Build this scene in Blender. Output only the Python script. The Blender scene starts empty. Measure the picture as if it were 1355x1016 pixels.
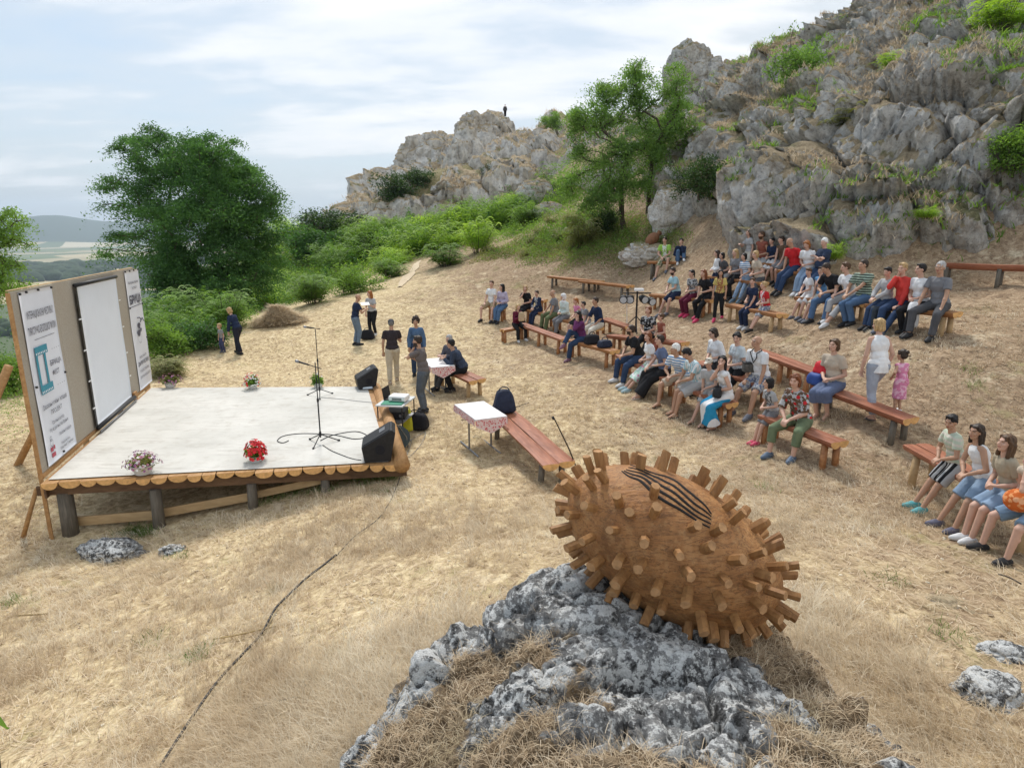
import bpy, bmesh, math, random
import numpy as np
from mathutils import Vector, Matrix
random.seed(7); rng = np.random.default_rng(7)
S = bpy.context.scene
col = S.collection
PI = math.pi
# ---------------------------------------------------------------- camera (pixel frame of the 1355 x 1016 photograph)
F, CX, CY, PIT = 850.0, 677.5, 508.0, math.atan(203/850)
CP, SP = math.cos(PIT), math.sin(PIT)
CAMZ = 4.0
def ratio(px, py):
    u = (px-CX)/F; v = (CY-py)/F
    dy = CP+v*SP; dz = -SP+v*CP
    return u/dy, dz/dy
def P(px, py, Y):
    a, b = ratio(px, py)
    return np.array([a*Y, Y, b*Y+CAMZ])
def proj(p):
    x, y, z = p[0], p[1], p[2]-CAMZ
    d = y*CP - z*SP; h = y*SP + z*CP
    return CX+F*x/d, CY-F*h/d
# ---------------------------------------------------------------- noise (numpy)
def _h(ix, iy, iz, s):
    n = (ix*374761393 + iy*668265263 + iz*2147483647 + s*974711) & 0xffffffff
    n = ((n ^ (n >> 13))*1274126177) & 0xffffffff
    n = ((n ^ (n >> 16))*2246822519) & 0xffffffff
    n = n ^ (n >> 15)
    return (n & 0xffffff)/float(0xffffff)
def vnoise(p, s=0):
    p = np.asarray(p, float); i = np.floor(p).astype(np.int64); f = p-i; f = f*f*(3-2*f)
    r = 0
    for dx in (0, 1):
        for dy in (0, 1):
            for dz in (0, 1):
                w = (f[:, 0] if dx else 1-f[:, 0])*(f[:, 1] if dy else 1-f[:, 1])*(f[:, 2] if dz else 1-f[:, 2])
                r = r + w*_h(i[:, 0]+dx, i[:, 1]+dy, i[:, 2]+dz, s)
    return r*2-1
def fbm(p, o=4, s=0, g=0.5, l=2.03):
    a = 1; t = 0; r = 0; p = np.array(p, float)
    for k in range(o):
        r = r+a*vnoise(p, s+k*17); t += a; a *= g; p = p*l+11.3
    return r/t
def ridged(p, o=4, s=0):
    a = 1; t = 0; r = 0; p = np.array(p, float)
    for k in range(o):
        r = r+a*(1-2*np.abs(vnoise(p, s+k*17))); t += a; a *= .5; p = p*2.07+5.7
    return r/t
def worley(p, s=0):
    p = np.asarray(p, float); i = np.floor(p).astype(np.int64)
    f1 = np.full(len(p), 9.); f2 = np.full(len(p), 9.); idv = np.zeros(len(p))
    for dx in (-1, 0, 1):
        for dy in (-1, 0, 1):
            for dz in (-1, 0, 1):
                c = i+np.array([dx, dy, dz])
                q = np.stack([_h(c[:, 0], c[:, 1], c[:, 2], s), _h(c[:, 0], c[:, 1], c[:, 2], s+1), _h(c[:, 0], c[:, 1], c[:, 2], s+2)], 1)+c
                d = np.sqrt(((q-p)**2).sum(1))
                m = d < f1
                f2 = np.where(m, f1, np.minimum(f2, d)); idv = np.where(m, q[:, 0]*.7+q[:, 1]*1.3+q[:, 2], idv); f1 = np.where(m, d, f1)
    return f1, f2, idv-np.floor(idv)
# ---------------------------------------------------------------- terrain
ANCH = [(65,720,8.8),(193,704,9.2),(315,672,9.4),(530,634,9.8),(562,547,14),(520,505,17.2),(472,457,21.6),(494,443,23.5),(316,468,22),
 (640,605,11.3),(665,443,22),(645,421,23.4),(755,473,17.9),(853,510,14.5),(877,538,13),(926,559,12.3),(1033,587,10.5),(1089,567,10.0),
 (1153,556,10),(1188,546,10.3),(1223,451,11.9),(1183,436,13),(1117,431,13.9),(1089,427,14.3),(1035,383,18.0),(971,390,19.6),(977,426,17.2),
 (892,412,20.5),(875,360,25),(737,378,28.5),(828,381,26),(1262,366,16.5),(1355,376,15),(1300,480,10.6),(1238,645,8.5),(1300,692,7.4),(1330,720,6.6),
 (1355,560,9.4),(640,760,6),(300,760,7.5),(100,850,6.1),(100,1000,4.5),(450,1000,3.8),(450,850,5.2),(1100,800,5),(1300,800,5.3),(1300,1000,3.5),
 (1100,640,8.6),(940,630,9),(760,630,10.05),(440,400,28.5),(560,346,39),(640,330,42),(700,300,43),(600,290,60),(330,430,26),(210,500,19),(10,560,14),(10,640,10.5),
 (470,510,17),(400,480,20.5),(800,540,12.9),(700,520,15),(620,395,27),
 # foot of the near cliff, ledges and crest
 (930,352,22.5),(1000,345,20.6),(1090,352,18.2),(1160,352,17.6),(1240,345,17.0),(1355,338,16.2),
 (870,330,27.5),(800,320,31),(760,345,29),(900,280,29.5),(950,250,27.5),(1000,200,27.5),(1050,130,32),(900,200,35),(860,250,34),
 (1100,200,21.8),(1200,200,20),(1290,200,18.8),(1355,200,18.0),(1200,100,26),(1300,90,23),(1355,60,24),(1200,0,33),(1115,40,36),(1000,100,40),(945,124,43),(912,134,46),
 # green slope to the far cliff
 (700,262,56),(780,262,46),(480,303,71),(560,292,72),(620,287,73),(700,270,73),(755,252,73),(440,308,64),(480,268,75.5),(560,247,76.5),(620,228,77),(700,218,78),(765,205,76),
 (440,282,88),(475,256,92),(515,242,94),(545,214,97),(600,214,98),(622,190,102),(645,182,103),(668,176,103),(720,180,103),(750,176,102),(560,232,86),(620,212,87),(700,200,88),(760,212,70),(830,180,62),(880,140,58)]
W = [(-1,-4,2.2),(-7,0,-.3),(7,0,1.4),(3,-2,2.1),(14,4,2.4),(18,10,4.4),(13,-6,3),(-14,8,-.4),(-12,-6,0),(22,16,8),(26,28,15),(18,50,14),(28,60,17),(12,58,10),
 (-24,24,-2.2),(-16,22,-.7),(-20,38,-2.5),(-32,34,-7),(-60,40,-24),(-50,80,-22),(-90,90,-50),(-30,110,-12),(-90,0,-40),(-14,50,.2),(-30,66,-2),(-9,36,.9),
 (40,40,22),(45,10,18),(40,90,18),(12,116,16),(60,120,14),(0,140,8),(-20,118,8),(0,118,15),(-32,105,2),(-60,140,-30),(-30,0,-6),(-30,14,-5)]
AP = np.array([P(*a) for a in ANCH]+[list(w) for w in W])
_C2 = 1.3**2
def _ker(d2): return np.sqrt(d2+_C2)
_n = len(AP)
_A = np.zeros((_n+3, _n+3))
_d2 = ((AP[:, None, :2]-AP[None, :, :2])**2).sum(2)
_A[:_n, :_n] = _ker(_d2) - np.eye(_n)*0.25
_A[:_n, _n] = 1; _A[:_n, _n+1:] = AP[:, :2]; _A[_n, :_n] = 1; _A[_n+1:, :_n] = AP[:, :2].T
_w = np.linalg.solve(_A, np.concatenate([AP[:, 2], np.zeros(3)]))
def zbase(x, y):
    x = np.atleast_1d(np.asarray(x, float)); y = np.atleast_1d(np.asarray(y, float)); out = np.empty(x.shape); sh = x.shape
    x = x.ravel(); y = y.ravel(); out = np.empty(len(x))
    for k in range(0, len(x), 40000):
        d2 = (x[k:k+40000, None]-AP[None, :, 0])**2+(y[k:k+40000, None]-AP[None, :, 1])**2
        out[k:k+40000] = _ker(d2)@_w[:_n]+_w[_n]+_w[_n+1]*x[k:k+40000]+_w[_n+2]*y[k:k+40000]
    return out.reshape(sh)
def zmicro(x, y):
    x = np.asarray(x, float); y = np.asarray(y, float)
    p = np.stack([x.ravel(), y.ravel(), np.zeros(x.size)], 1)
    r = np.hypot(p[:, 0], p[:, 1])
    up = np.clip((p[:, 0]*.9+p[:, 1]*.4-7.5)/4, 0, 1)     # trampled, terraced earth on the upper right
    m = .05*fbm(p*.55, 3, 3)+(.018+.035*up)*fbm(p*2.6, 3, 9)+.045*up*ridged(p*np.array([.9, 1.8, 1]), 4, 31)+.02*up*ridged(p*5, 2, 35)
    return (m).reshape(x.shape)
def Z(x, y):
    r = zbase(x, y)+zmicro(np.atleast_1d(x), np.atleast_1d(y))
    return float(r[0]) if np.ndim(x) == 0 else r
def hit(px, py, h=0.0, y0=2.0, y1=130.0):
    a, b = ratio(px, py)
    ys = np.linspace(y0, y1, 1600)**1.0
    g = zbase(a*ys, ys)+h-(b*ys+CAMZ)
    k = np.argmax(g > 0)
    if g[k] <= 0: k = len(ys)-1
    if k == 0: Y = ys[0]
    else: Y = ys[k-1]+(ys[k]-ys[k-1])*(-g[k-1])/(g[k]-g[k-1])
    return np.array([a*Y, Y, b*Y+CAMZ])
# ---------------------------------------------------------------- mesh helpers
def mesh_np(name, V, faces, smooth=True):
    """faces: list of int arrays, each (n,k)"""
    me = bpy.data.meshes.new(name)
    V = np.asarray(V, np.float32)
    faces = [np.asarray(f, np.int32) for f in (faces if isinstance(faces, list) else [faces]) if len(f)]
    lv = np.concatenate([f.ravel() for f in faces]); sz = np.concatenate([np.full(len(f), f.shape[1], np.int32) for f in faces])
    st = np.concatenate([[0], np.cumsum(sz)[:-1]]).astype(np.int32)
    me.vertices.add(len(V)); me.vertices.foreach_set('co', V.ravel())
    me.loops.add(len(lv)); me.loops.foreach_set('vertex_index', lv)
    me.polygons.add(len(sz)); me.polygons.foreach_set('loop_start', st)
    me.update(calc_edges=True)
    if smooth: me.polygons.foreach_set('use_smooth', np.ones(len(sz), bool))
    me.validate()
    return me
def link(name, me, mat=None, parent=None, loc=None):
    o = bpy.data.objects.new(name, me); col.objects.link(o)
    if mat is not None:
        for m in (mat if isinstance(mat, (list, tuple)) else [mat]): me.materials.append(m)
    if parent is not None: o.parent = parent
    if loc is not None: o.location = loc
    return o
def tag(o, label=None, cat=None, group=None, kind=None):
    if label: o['label'] = label
    if cat: o['category'] = cat
    if group: o['group'] = group
    if kind: o['kind'] = kind
    return o
def empty(name, loc, label, cat, group=None, rz=0):
    o = bpy.data.objects.new(name, None); col.objects.link(o); o.location = loc; o.rotation_euler = (0, 0, rz)
    o.empty_display_size = .1
    return tag(o, label, cat, group)
def copy_tree(o, parent=None):
    c = o.copy(); col.objects.link(c); c.parent = parent
    for ch in list(o.children): copy_tree(ch, c)
    return c
class MB:
    """collects shapes into one mesh"""
    def __init__(s): s.v = []; s.f = []; s.n = 0; s.mi = []
    def add(s, V, Fs, mi=0):
        V = np.asarray(V, float); s.v.append(V)
        for f in Fs: s.f.append(tuple(int(i)+s.n for i in f)); s.mi.append(mi)
        s.n += len(V)
    def box(s, c, d, R=None, mi=0, bev=0.0):
        x, y, z = [k/2 for k in d]
        if bev > 0:
            b = min(bev, x*.9, y*.9, z*.9); V = []
            # chamfered box: 24 verts
            bm = bmesh.new(); bmesh.ops.create_cube(bm, size=1)
            for q in bm.verts: q.co = Vector((q.co.x*2*x, q.co.y*2*y, q.co.z*2*z))
            bmesh.ops.bevel(bm, geom=bm.edges[:]+bm.verts[:], offset=b, segments=2, affect='EDGES', profile=.5)
            bm.verts.index_update()
            V = np.array([q.co[:] for q in bm.verts]); Fs = [[q.index for q in f.verts] for f in bm.faces]; bm.free()
        else:
            V = np.array([(i*x, j*y, k*z) for i in (-1, 1) for j in (-1, 1) for k in (-1, 1)])
            Fs = [(0,1,3,2),(4,6,7,5),(0,4,5,1),(2,3,7,6),(0,2,6,4),(1,5,7,3)]
        if R is not None: V = V@np.array(R).T
        s.add(V+np.array(c), Fs, mi)
    def tube(s, pts, r, n=8, mi=0, cap=True, up=None, jit=0):
        pts = np.array(pts, float); rr = np.broadcast_to(np.asarray(r, float), (len(pts),))
        T = np.gradient(pts, axis=0); T /= (np.linalg.norm(T, axis=1)[:, None]+1e-9)
        u = np.array([0, 0, 1.]) if up is None else np.array(up, float)
        if abs(T[0]@u) > .95: u = np.array([1., 0, 0])
        V = []; a = np.linspace(0, 2*PI, n, endpoint=False)
        for k in range(len(pts)):
            s1 = np.cross(T[k], u); s1 /= np.linalg.norm(s1)+1e-9; s2 = np.cross(s1, T[k]); u = s2
            rj = rr[k]*(1+jit*(rng.random(n)-.5)) if jit else rr[k]
            V.append(pts[k]+(np.cos(a)*rj)[:, None]*s1+(np.sin(a)*rj)[:, None]*s2)
        V = np.concatenate(V); Fs = []
        for k in range(len(pts)-1):
            for j in range(n): Fs.append((k*n+j, k*n+(j+1) % n, (k+1)*n+(j+1) % n, (k+1)*n+j))
        if cap: Fs.append(tuple(range(n-1, -1, -1))); Fs.append(tuple((len(pts)-1)*n+j for j in range(n)))
        s.add(V, Fs, mi)
    def build(s, name, mat, parent=None, smooth=False, loc=None, auto=None):
        me = bpy.data.meshes.new(name); V = np.concatenate(s.v)
        me.from_pydata(V.tolist(), [], s.f); me.polygons.foreach_set('material_index', s.mi)
        if smooth: me.polygons.foreach_set('use_smooth', [True]*len(s.f))
        me.update()
        if smooth and auto: me.set_sharp_from_angle(angle=math.radians(auto))
        return link(name, me, mat, parent, loc)
def rotz(a): c, s = math.cos(a), math.sin(a); return np.array([[c, -s, 0], [s, c, 0], [0, 0, 1.]])
def rotx(a): c, s = math.cos(a), math.sin(a); return np.array([[1, 0, 0], [0, c, -s], [0, s, c]])
def roty(a): c, s = math.cos(a), math.sin(a); return np.array([[c, 0, s], [0, 1, 0], [-s, 0, c]])
# ---------------------------------------------------------------- material helpers
def mat_new(name):
    m = bpy.data.materials.new(name); m.use_nodes = True; nt = m.node_tree
    b = nt.nodes['Principled BSDF']; b.inputs['Roughness'].default_value = .8
    b.inputs['Specular IOR Level'].default_value = .3
    return m, nt, b
def nd(nt, t, **kw):
    n = nt.nodes.new(t)
    for k, v in kw.items():
        if hasattr(n, k): setattr(n, k, v)
        else: n.inputs[k.replace('_', ' ')].default_value = v
    return n
def coords(nt, kind='pos', scale=None):
    if kind == 'pos': g = nt.nodes.new('ShaderNodeNewGeometry'); o = g.outputs['Position']
    else: g = nt.nodes.new('ShaderNodeTexCoord'); o = g.outputs[{'obj': 'Object', 'gen': 'Generated'}[kind]]
    if scale is not None:
        m = nt.nodes.new('ShaderNodeMapping'); nt.links.new(o, m.inputs[0]); m.inputs['Scale'].default_value = scale if hasattr(scale, '__len__') else (scale,)*3
        o = m.outputs[0]
    return o
def noise(nt, co, scale, detail=4, rough=.55, dist=0, out='Fac'):
    n = nt.nodes.new('ShaderNodeTexNoise'); nt.links.new(co, n.inputs['Vector'])
    n.inputs['Scale'].default_value = scale; n.inputs['Detail'].default_value = detail; n.inputs['Roughness'].default_value = rough; n.inputs['Distortion'].default_value = dist
    return n.outputs[out]
def ramp(nt, fac, stops, interp='LINEAR'):
    r = nt.nodes.new('ShaderNodeValToRGB'); nt.links.new(fac, r.inputs[0]); cr = r.color_ramp; cr.interpolation = interp
    while len(cr.elements) < len(stops): cr.elements.new(.5)
    for e, (p, c) in zip(cr.elements, stops):
        e.position = p; e.color = (*(c if hasattr(c, '__len__') else (c, c, c)), 1)
    return r.outputs[0]
def mix(nt, fac, a, b, mode='MIX'):
    m = nt.nodes.new('ShaderNodeMix'); m.data_type = 'RGBA'; m.blend_type = mode
    for i, v in ((0, fac), (6, a), (7, b)):
        if isinstance(v, bpy.types.NodeSocket): nt.links.new(v, m.inputs[i])
        else: m.inputs[i].default_value = (*v, 1) if hasattr(v, '__len__') else v
    return m.outputs[2]
def math_n(nt, op, a, b=None, clamp=False):
    m = nt.nodes.new('ShaderNodeMath'); m.operation = op; m.use_clamp = clamp
    for i, v in ((0, a), (1, b)):
        if v is None: continue
        if isinstance(v, bpy.types.NodeSocket): nt.links.new(v, m.inputs[i])
        else: m.inputs[i].default_value = v
    return m.outputs[0]
def bump(nt, b, h, strength=.5, dist=.02):
    n = nt.nodes.new('ShaderNodeBump'); nt.links.new(h, n.inputs['Height']); n.inputs['Strength'].default_value = strength; n.inputs['Distance'].default_value = dist
    nt.links.new(n.outputs[0], b.inputs['Normal'])
_mc = {}
def simple(name, c, rough=.75, var=.15, scale=12, metal=0, bmp=.15, kind='obj', spec=.3):
    key = (name, tuple(c))
    if key in _mc: return _mc[key]
    m, nt, b = mat_new(name); co = coords(nt, kind)
    f = noise(nt, co, scale, 4)
    cc = ramp(nt, f, [(.3, [x*(1-var) for x in c]), (.7, [min(1, x*(1+var)) for x in c])])
    nt.links.new(cc, b.inputs['Base Color']); b.inputs['Roughness'].default_value = rough; b.inputs['Metallic'].default_value = metal
    b.inputs['Specular IOR Level'].default_value = spec
    if bmp: bump(nt, b, noise(nt, co, scale*4, 3), bmp, .004)
    _mc[key] = m; return m
# ================================================================ MATERIALS OF THE LAND
STAGE_C = np.array([-5.1, 12.0])
def mat_ground():
    m, nt, b = mat_new('dry_ground'); co = coords(nt)
    n1 = noise(nt, co, .35, 5); n2 = noise(nt, co, 2.3, 6, .65); n3 = noise(nt, co, 8, 9, .78, .6); n4 = noise(nt, co, 60, 3, .7)
    straw = ramp(nt, n3, [(.32, (.20, .135, .07)), (.45, (.45, .34, .195)), (.56, (.68, .55, .335)), (.70, (.88, .78, .54))])
    earth = ramp(nt, n3, [(.32, (.115, .075, .05)), (.5, (.29, .20, .13)), (.68, (.50, .375, .255))])
    # bare trampled earth: patches, and more of it on the upper right between the benches
    sep = nt.nodes.new('ShaderNodeSeparateXYZ'); nt.links.new(co, sep.inputs[0])
    a = math_n(nt, 'MULTIPLY', sep.outputs[0], .075); a2 = math_n(nt, 'MULTIPLY', sep.outputs[1], .022)
    a = math_n(nt, 'ADD', a, a2); a = math_n(nt, 'ADD', a, -.72)
    a = math_n(nt, 'ADD', a, n2); a = math_n(nt, 'ADD', a, math_n(nt, 'MULTIPLY', n1, .5))
    e = ramp(nt, a, [(.28, 0), (.62, .9)])
    c = mix(nt, e, straw, earth)
    c = mix(nt, ramp(nt, noise(nt, co, .9, 5, .7, .8), [(.50, 0), (.66, .55)]), c, mix(nt, .5, earth, (.33, .235, .14)))
    c = mix(nt, ramp(nt, noise(nt, co, 1.7, 6, .75), [(.56, 0), (.68, .5)]), c, (.80, .69, .49))
    c = mix(nt, ramp(nt, noise(nt, co, 1.1, 5, .7), [(.60, 0), (.70, .45)]), c, (.30, .29, .12))
    # little dark litter and pale chips
    lit = ramp(nt, n4, [(.30, 1), (.36, 0)]); c = mix(nt, math_n(nt, 'MULTIPLY', lit, .45), c, (.10, .066, .04))
    chip = nt.nodes.new('ShaderNodeTexVoronoi'); nt.links.new(co, chip.inputs['Vector']); chip.inputs['Scale'].default_value = 9
    cf = ramp(nt, chip.outputs['Distance'], [(.045, 1), (.075, 0)]); c = mix(nt, math_n(nt, 'MULTIPLY', cf, .55), c, (.74, .66, .5))
    # green weeds, far side
    g1 = noise(nt, co, .9, 5, .6)
    gz = math_n(nt, 'ADD', g1, math_n(nt, 'MULTIPLY', sep.outputs[1], .0065)); gf = ramp(nt, gz, [(.80, 0), (.96, .55)])
    green = ramp(nt, n3, [(.3, (.055, .075, .02)), (.7, (.16, .19, .06))]); c = mix(nt, gf, c, green)
    nt.links.new(c, b.inputs['Base Color']); b.inputs['Roughness'].default_value = .95; b.inputs['Specular IOR Level'].default_value = .1
    h = math_n(nt, 'ADD', math_n(nt, 'MULTIPLY', n3, 1.0), math_n(nt, 'MULTIPLY', n4, .35)); bump(nt, b, h, .7, .02)
    return m
def mat_rock(name='limestone', scale=1.0, pale=.0, grass=.5, lichen=.5, near=False):
    m, nt, b = mat_new(name); co = coords(nt)
    n1 = noise(nt, co, .45*scale, 5, .6); n2 = noise(nt, co, 3.0*scale, 7, .68); n3 = noise(nt, co, 6.5*scale, 8, .80, .3)
    base = ramp(nt, n2, [(.25, (.17, .163, .152)), (.38, (.40, .385, .36)), (.52, (.62, .60, .56)), (.75, (.80, .77, .71))])
    warm = ramp(nt, n2, [(.3, (.24, .20, .15)), (.7, (.64, .58, .49))])
    c = mix(nt, ramp(nt, n1, [(.42, 0), (.58, .8)]), base, warm)
    # black weathering streaks, running down
    st = coords(nt, 'pos', (1.7*scale, 1.7*scale, .28*scale)); ns = noise(nt, st, 1.3, 5, .65)
    c = mix(nt, ramp(nt, ns, [(.58, 0), (.72, .6)]), c, (.085, .082, .08))
    # pale lichen blotches
    sp = ramp(nt, n3, [(.565, 0), (.62, lichen)]); c = mix(nt, sp, c, (.62, .62, .60))
    dk = ramp(nt, n3, [(.36, .8), (.43, 0)]); c = mix(nt, dk, c, (.028, .028, .030))
    # dry grass and moss on the ledges (faces that look up)
    g = nt.nodes.new('ShaderNodeNewGeometry'); sp2 = nt.nodes.new('ShaderNodeSeparateXYZ'); nt.links.new(g.outputs['Normal'], sp2.inputs[0])
    up = math_n(nt, 'ADD', sp2.outputs[2], math_n(nt, 'MULTIPLY', n2, .7)); up = math_n(nt, 'ADD', up, math_n(nt, 'MULTIPLY', n1, .5))
    gf = ramp(nt, up, [(1.02-.25*grass+.1, 0), (1.16-.25*grass+.1, .95)]) if grass > 0 else None
    if gf is not None:
        # ramp positions are capped at 1, so scale the factor first
        up2 = math_n(nt, 'MULTIPLY', up, .5); gf = ramp(nt, up2, [(.60-.16*grass, 0), (.67-.16*grass, .95)])
        gc = ramp(nt, n3, [(.3, (.17, .125, .07)), (.5, (.34, .265, .165)), (.75, (.52, .43, .29))])
        gg = ramp(nt, n3, [(.3, (.05, .065, .02)), (.7, (.17, .19, .07))])
        gc = mix(nt, ramp(nt, noise(nt, co, .8, 3), [(.55, 0), (.66, .75)]), gc, gg)
        c = mix(nt, gf, c, gc)
    nt.links.new(c, b.inputs['Base Color']); b.inputs['Roughness'].default_value = .93; b.inputs['Specular IOR Level'].default_value = .15
    h = math_n(nt, 'ADD', n2, math_n(nt, 'MULTIPLY', n3, .5)); bump(nt, b, h, 1.0, .06/scale if near else .15)
    return m
M_GROUND = mat_ground(); M_ROCK = mat_rock('limestone', 1.6, grass=.50, lichen=.85)
# ================================================================ GROUND (one sheet, dense near the viewer)
NA, NR = 760, 900
az = np.radians(np.linspace(-66, 66, NA)); rr = np.exp(np.linspace(math.log(1.2), math.log(150), NR))
A_, R_ = np.meshgrid(az, rr, indexing='ij')
gx = (np.sin(A_)*R_).ravel(); gy = (np.cos(A_)*R_-.6).ravel()
gz = zbase(gx, gy)+zmicro(gx, gy)
fine = np.clip(1-(np.hypot(gx, gy)-6)/14, 0, 1)
gz = gz+fine*.012*fbm(np.stack([gx, gy, gx*0], 1)*9, 2, 41)
idx = np.arange(NA*NR).reshape(NA, NR)
q = np.stack([idx[:-1, :-1], idx[:-1, 1:], idx[1:, 1:], idx[1:, :-1]], -1).reshape(-1, 4)
me = mesh_np('ground', np.stack([gx, gy, gz], 1), q)
tag(link('ground', me, M_GROUND), kind='structure')
# ---------------------------------------------------------------- footpath up the slope
m, nt, b = mat_new('trodden_path'); co = coords(nt)
nt.links.new(ramp(nt, noise(nt, co, 4, 5), [(.3, (.48, .37, .24)), (.7, (.62, .50, .34))]), b.inputs['Base Color'])
pp = np.array([hit(x, y)[:2] for x, y in [(556, 346), (549, 356), (541, 365), (534, 373), (529, 380)]])
t = np.linspace(0, len(pp)-1, 60); cx_ = np.interp(t, range(len(pp)), pp[:, 0]); cy_ = np.interp(t, range(len(pp)), pp[:, 1])
V = []; w = np.interp(t, [0, 2, 5], [.10, .26, .02])*(1+.5*fbm(np.stack([t*2, t*0, t*0], 1), 2))
for j, s_ in enumerate(np.linspace(-1, 1, 7)): V.append(np.stack([cx_+s_*w, cy_+s_*w*.25, Z(cx_+s_*w, cy_+s_*w*.25)+.03+.02*(1-abs(s_))], 1))
V = np.concatenate(V); ii = np.arange(7*60).reshape(7, 60)
tag(link('path', mesh_np('path', V, np.stack([ii[:-1, :-1], ii[1:, :-1], ii[1:, 1:], ii[:-1, 1:]], -1).reshape(-1, 4)), m), kind='structure')
# ================================================================ CLIFFS: sheets over the same terrain, broken into blocks along their normal
def sstep(a, b_, x): t = np.clip((x-a)/(b_-a), 0, 1); return t*t*(3-2*t)
def cliff_sheet(name, xr, yr, step, maskf, amp, blk, seed, mat, terr=None, lift=0, tk=.8, label=None, kind='structure'):
    xs = np.arange(xr[0], xr[1], step); ys = np.arange(yr[0], yr[1], step)
    X, Y = np.meshgrid(xs, ys, indexing='ij'); x = X.ravel(); y = Y.ravel(); z = zbase(x, y)
    zz = z.reshape(X.shape); dzx, dzy = np.gradient(zz, step)
    n = np.stack([-dzx.ravel(), -dzy.ravel(), np.ones(len(x))], 1); n /= np.linalg.norm(n, axis=1)[:, None]
    # lean the push-out direction towards the horizontal so steep walls form
    h = n.copy(); h[:, 2] *= .35; h /= np.linalg.norm(h, axis=1)[:, None]
    m = maskf(x, y, z)
    if terr:
        tt = z/terr+1.5*fbm(np.stack([x, y, z*0], 1)/(terr*2.2), 3, seed+90); fr = tt-np.floor(tt); st_ = np.floor(tt)+sstep(.25, .8, fr)
        z = z+(st_-tt+.1)*terr*tk*m
    z = z+(lift*(1-sstep(5, 9, z)) if lift > 0 else lift)*m*(.7+.9*fbm(np.stack([x, y, z*0], 1)*.35, 2, seed+95))
    p = np.stack([x, y, z*1.25], 1)
    pw = p+.5*np.stack([fbm(p*.45, 3, seed+60), fbm(p*.45+9, 3, seed+61), fbm(p*.45+19, 3, seed+62)], 1)*blk
    # tilted blocks: strata dip towards the left
    sk = np.stack([pw[:, 0]*.9+pw[:, 2]*.35, pw[:, 1]*.9, pw[:, 2]*.75-pw[:, 0]*.3], 1)
    f1, f2, cid = worley(sk/(2.6*blk), seed); g1, g2, cid2 = worley(sk/(.95*blk)+3.3, seed+5); k1, k2, cid3 = worley(pw/(.36*blk)+7.1, seed+9)
    crack = np.clip((f2-f1)/.16, 0, 1)**.7; crack2 = np.clip((g2-g1)/.18, 0, 1)**.7
    d = amp*(.95*(cid-.42)+.55*(crack-1)+.55*(1-f1)*.5) + amp*(.24*(cid2-.5)+.26*(crack2-1)) + amp*.14*(cid3-.5)+amp*.10*(np.clip((k2-k1)/.2, 0, 1)-1)
    d += amp*.28*ridged(p*np.array([1.1, 1.1, .4])/blk, 4, seed+20)+amp*.30*fbm(p*.22/blk, 3, seed+30)
    d += amp*.15*ridged(p*2.7/blk, 4, seed+40)
    lo = -1.1*amp
    disp = (d+.42*amp)*m+lo*(1-m)
    q3 = np.stack([x, y, z], 1)+h*disp[:, None]
    q3[:, 2] += (1-m)*lo*.8
    I = np.arange(len(x)).reshape(X.shape); qd = np.stack([I[:-1, :-1], I[1:, :-1], I[1:, 1:], I[:-1, 1:]], -1).reshape(-1, 4)
    keep = (m[qd] > .02).any(1); qd = qd[keep]
    us = np.unique(qd); rem = np.full(len(x), -1); rem[us] = np.arange(len(us))
    me = mesh_np(name, q3[us], rem[qd]); me.set_sharp_from_angle(angle=math.radians(50))
    o = link(name, me, mat); tag(o, label=label, kind=kind)
    return q3[us], n[us], m[us], o
def sstep(a, b_, x): t = np.clip((x-a)/(b_-a), 0, 1); return t*t*(3-2*t)
# near cliff: everything above its foot line
foot = np.array([P(*a)[:2] for a in [(880,330,27.6),(905,345,25),(940,353,22.3),(1000,346,20.9),(1090,353,18.5),(1160,352,17.9),(1240,346,17.3),(1355,336,16.8)]]+[[17.5,15.2],[24,13]])
def sdist(x, y):
    best = np.full(len(x), 1e9); sg = np.zeros(len(x))
    for a, b_ in zip(foot[:-1], foot[1:]):
        e = b_-a; w_ = np.stack([x-a[0], y-a[1]], 1); t = np.clip((w_@e)/(e@e), 0, 1); dd = w_-t[:, None]*e; L = np.hypot(dd[:, 0], dd[:, 1])
        cr = e[0]*w_[:, 1]-e[1]*w_[:, 0]; mm = L < best; best = np.where(mm, L, best); sg = np.where(mm, np.sign(cr), sg)
    return best*sg
def mask_near(x, y, z):
    sd = sdist(x, y); n_ = fbm(np.stack([x, y, z], 1)*.35, 3, 77)
    m = sstep(-.9, .3, sd+.3*n_)
    left = sstep(6.4, 8.2, x+.35*(y-26)*.25+1.2*n_)          # fades out behind the trees
    # grassy ledges where rock sinks under earth
    led = fbm(np.stack([x*.5+z*.2, y*.5, z*.8], 1), 3, 88)
    return m*left*np.where(sd > 2.5, 1-.30*sstep(.16, .38, led), 1)
CL = cliff_sheet('cliff', (5.5, 27), (14.2, 58), .085, mask_near, 1.05, 1.0, 3, M_ROCK, terr=2.3, lift=.75)
# far cliff
def mask_far(x, y, z):
    n_ = fbm(np.stack([x, y, z], 1)*.12, 3, 71)
    t = y-(71.5+2*n_)                              # foot line
    m = sstep(-1.5, 1.0, t)
    return m*sstep(-22.5, -19.5, x+2*n_+(y-72)*.06)
M_ROCKF = mat_rock('far_limestone', .42, grass=.30, lichen=.35)
CF = cliff_sheet('far_cliff', (-30, 22), (70, 112), .20, mask_far, 2.0, 2.5, 13, M_ROCKF, terr=5.0, lift=-1.3, tk=.9)
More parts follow.
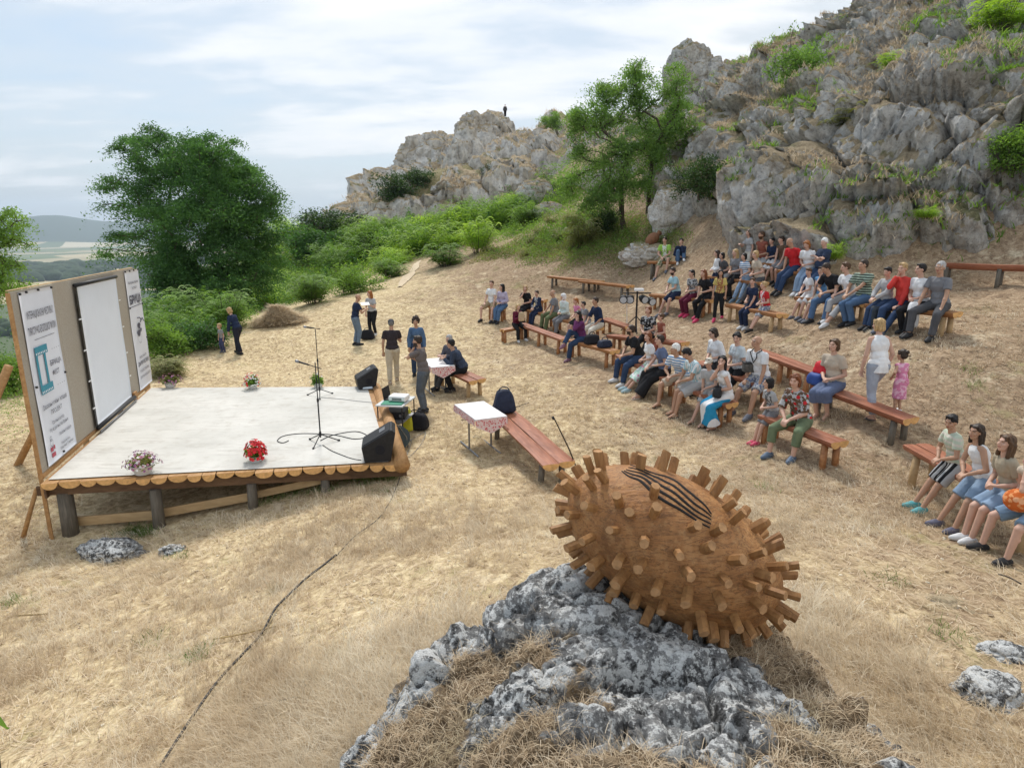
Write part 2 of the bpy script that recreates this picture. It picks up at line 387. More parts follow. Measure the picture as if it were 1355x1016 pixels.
# ================================================================ VALLEY, HILLS
NA2, NR2 = 420, 260
az = np.radians(np.linspace(-80, 75, NA2)); r2 = np.exp(np.linspace(math.log(110), math.log(11500), NR2))
A_, R_ = np.meshgrid(az, r2, indexing='ij'); x = (np.sin(A_)*R_).ravel(); y = (np.cos(A_)*R_).ravel()
ex = np.sin(A_).ravel()*118; ey = np.cos(A_).ravel()*118
r = R_.ravel(); t = sstep(math.log(110), math.log(1300), np.log(r))
z = (zbase(ex, ey)-4)*(1-t)+(-146)*t
z += t*(6*fbm(np.stack([x/900, y/900, x*0], 1), 3, 5))*(1-sstep(5000, 7000, r))
a_ = A_.ravel()
prof = 215*np.exp(-((a_+.615)/.06)**2)+170*np.exp(-((a_+.50)/.08)**2)+150*np.exp(-((a_+.74)/.08)**2)+150*(a_ > -.45)+60
z += sstep(7300, 8800, r)*(prof*(1+.10*fbm(np.stack([x/500, y/500, x*0], 1), 4, 8)))
m, nt, b = mat_new('farmland'); co = coords(nt)
vo = nt.nodes.new('ShaderNodeTexVoronoi'); mp = nt.nodes.new('ShaderNodeMapping'); nt.links.new(co, mp.inputs[0]); mp.inputs['Scale'].default_value = (.0030, .0011, 0); nt.links.new(mp.outputs[0], vo.inputs['Vector']); vo.inputs['Scale'].default_value = 1.0
sx = nt.nodes.new('ShaderNodeSeparateXYZ'); nt.links.new(vo.outputs['Color'], sx.inputs[0])
fld = ramp(nt, sx.outputs[0], [(.0, (.10, .14, .045)), (.22, (.45, .37, .21)), (.45, (.16, .19, .07)), (.6, (.56, .49, .33)), (.8, (.34, .29, .16))], 'CONSTANT')
sp = nt.nodes.new('ShaderNodeSeparateXYZ'); nt.links.new(co, sp.inputs[0])
wd = noise(nt, co, .0022, 5, .6); fld = mix(nt, ramp(nt, wd, [(.56, 0), (.60, 1)]), fld, (.03, .055, .02))
rw = nt.nodes.new('ShaderNodeVectorMath'); rw.operation = 'LENGTH'; nt.links.new(co, rw.inputs[0])
nearf = math_n(nt, 'LESS_THAN', rw.outputs['Value'], 1700); hill = math_n(nt, 'GREATER_THAN', rw.outputs['Value'], 7650)
fld = mix(nt, nearf, fld, (.07, .10, .03)); fld = mix(nt, hill, fld, (.035, .062, .03))
nt.links.new(fld, b.inputs['Base Color'])
I = np.arange(NA2*NR2).reshape(NA2, NR2)
tag(link('valley', mesh_np('valley', np.stack([x, y, z], 1), np.stack([I[:-1, :-1], I[:-1, 1:], I[1:, 1:], I[1:, :-1]], -1).reshape(-1, 4)), m), kind='structure')
def valley_z(px_, py_):
    rr_ = math.hypot(px_, py_); e = 118/rr_; t_ = float(sstep(math.log(110), math.log(1300), np.array([math.log(rr_)]))[0])
    return (float(zbase(px_*e, py_*e)[0])-4)*(1-t_)-146*t_
# ================================================================ LEAVES, TREES, SHRUBS
def mat_leaf(name, c1, c2, trans=.35, dead=0):
    m, nt, b = mat_new(name); g = nt.nodes.new('ShaderNodeNewGeometry')
    c = ramp(nt, g.outputs['Random Per Island'], [(0, c1), (1, c2)])
    n = noise(nt, g.outputs['Position'], .9, 3); c = mix(nt, ramp(nt, n, [(.42, 0), (.62, .6)]), c, tuple(min(1, k*1.45) for k in c2)); c = mix(nt, ramp(nt, n, [(.30, .5), (.42, 0)]), c, tuple(k*.8 for k in c1))
    nt.links.new(c, b.inputs['Base Color']); b.inputs['Roughness'].default_value = .6; b.inputs['Specular IOR Level'].default_value = .25
    tr = nt.nodes.new('ShaderNodeBsdfTranslucent'); nt.links.new(mix(nt, 1.0, c, (1.3, 1.35, .55), 'MULTIPLY'), tr.inputs[0])
    ms = nt.nodes.new('ShaderNodeMixShader'); ms.inputs[0].default_value = trans
    nt.links.new(b.outputs[0], ms.inputs[1]); nt.links.new(tr.outputs[0], ms.inputs[2]); nt.links.new(ms.outputs[0], nt.nodes['Material Output'].inputs[0])
    return m
M_BARK = simple('bark', (.085, .065, .048), .95, .35, 9, bmp=.8)
LF_DARK = mat_leaf('acacia_leaf', (.034, .095, .028), (.095, .20, .060), .42)
LF_MID = mat_leaf('tree_leaf', (.085, .165, .040), (.19, .31, .085), .45)
LF_SHRUB = mat_leaf('shrub_leaf', (.085, .165, .03), (.19, .31, .065), .45)
LF_BRIGHT = mat_leaf('young_leaf', (.20, .33, .04), (.36, .50, .09), .45)
LF_DEEP = mat_leaf('deep_green_leaf', (.022, .052, .018), (.05, .095, .03), .3)
LF_OLIVE = mat_leaf('weed_leaf', (.13, .15, .045), (.25, .25, .09), .3)
LF_DRY = mat_leaf('dry_stalk', (.30, .20, .10), (.50, .38, .20), .2)
def leaves(cen, nrm_bias, L, Wd, g=rng, up=.5):
    """rhombic leaves at given centres; L, Wd arrays or scalars"""
    n = len(cen); d = g.normal(size=(n, 3)); d[:, 2] *= .55
    if nrm_bias is not None: d = d+nrm_bias
    d /= np.linalg.norm(d, axis=1)[:, None]+1e-9
    a = g.normal(size=(n, 3)); a[:, 2] += up*2; s_ = np.cross(d, a); s_ /= np.linalg.norm(s_, axis=1)[:, None]+1e-9
    nn = np.cross(s_, d)
    L = np.broadcast_to(np.asarray(L, float), (n,))[:, None]*(.7+.6*g.random((n, 1))); Wd = np.broadcast_to(np.asarray(Wd, float), (n,))[:, None]
    v = np.stack([cen-d*L*.5, cen+s_*Wd*.5+nn*Wd*.12, cen+d*L*.5, cen-s_*Wd*.5+nn*Wd*.12], 1).reshape(-1, 3)
    f = np.arange(n*4).reshape(n, 4)
    return v, f
def crown_points(lobes, n, g, void=.0, seed=0, vs=.9):
    """points spread through a union of ellipsoids (cx,cy,cz,rx,ry,rz), denser towards the shell"""
    vol = np.array([l[3]*l[4]*l[5] for l in lobes]); pick = g.choice(len(lobes), n*3, p=vol/vol.sum()); lb = np.array(lobes)[pick]
    d = g.normal(size=(n*3, 3)); d /= np.linalg.norm(d, axis=1)[:, None]; r = g.random(n*3)**.45
    p = lb[:, :3]+d*r[:, None]*lb[:, 3:]
    if void: p = p[fbm(p*vs, 2, seed) > void-.35]
    return p[:n]
def grow(base, pts, r_tip=.012, trunk_top=None, expo=2.3, wob=.1, g=rng, kmax=None, lean=None):
    """joins every point to the nearest node nearer the base; pipe-model radii; returns tube mesh builder"""
    nodes = [np.array(base, float)]; par = [-1]
    if trunk_top is not None:
        for q_ in trunk_top: nodes.append(np.array(q_, float)); par.append(len(nodes)-2)
    k0 = len(nodes)-1
    root = nodes[k0]
    order = np.argsort(np.linalg.norm(pts-root, axis=1))
    N = list(nodes)
    arr = np.array(N)
    for i in order:
        p = pts[i]; D = np.linalg.norm(arr[k0:]-p, axis=1); dr = np.linalg.norm(arr[k0:]-root, axis=1)
        cost = D+.32*dr
        j = int(np.argmin(cost))+k0
        # a bent middle node
        mid = (arr[j]*.5+p*.5)+g.normal(size=3)*wob*D[j-k0]; mid[2] -= .03*D[j-k0]
        arr = np.vstack([arr, mid, p]); par += [j, len(arr)-2]
    n = len(arr); cnt = np.zeros(n)
    ch = np.zeros(n, int)
    for k in range(n-1, 0, -1):
        if ch[k] == 0: cnt[k] += 1
        cnt[par[k]] += cnt[k]; ch[par[k]] += 1
    rad = r_tip*np.maximum(cnt, 1)**(1/expo)
    mb = MB()
    tp = [k for k in range(k0+1)]
    for k in range(1, n):
        j = par[k]; thick = rad[k] > .05
        r0 = min(rad[j], rad[k]*1.5)
        mb.tube([arr[j], arr[k]], [r0, rad[k]], 7 if thick else 4, cap=(ch[k] == 0), jit=.12 if thick else 0)
    return mb, arr, rad
def make_tree(name, base, lobes, trunk_top, ncl, nleaf, leaf, clr, mat, label, cat='tree', group=None, seed=1, r_tip=.014, void=.0, vs=.9, flat=.6, expo=2.3, bark=None):
    g = np.random.default_rng(seed); base = np.array(base, float)
    root = empty(name, base, label, cat, group)
    L = [(np.array(l[:3])-0).tolist()+list(l[3:]) for l in lobes]
    pts = crown_points(L, ncl, g, void, seed, vs)
    mb, arr, rad = grow((0, 0, -.25), pts, r_tip, trunk_top, expo, g=g)
    # root flare
    mb.tube([(0, 0, -.3), (0, 0, .05), tuple(np.array(trunk_top[0])*.6)], [rad[0]*1.8, rad[0]*1.35, rad[0]*1.02], 10, jit=.15)
    mb.build('trunk', bark or M_BARK, root, smooth=True)
    k = nleaf//len(pts); c = np.repeat(pts, k, 0); out = c-np.mean(pts, 0); out /= np.linalg.norm(out, axis=1)[:, None]+1e-9
    off = g.normal(size=(len(c), 3))*clr*(.5+.9*np.repeat(g.random(len(pts)), k))[:, None]; off[:, 2] *= flat
    off[:, 2] -= .25*(off[:, 0]**2+off[:, 1]**2)/clr
    cen = c+off
    v, f = leaves(cen, out*.8, leaf, leaf*.42, g)
    me = mesh_np('crown', v, f, smooth=False)
    link('crown', me, mat, root)
    return root
# ---- the big acacia on the left
bx, by, _ = P(262, 300, 37); bz = float(zbase(bx, by)[0])
def PL(px, py, Y, rpx, rpy, b0, dep=None):
    p = P(px, py, Y); s_ = Y/1.03/F; return [p[0]-b0[0], p[1]-b0[1], p[2]-b0[2], rpx*s_, (dep or rpx)*s_, rpy*s_]
B0 = (bx, by, bz)
lob = [PL(*a, B0) for a in [(215,205,37,44,34),(270,215,36,52,40),(180,190,38,26,20),(310,230,38,34,34),(265,290,34.5,66,50),(330,280,36,42,48),(205,275,36,34,44),(150,238,37,34,13),(162,272,36.5,28,12),(140,310,36.5,28,12),(160,335,36,26,14),
     (230,350,34,50,40),(300,350,34,50,44),(350,335,36,26,34),(320,375,34.5,46,30),(250,380,34,46,26),(185,320,36,34,20)]]
hz = float(lob[4][2])
make_tree('acacia_tree', B0, lob, [(.1, 0, hz*.2), (.3, -.1, hz*.38), (.4, 0, hz*.55)], 470, 150000, .15, .45, LF_DARK, 'tall dark green tree with a wide feathery crown rising behind the stage backdrop', seed=5, r_tip=.024, void=.04, vs=.8, flat=.36)
# ---- middle tree with two trunks, in front of the rocks: two trees standing close together
def tree_at(name, px, py, lobpx, tt, ncl, nl, leaf, clr, mat, label, Y=None, **k):
    b = hit(px, py) if Y is None else P(px, py, Y); b[2] = float(zbase(b[0], b[1])[0]); Yb = b[1]
    lo = [PL(a[0], a[1], Yb+a[4], a[2], a[3], b) for a in lobpx]
    s_ = Yb/1.03/F
    tts = [((q[0]-px)*s_, q[2] if len(q) > 2 else 0, (py-q[1])*s_) for q in tt]
    return make_tree(name, b, lo, tts, ncl, nl, leaf, clr, mat, label, **k), b
t1, b1 = tree_at('broadleaf_tree', 825, 303, [(775,160,26,26,0),(800,140,28,30,.5),(780,200,34,24,-.5),(765,232,30,26,0),(810,215,40,34,-.8),(845,195,28,36,-.4),(790,255,36,22,-.8),(830,150,22,30,.3),(850,240,24,20,-.5),(770,262,20,14,-.8),(830,110,18,22,.4)],
   [(822, 285), (820, 262), (818, 243)], 260, 36000, .115, .25, LF_MID, 'leafy green tree with a leaning grey trunk standing before the rock wall', seed=11, void=.30, vs=1.1, r_tip=.016)
t2, b2 = tree_at('broadleaf_tree', 858, 283, [(868,110,28,30,0),(850,92,20,18,0),(890,125,24,28,0),(880,160,32,30,0),(905,165,22,22,0),(870,200,26,24,0),(900,100,14,18,0),(850,135,20,20,0),(915,200,24,14,0)],
   [(857, 255), (859, 225), (862, 195)], 180, 19000, .115, .24, LF_MID, 'taller thin-topped tree just right of the leaning-trunk tree, its top against the sky', seed=12, void=.38, vs=1.2, r_tip=.016, Y=31.5)
# ---- airy tree at the left edge of the picture
t3, b3 = tree_at('young_tree', -12, 470, [(-10,300,44,26,0),(12,318,26,18,0),(5,350,34,22,0),(-20,380,40,30,0),(15,290,18,10,0),(20,376,22,9,0)],
   [(-14, 430), (-10, 395), (-4, 370)], 95, 9000, .085, .16, LF_SHRUB, 'airy young tree leaning in at the left edge beyond the backdrop', seed=15, void=.25, vs=1.4, r_tip=.012, Y=19, expo=2.6)
# ---- shrubs
def shrub_mesh(kind, seed):
    g = np.random.default_rng(seed)
    if kind == 'round':           # dense rounded bush, unit height 1, radius ~.55
        lob = [(g.normal()*.2, g.normal()*.2, .35+.25*g.random(), .26+.12*g.random(), .26+.12*g.random(), .26+.1*g.random()) for _ in range(8)]
        pts = crown_points(lob, 110, g, .12, seed, 3); pts[:, 2] = np.abs(pts[:, 2]); lowp = pts[:40].copy(); lowp[:, 2] = .04+.25*g.random(40); pts = np.vstack([pts, lowp])
        mb, arr, rad = grow((0, 0, -.05), pts, .0045, [(0, 0, .1)], g=g)
        c = np.repeat(pts, 36, 0); c = c+g.normal(size=c.shape)*[.075, .075, .05]; v, f = leaves(c, (c-[0, 0, .3])*1.2, .055, .027, g)
    else:                         # spray of pinnate fronds (sumac-like)
        mb = MB(); V = []; Fc = []; n0 = 0
        for s_ in range(30):
            a = g.random()*2*PI; r0 = .33*math.sqrt(g.random()); b0 = np.array([math.cos(a)*r0*.5, math.sin(a)*r0*.5, 0]); top = np.array([math.cos(a)*r0*1.7, math.sin(a)*r0*1.7, .30+.65*g.random()*(1-.8*r0)])
            mb.tube([b0, (b0+top)/2+[0, 0, .05], top], [.008, .006, .003], 4)
            for k in range(11):
                fa = g.random()*2*PI; le = .2+.2*g.random(); t_ = np.linspace(.1, 1, 9)
                tq = .12+.88*g.random(); st = top*tq+b0*(1-tq); pts = st+np.stack([np.cos(fa)*le*t_, np.sin(fa)*le*t_, .16*np.sin(t_*2.3)-.13*t_**2], 1)
                side = np.array([-math.sin(fa), math.cos(fa), 0])
                for sg in (-1, 1):
                    ln = .085*np.sin(np.clip(t_, 0, 1)*2.6+.3)[:, None]
                    tip = pts+side*sg*ln+np.array([math.cos(fa), math.sin(fa), 0])*ln*.35-[0, 0, .02]
                    m_ = (pts+tip)/2; w_ = np.array([math.cos(fa), math.sin(fa), .2])*.013
                    V.append(np.stack([pts, m_+w_, tip, m_-w_], 1).reshape(-1, 3))
        V = np.concatenate(V); v = V; f = np.arange(len(V)).reshape(-1, 4)
    st = MB(); st.v = mb.v; st.f = mb.f; st.mi = mb.mi; st.n = mb.n
    return mesh_np('foliage', v, f, smooth=False), st
_sp = {}
def shrub(name, px, py, hpx, mat, label, kind='round', wide=1.0, Y=None, group=None, seed=1, cat='shrub', zfix=None):
    b = hit(px, py) if Y is None else P(px, py, Y)
    if zfix is not None: b[2] = zfix
    elif Y is None or True:
        if Y is None: b[2] = float(zbase(b[0], b[1])[0])-.03
    sc_ = hpx*b[1]/1.03/F
    key = (kind, seed, mat.name)
    r = empty(name, b, label, cat, group, rz=seed*1.7+px*.1); r.scale = (sc_*wide, sc_*wide, sc_)
    if key not in _sp:
        me, st = shrub_mesh(kind, seed); o1 = link('foliage', me, mat, r); o2 = st.build('stem', M_BARK, r); _sp[key] = (o1, o2)
    else:
        for o_ in _sp[key]: c = o_.copy(); col.objects.link(c); c.parent = r
    return r
SH = [(388,330,52,LF_BRIGHT,'frond',1.2,21,'bright yellow-green sumac bush against the right side of the big dark tree'),
 (352,372,78,LF_BRIGHT,'frond',.8,22,'tall lime-green sapling in front of the big dark tree'),
 (437,318,50,LF_DEEP,'round',1.5,23,'dark rounded bush on the skyline below the left end of the far cliff'),
 (405,345,52,LF_DARK,'round',1.5,24,'dark green bush directly right of the lime-green sapling'),
 (300,435,62,LF_SHRUB,'frond',1.1,25,'feathery green shrub behind the couple with the toddler'),
 (352,412,50,LF_BRIGHT,'frond',1.0,26,'bright feathery shrub just left of the hay pile'),
 (415,402,50,LF_SHRUB,'frond',1.1,27,'mid green shrub just right of the hay pile'),
 (465,388,46,LF_SHRUB,'round',1.3,28,'rounded green shrub behind the man in the dark polo'),
 (515,368,34,LF_SHRUB,'frond',1.2,29,'small feathery shrub on the left edge of the footpath'),
 (590,352,34,LF_SHRUB,'frond',1.4,30,'low bushy shrub right of the top of the footpath'),
 (633,335,52,LF_BRIGHT,'frond',.9,31,'yellow-green shrub on the slope between the footpath and the benches'),
 (580,318,44,LF_BRIGHT,'round',1.4,32,'light green rounded shrub above the footpath'),
 (522,335,40,LF_SHRUB,'round',1.5,33,'bushy shrub left of the light green rounded one'),
 (700,300,34,LF_SHRUB,'frond',1.4,34,'green shrub beside the small grey outcrop on the slope'),
 (768,330,52,LF_OLIVE,'frond',.9,35,'olive grass-like bush below and left of the leaning trunk'),
 (795,312,44,LF_DEEP,'round',1.0,36,'dark green bush at the foot of the leaning trunk'),
 (232,470,60,LF_SHRUB,'round',1.3,37,'dark leafy shrub right behind the right end of the backdrop'),
 (222,498,34,LF_OLIVE,'frond',1.6,38,'low olive weed clump at the far left corner of the stage'),
 (265,462,52,LF_DARK,'round',1.3,39,'dark shrub left of the woman with the toddler'),
 (195,462,70,LF_SHRUB,'frond',1.1,40,'tall green shrub peeping above the narrow right banner'),
 (20,520,70,LF_SHRUB,'round',1.3,41,'green bush left of the backdrop behind its wooden prop'),
 (5,455,60,LF_SHRUB,'frond',1.2,42,'sunlit feathery bush at the left edge below the airy tree')]
for (px, py, h_, mt, kd, wd, sd, lb) in SH: shrub('shrub', px, py, h_, mt, lb, kd, wd, seed=sd)
# on the near cliff
for (px, py, h_, mt, kd, wd, Y, sd, lb) in [
 (925,262,68,LF_DEEP,'round',.95,25.5,51,'dense dark green bush in the rock cleft right of the trees'),
 (1050,130,82,LF_MID,'round',.75,31,52,'tall green bush clinging high on the cliff near its crest'),
 (1340,232,78,LF_SHRUB,'round',.9,17.3,53,'leafy green bush on the cliff at the right edge of the picture'),
 (1325,40,48,LF_BRIGHT,'frond',1.2,24,54,'bright green sprig on the cliff in the top right corner'),
 (1100,346,30,LF_BRIGHT,'frond',.9,17.6,55,'small bright green plant at the foot of the cliff behind the seated crowd'),
 (1210,105,30,LF_BRIGHT,'frond',1.3,24.8,56,'little lime plant on the upper grassy ledge of the cliff'),
 (1110,180,42,LF_OLIVE,'frond',1.6,22.8,57,'wide olive bush spread on the middle ledge of the cliff'),
 (1225,290,18,LF_BRIGHT,'frond',1.5,17.0,58,'tiny bright plant in the pale lower rock face'),
 (1185,92,24,LF_BRIGHT,'frond',1.5,25.6,59,'bright plant on the ledge left of the little lime plant'),
 (1255,122,30,LF_SHRUB,'frond',1.7,22.6,71,'broad green plant on the grassy ledge below the top right corner'),
 (1335,165,36,LF_SHRUB,'frond',1.2,18.6,72,'green tuft above the leafy bush at the right edge'),
 (1090,132,26,LF_BRIGHT,'frond',1.6,27.5,73,'yellow-green patch right of the tall bush near the crest')]:
    b = P(px, py, Y); shrub('shrub', px, py, h_, mt, lb, kd, wd, Y=Y, seed=sd)
# on the far cliff
for (px, py, h_, mt, wd, Y, sd, lb) in [
 (528,272,52,LF_DEEP,1.1,74,61,'darkest bush on the left half of the far cliff'),
 (560,256,38,LF_DEEP,1.0,77,62,'dark bush in the cleft beside the darkest one on the far cliff'),
 (653,245,36,LF_DEEP,.8,77,63,'narrow dark bush right of the pale rock pillar on the far cliff'),
 (603,250,30,LF_DEEP,.8,77,64,'small bush left of the pale rock pillar on the far cliff'),
 (728,172,26,LF_MID,1.1,92,65,'green bush on the far crest just left of the trees')]:
    shrub('shrub', px, py, h_, mt, lb, 'round', wd, Y=Y, seed=sd)
# ---- undergrowth, one mass
def scatter_px(poly, n, g, y1=130):
    poly = np.array(poly, float); lo = poly.min(0); hi = poly.max(0); out = []
    def inside(x, y):
        c = False; j = len(poly)-1
        for i in range(len(poly)):
            if (poly[i][1] > y) != (poly[j][1] > y) and x < (poly[j][0]-poly[i][0])*(y-poly[i][1])/(poly[j][1]-poly[i][1])+poly[i][0]: c = not c
            j = i
        return c
    while len(out) < n:
        x = lo[0]+g.random()*(hi[0]-lo[0]); y = lo[1]+g.random()*(hi[1]-lo[1])
        if inside(x, y): out.append(hit(x, y))
    return np.array(out)
g = np.random.default_rng(99)
def undergrowth(name, pts, hgt, leaf, nper, mat, g, spread=.45):
    c = np.repeat(pts, nper, 0); sc_ = np.repeat(.6+.8*g.random(len(pts)), nper)
    ds = np.clip(c[:, 1]/25, .6, 3)
    hh = hgt*sc_
    off = g.normal(size=c.shape)*spread*ds[:, None]**.5; off[:, 2] = 0
    zf = g.random(len(c))**.7
    cen = c+off*(1-.4*zf)[:, None]; cen[:, 2] = zbase(cen[:, 0], cen[:, 1])+zf*hh*np.exp(-(off[:, 0]**2+off[:, 1]**2)/(1.6*spread**2*ds))
    v, f = leaves(cen, np.array([0, 0, .5]), leaf*ds, leaf*.42*ds, g)
    o = link(name, mesh_np(name, v, f, smooth=False), mat); tag(o, kind='stuff'); return o
belt = [(200,462),(270,452),(330,420),(400,402),(470,378),(530,352),(575,330),(640,312),(720,284),(745,262),(690,272),(640,286),(560,300),(480,312),(430,318),(380,330),(330,380),(250,410),(180,430)]
far_ = [(430,312),(500,304),(600,290),(700,268),(760,250),(760,262),(700,292),(640,318),(575,335),(540,345),(470,330)]
pts = np.vstack([scatter_px(belt, 520, g), scatter_px(far_, 260, g)]); pts = pts[g.permutation(len(pts))]
o = undergrowth('undergrowth', pts[:500], 1.35, .085, 150, LF_SHRUB, g); tag(o, label='mass of green scrub covering the slope left of the footpath', cat='undergrowth')
o = undergrowth('undergrowth', pts[500:650], 1.0, .085, 120, LF_BRIGHT, g); tag(o, label='brighter lime sprays scattered through the scrub belt', cat='undergrowth')
o = undergrowth('undergrowth', pts[650:], 1.9, .085, 170, LF_DARK, g); tag(o, label='darker taller clumps within the scrub belt', cat='undergrowth')
# feathery bushes merged into the mass of scrub
me_f, _st = shrub_mesh('frond', 7); fv = np.empty(len(me_f.vertices)*3, np.float32); me_f.vertices.foreach_get('co', fv); fv = fv.reshape(-1, 3)
def frond_mass(pts, lo_, hi_, mat, label):
    V = []
    for p in pts:
        s_ = (lo_+(hi_-lo_)*g.random())*max(1, p[1]/45); k = fv[np.repeat(g.random(len(fv)//4) < .55, 4)] if p[1] > 30 else fv
        V.append((k*np.array([s_*(1+.4*g.random()), s_*(1+.4*g.random()), s_]))@rotz(g.random()*6).T+[p[0], p[1], float(zbase(p[0], p[1])[0])-.05])
    V = np.concatenate(V); tag(link('undergrowth', mesh_np('undergrowth', V, np.arange(len(V)).reshape(-1, 4), smooth=False), mat), label, 'undergrowth', kind='stuff')
bp = np.vstack([scatter_px(belt, 46, g), scatter_px(far_, 26, g)]); bp = bp[g.permutation(len(bp))]; pxs = np.array([proj(p)[0]+60*g.random() for p in bp]); bp = bp[np.argsort(pxs < 330, kind='stable')]
frond_mass(bp[:34], 1.0, 2.1, LF_BRIGHT, 'lime-green feathery sprays standing out of the scrub left of the footpath'); frond_mass(bp[34:], 1.1, 2.4, LF_SHRUB, 'taller green feathery bushes merging in the scrub belt')
frond_mass(scatter_px([(640,335),(700,300),(770,290),(800,310),(740,345)], 12, g), .5, 1.0, LF_OLIVE, 'olive feathery weeds on the bank left of the leaning trunk')
# scrub falling away beyond the stage and left of it
xs = []; 
for _ in range(420):
    x = -10-55*g.random(); y = 16+70*g.random(); 
    if x < -9-.42*(y-16)*.55: xs.append((x, y, 0))
xs = np.array(xs); xs[:, 2] = zbase(xs[:, 0], xs[:, 1])
o = undergrowth('undergrowth', xs, 2.2, .11, 130, LF_DARK, g, .9); tag(o, label='dark scrub on the slope that drops towards the valley', cat='undergrowth')
xs2 = np.stack([-9.5-9*g.random(70), 11+9*g.random(70), np.zeros(70)], 1); xs2 = xs2[(xs2[:, 0] < -9.5-.1*(xs2[:, 1]-11))]
o = undergrowth('undergrowth', xs2, .9, .07, 150, LF_SHRUB, g, .4); tag(o, label='green bushes growing behind the backdrop', cat='undergrowth')
# weedy patch under the trees
pts = scatter_px([(650,332),(735,300),(790,290),(870,292),(905,330),(850,345),(760,350),(700,345),(620,345)], 420, g)
o = undergrowth('undergrowth', pts[:300], .42, .06, 120, LF_OLIVE, g, .5); tag(o, label='olive weeds on the bank between the far benches and the trees', cat='undergrowth')
ptsb = scatter_px([(650,318),(700,280),(770,262),(800,290),(790,318),(730,330)], 120, g)
o = undergrowth('undergrowth', np.vstack([pts[300:], ptsb]), .62, .075, 120, LF_SHRUB, g, .5); tag(o, label='olive weeds on the bank below the two trees', cat='undergrowth')
# ---- woodland on the valley floor
g = np.random.default_rng(5); V = []; Fc = []; n0 = 0
ico = bmesh.new(); bmesh.ops.create_icosphere(ico, subdivisions=2, radius=1); iv = np.array([v.co[:] for v in ico.verts]); ifc = np.array([[v.index for v in f.verts] for f in ico.faces]); ico.free()
for _ in range(1500):
    a = -.78+.36*g.random(); r_ = 420*math.exp(2.1*g.random()**1.2) if g.random() < .65 else 2500+900*g.random()
    nn_ = vnoise(np.array([[math.sin(a)*r_/260, math.cos(a)*r_/420, 0]]), 3)[0]
    if nn_ < -.05: continue
    x = math.sin(a)*r_; y = math.cos(a)*r_; s_ = (4+5*g.random())*(1+r_/1500)
    v = iv*np.array([s_*1.3, s_*1.3, s_])*(1+.25*fbm(iv*1.7+g.random()*50, 2, 4))[:, None]+[x, y, valley_z(x, y)+s_*.4]
    V.append(v); Fc.append(ifc+n0); n0 += len(v)
M_WOOD = simple('woodland_green', (.035, .06, .022), .95, .4, .08, kind='pos', bmp=0)
o = link('woodland', mesh_np('woodland', np.concatenate(V), np.concatenate(Fc)), M_WOOD); tag(o, label='dark woods and hedges on the valley floor', cat='woodland', kind='stuff')
# ================================================================ WOOD AND CLOTH
def mat_wood(name, c1, c2, scale=1.0, axis='obj', stretch=(12, 12, 1.2), rough=.7, knots=True):
    m, nt, b = mat_new(name); co = coords(nt, 'obj', stretch)
    n = noise(nt, co, 2.2*scale, 6, .6, .6); n2 = noise(nt, coords(nt, 'obj'), 1.7, 3)
    c = ramp(nt, n, [(.3, c1), (.7, c2)]); c = mix(nt, ramp(nt, n2, [(.35, .0), (.7, .45)]), c, tuple(k*.62 for k in c1))
    nt.links.new(c, b.inputs['Base Color']); b.inputs['Roughness'].default_value = rough; bump(nt, b, n, .5, .006)
    return m
W_ORANGE = mat_wood('fresh_orange_wood', (.34, .17, .065), (.56, .33, .14), stretch=(9, 1.5, 9))
W_END = simple('sawn_end_grain', (.66, .38, .15), .8, .22, 18, bmp=.3)
W_PALE = mat_wood('pale_sawn_board', (.42, .27, .13), (.62, .44, .24), stretch=(1.5, 8, 8))
W_GREY = mat_wood('grey_weathered_post', (.10, .085, .065), (.22, .19, .15), stretch=(14, 14, 1.5))
W_DARK = mat_wood('dark_rough_board', (.10, .055, .03), (.22, .13, .07), stretch=(1.5, 8, 8))
W_RED = mat_wood('varnished_red_log', (.25, .082, .042), (.48, .20, .115), stretch=(11, 1.1, 11), rough=.42)
W_BROWN = mat_wood('varnished_brown_log', (.29, .12, .045), (.54, .26, .11), stretch=(11, 1.1, 11), rough=.45)
M_BLACK = simple('black_plastic', (.018, .018, .02), .5, .3, 20, bmp=.05)
M_BLACKC = simple('black_cloth', (.016, .016, .02), .9, .3, 25, bmp=.4)
M_METAL = simple('grey_metal', (.28, .28, .29), .4, .1, 20, metal=.7)
M_WHITE = simple('white_paint', (.78, .78, .77), .6, .04, 8, bmp=.05)
# stage corners on the deck plane
ZS = CAMZ-3.6
def onplane(px, py, z): a, b = ratio(px, py); Y = (z-CAMZ)/b; return np.array([a*Y, Y, z])
sA, sB, sC, sD = onplane(57, 637, ZS), onplane(530, 612, ZS), onplane(496, 511, ZS), onplane(198, 513, ZS)
def SP_(u, v): return (sA*(1-u)+sB*u)*(1-v)+(sD*(1-u)+sC*u)*v
stage = empty('stage', (sA+sB+sC+sD)/4*[1, 1, 0]+[0, 0, Z(*((sA+sC)/2)[:2])], 'low wooden stage on posts with log-end edge and whitish floor covering', 'stage')
so_ = np.array(stage.location)
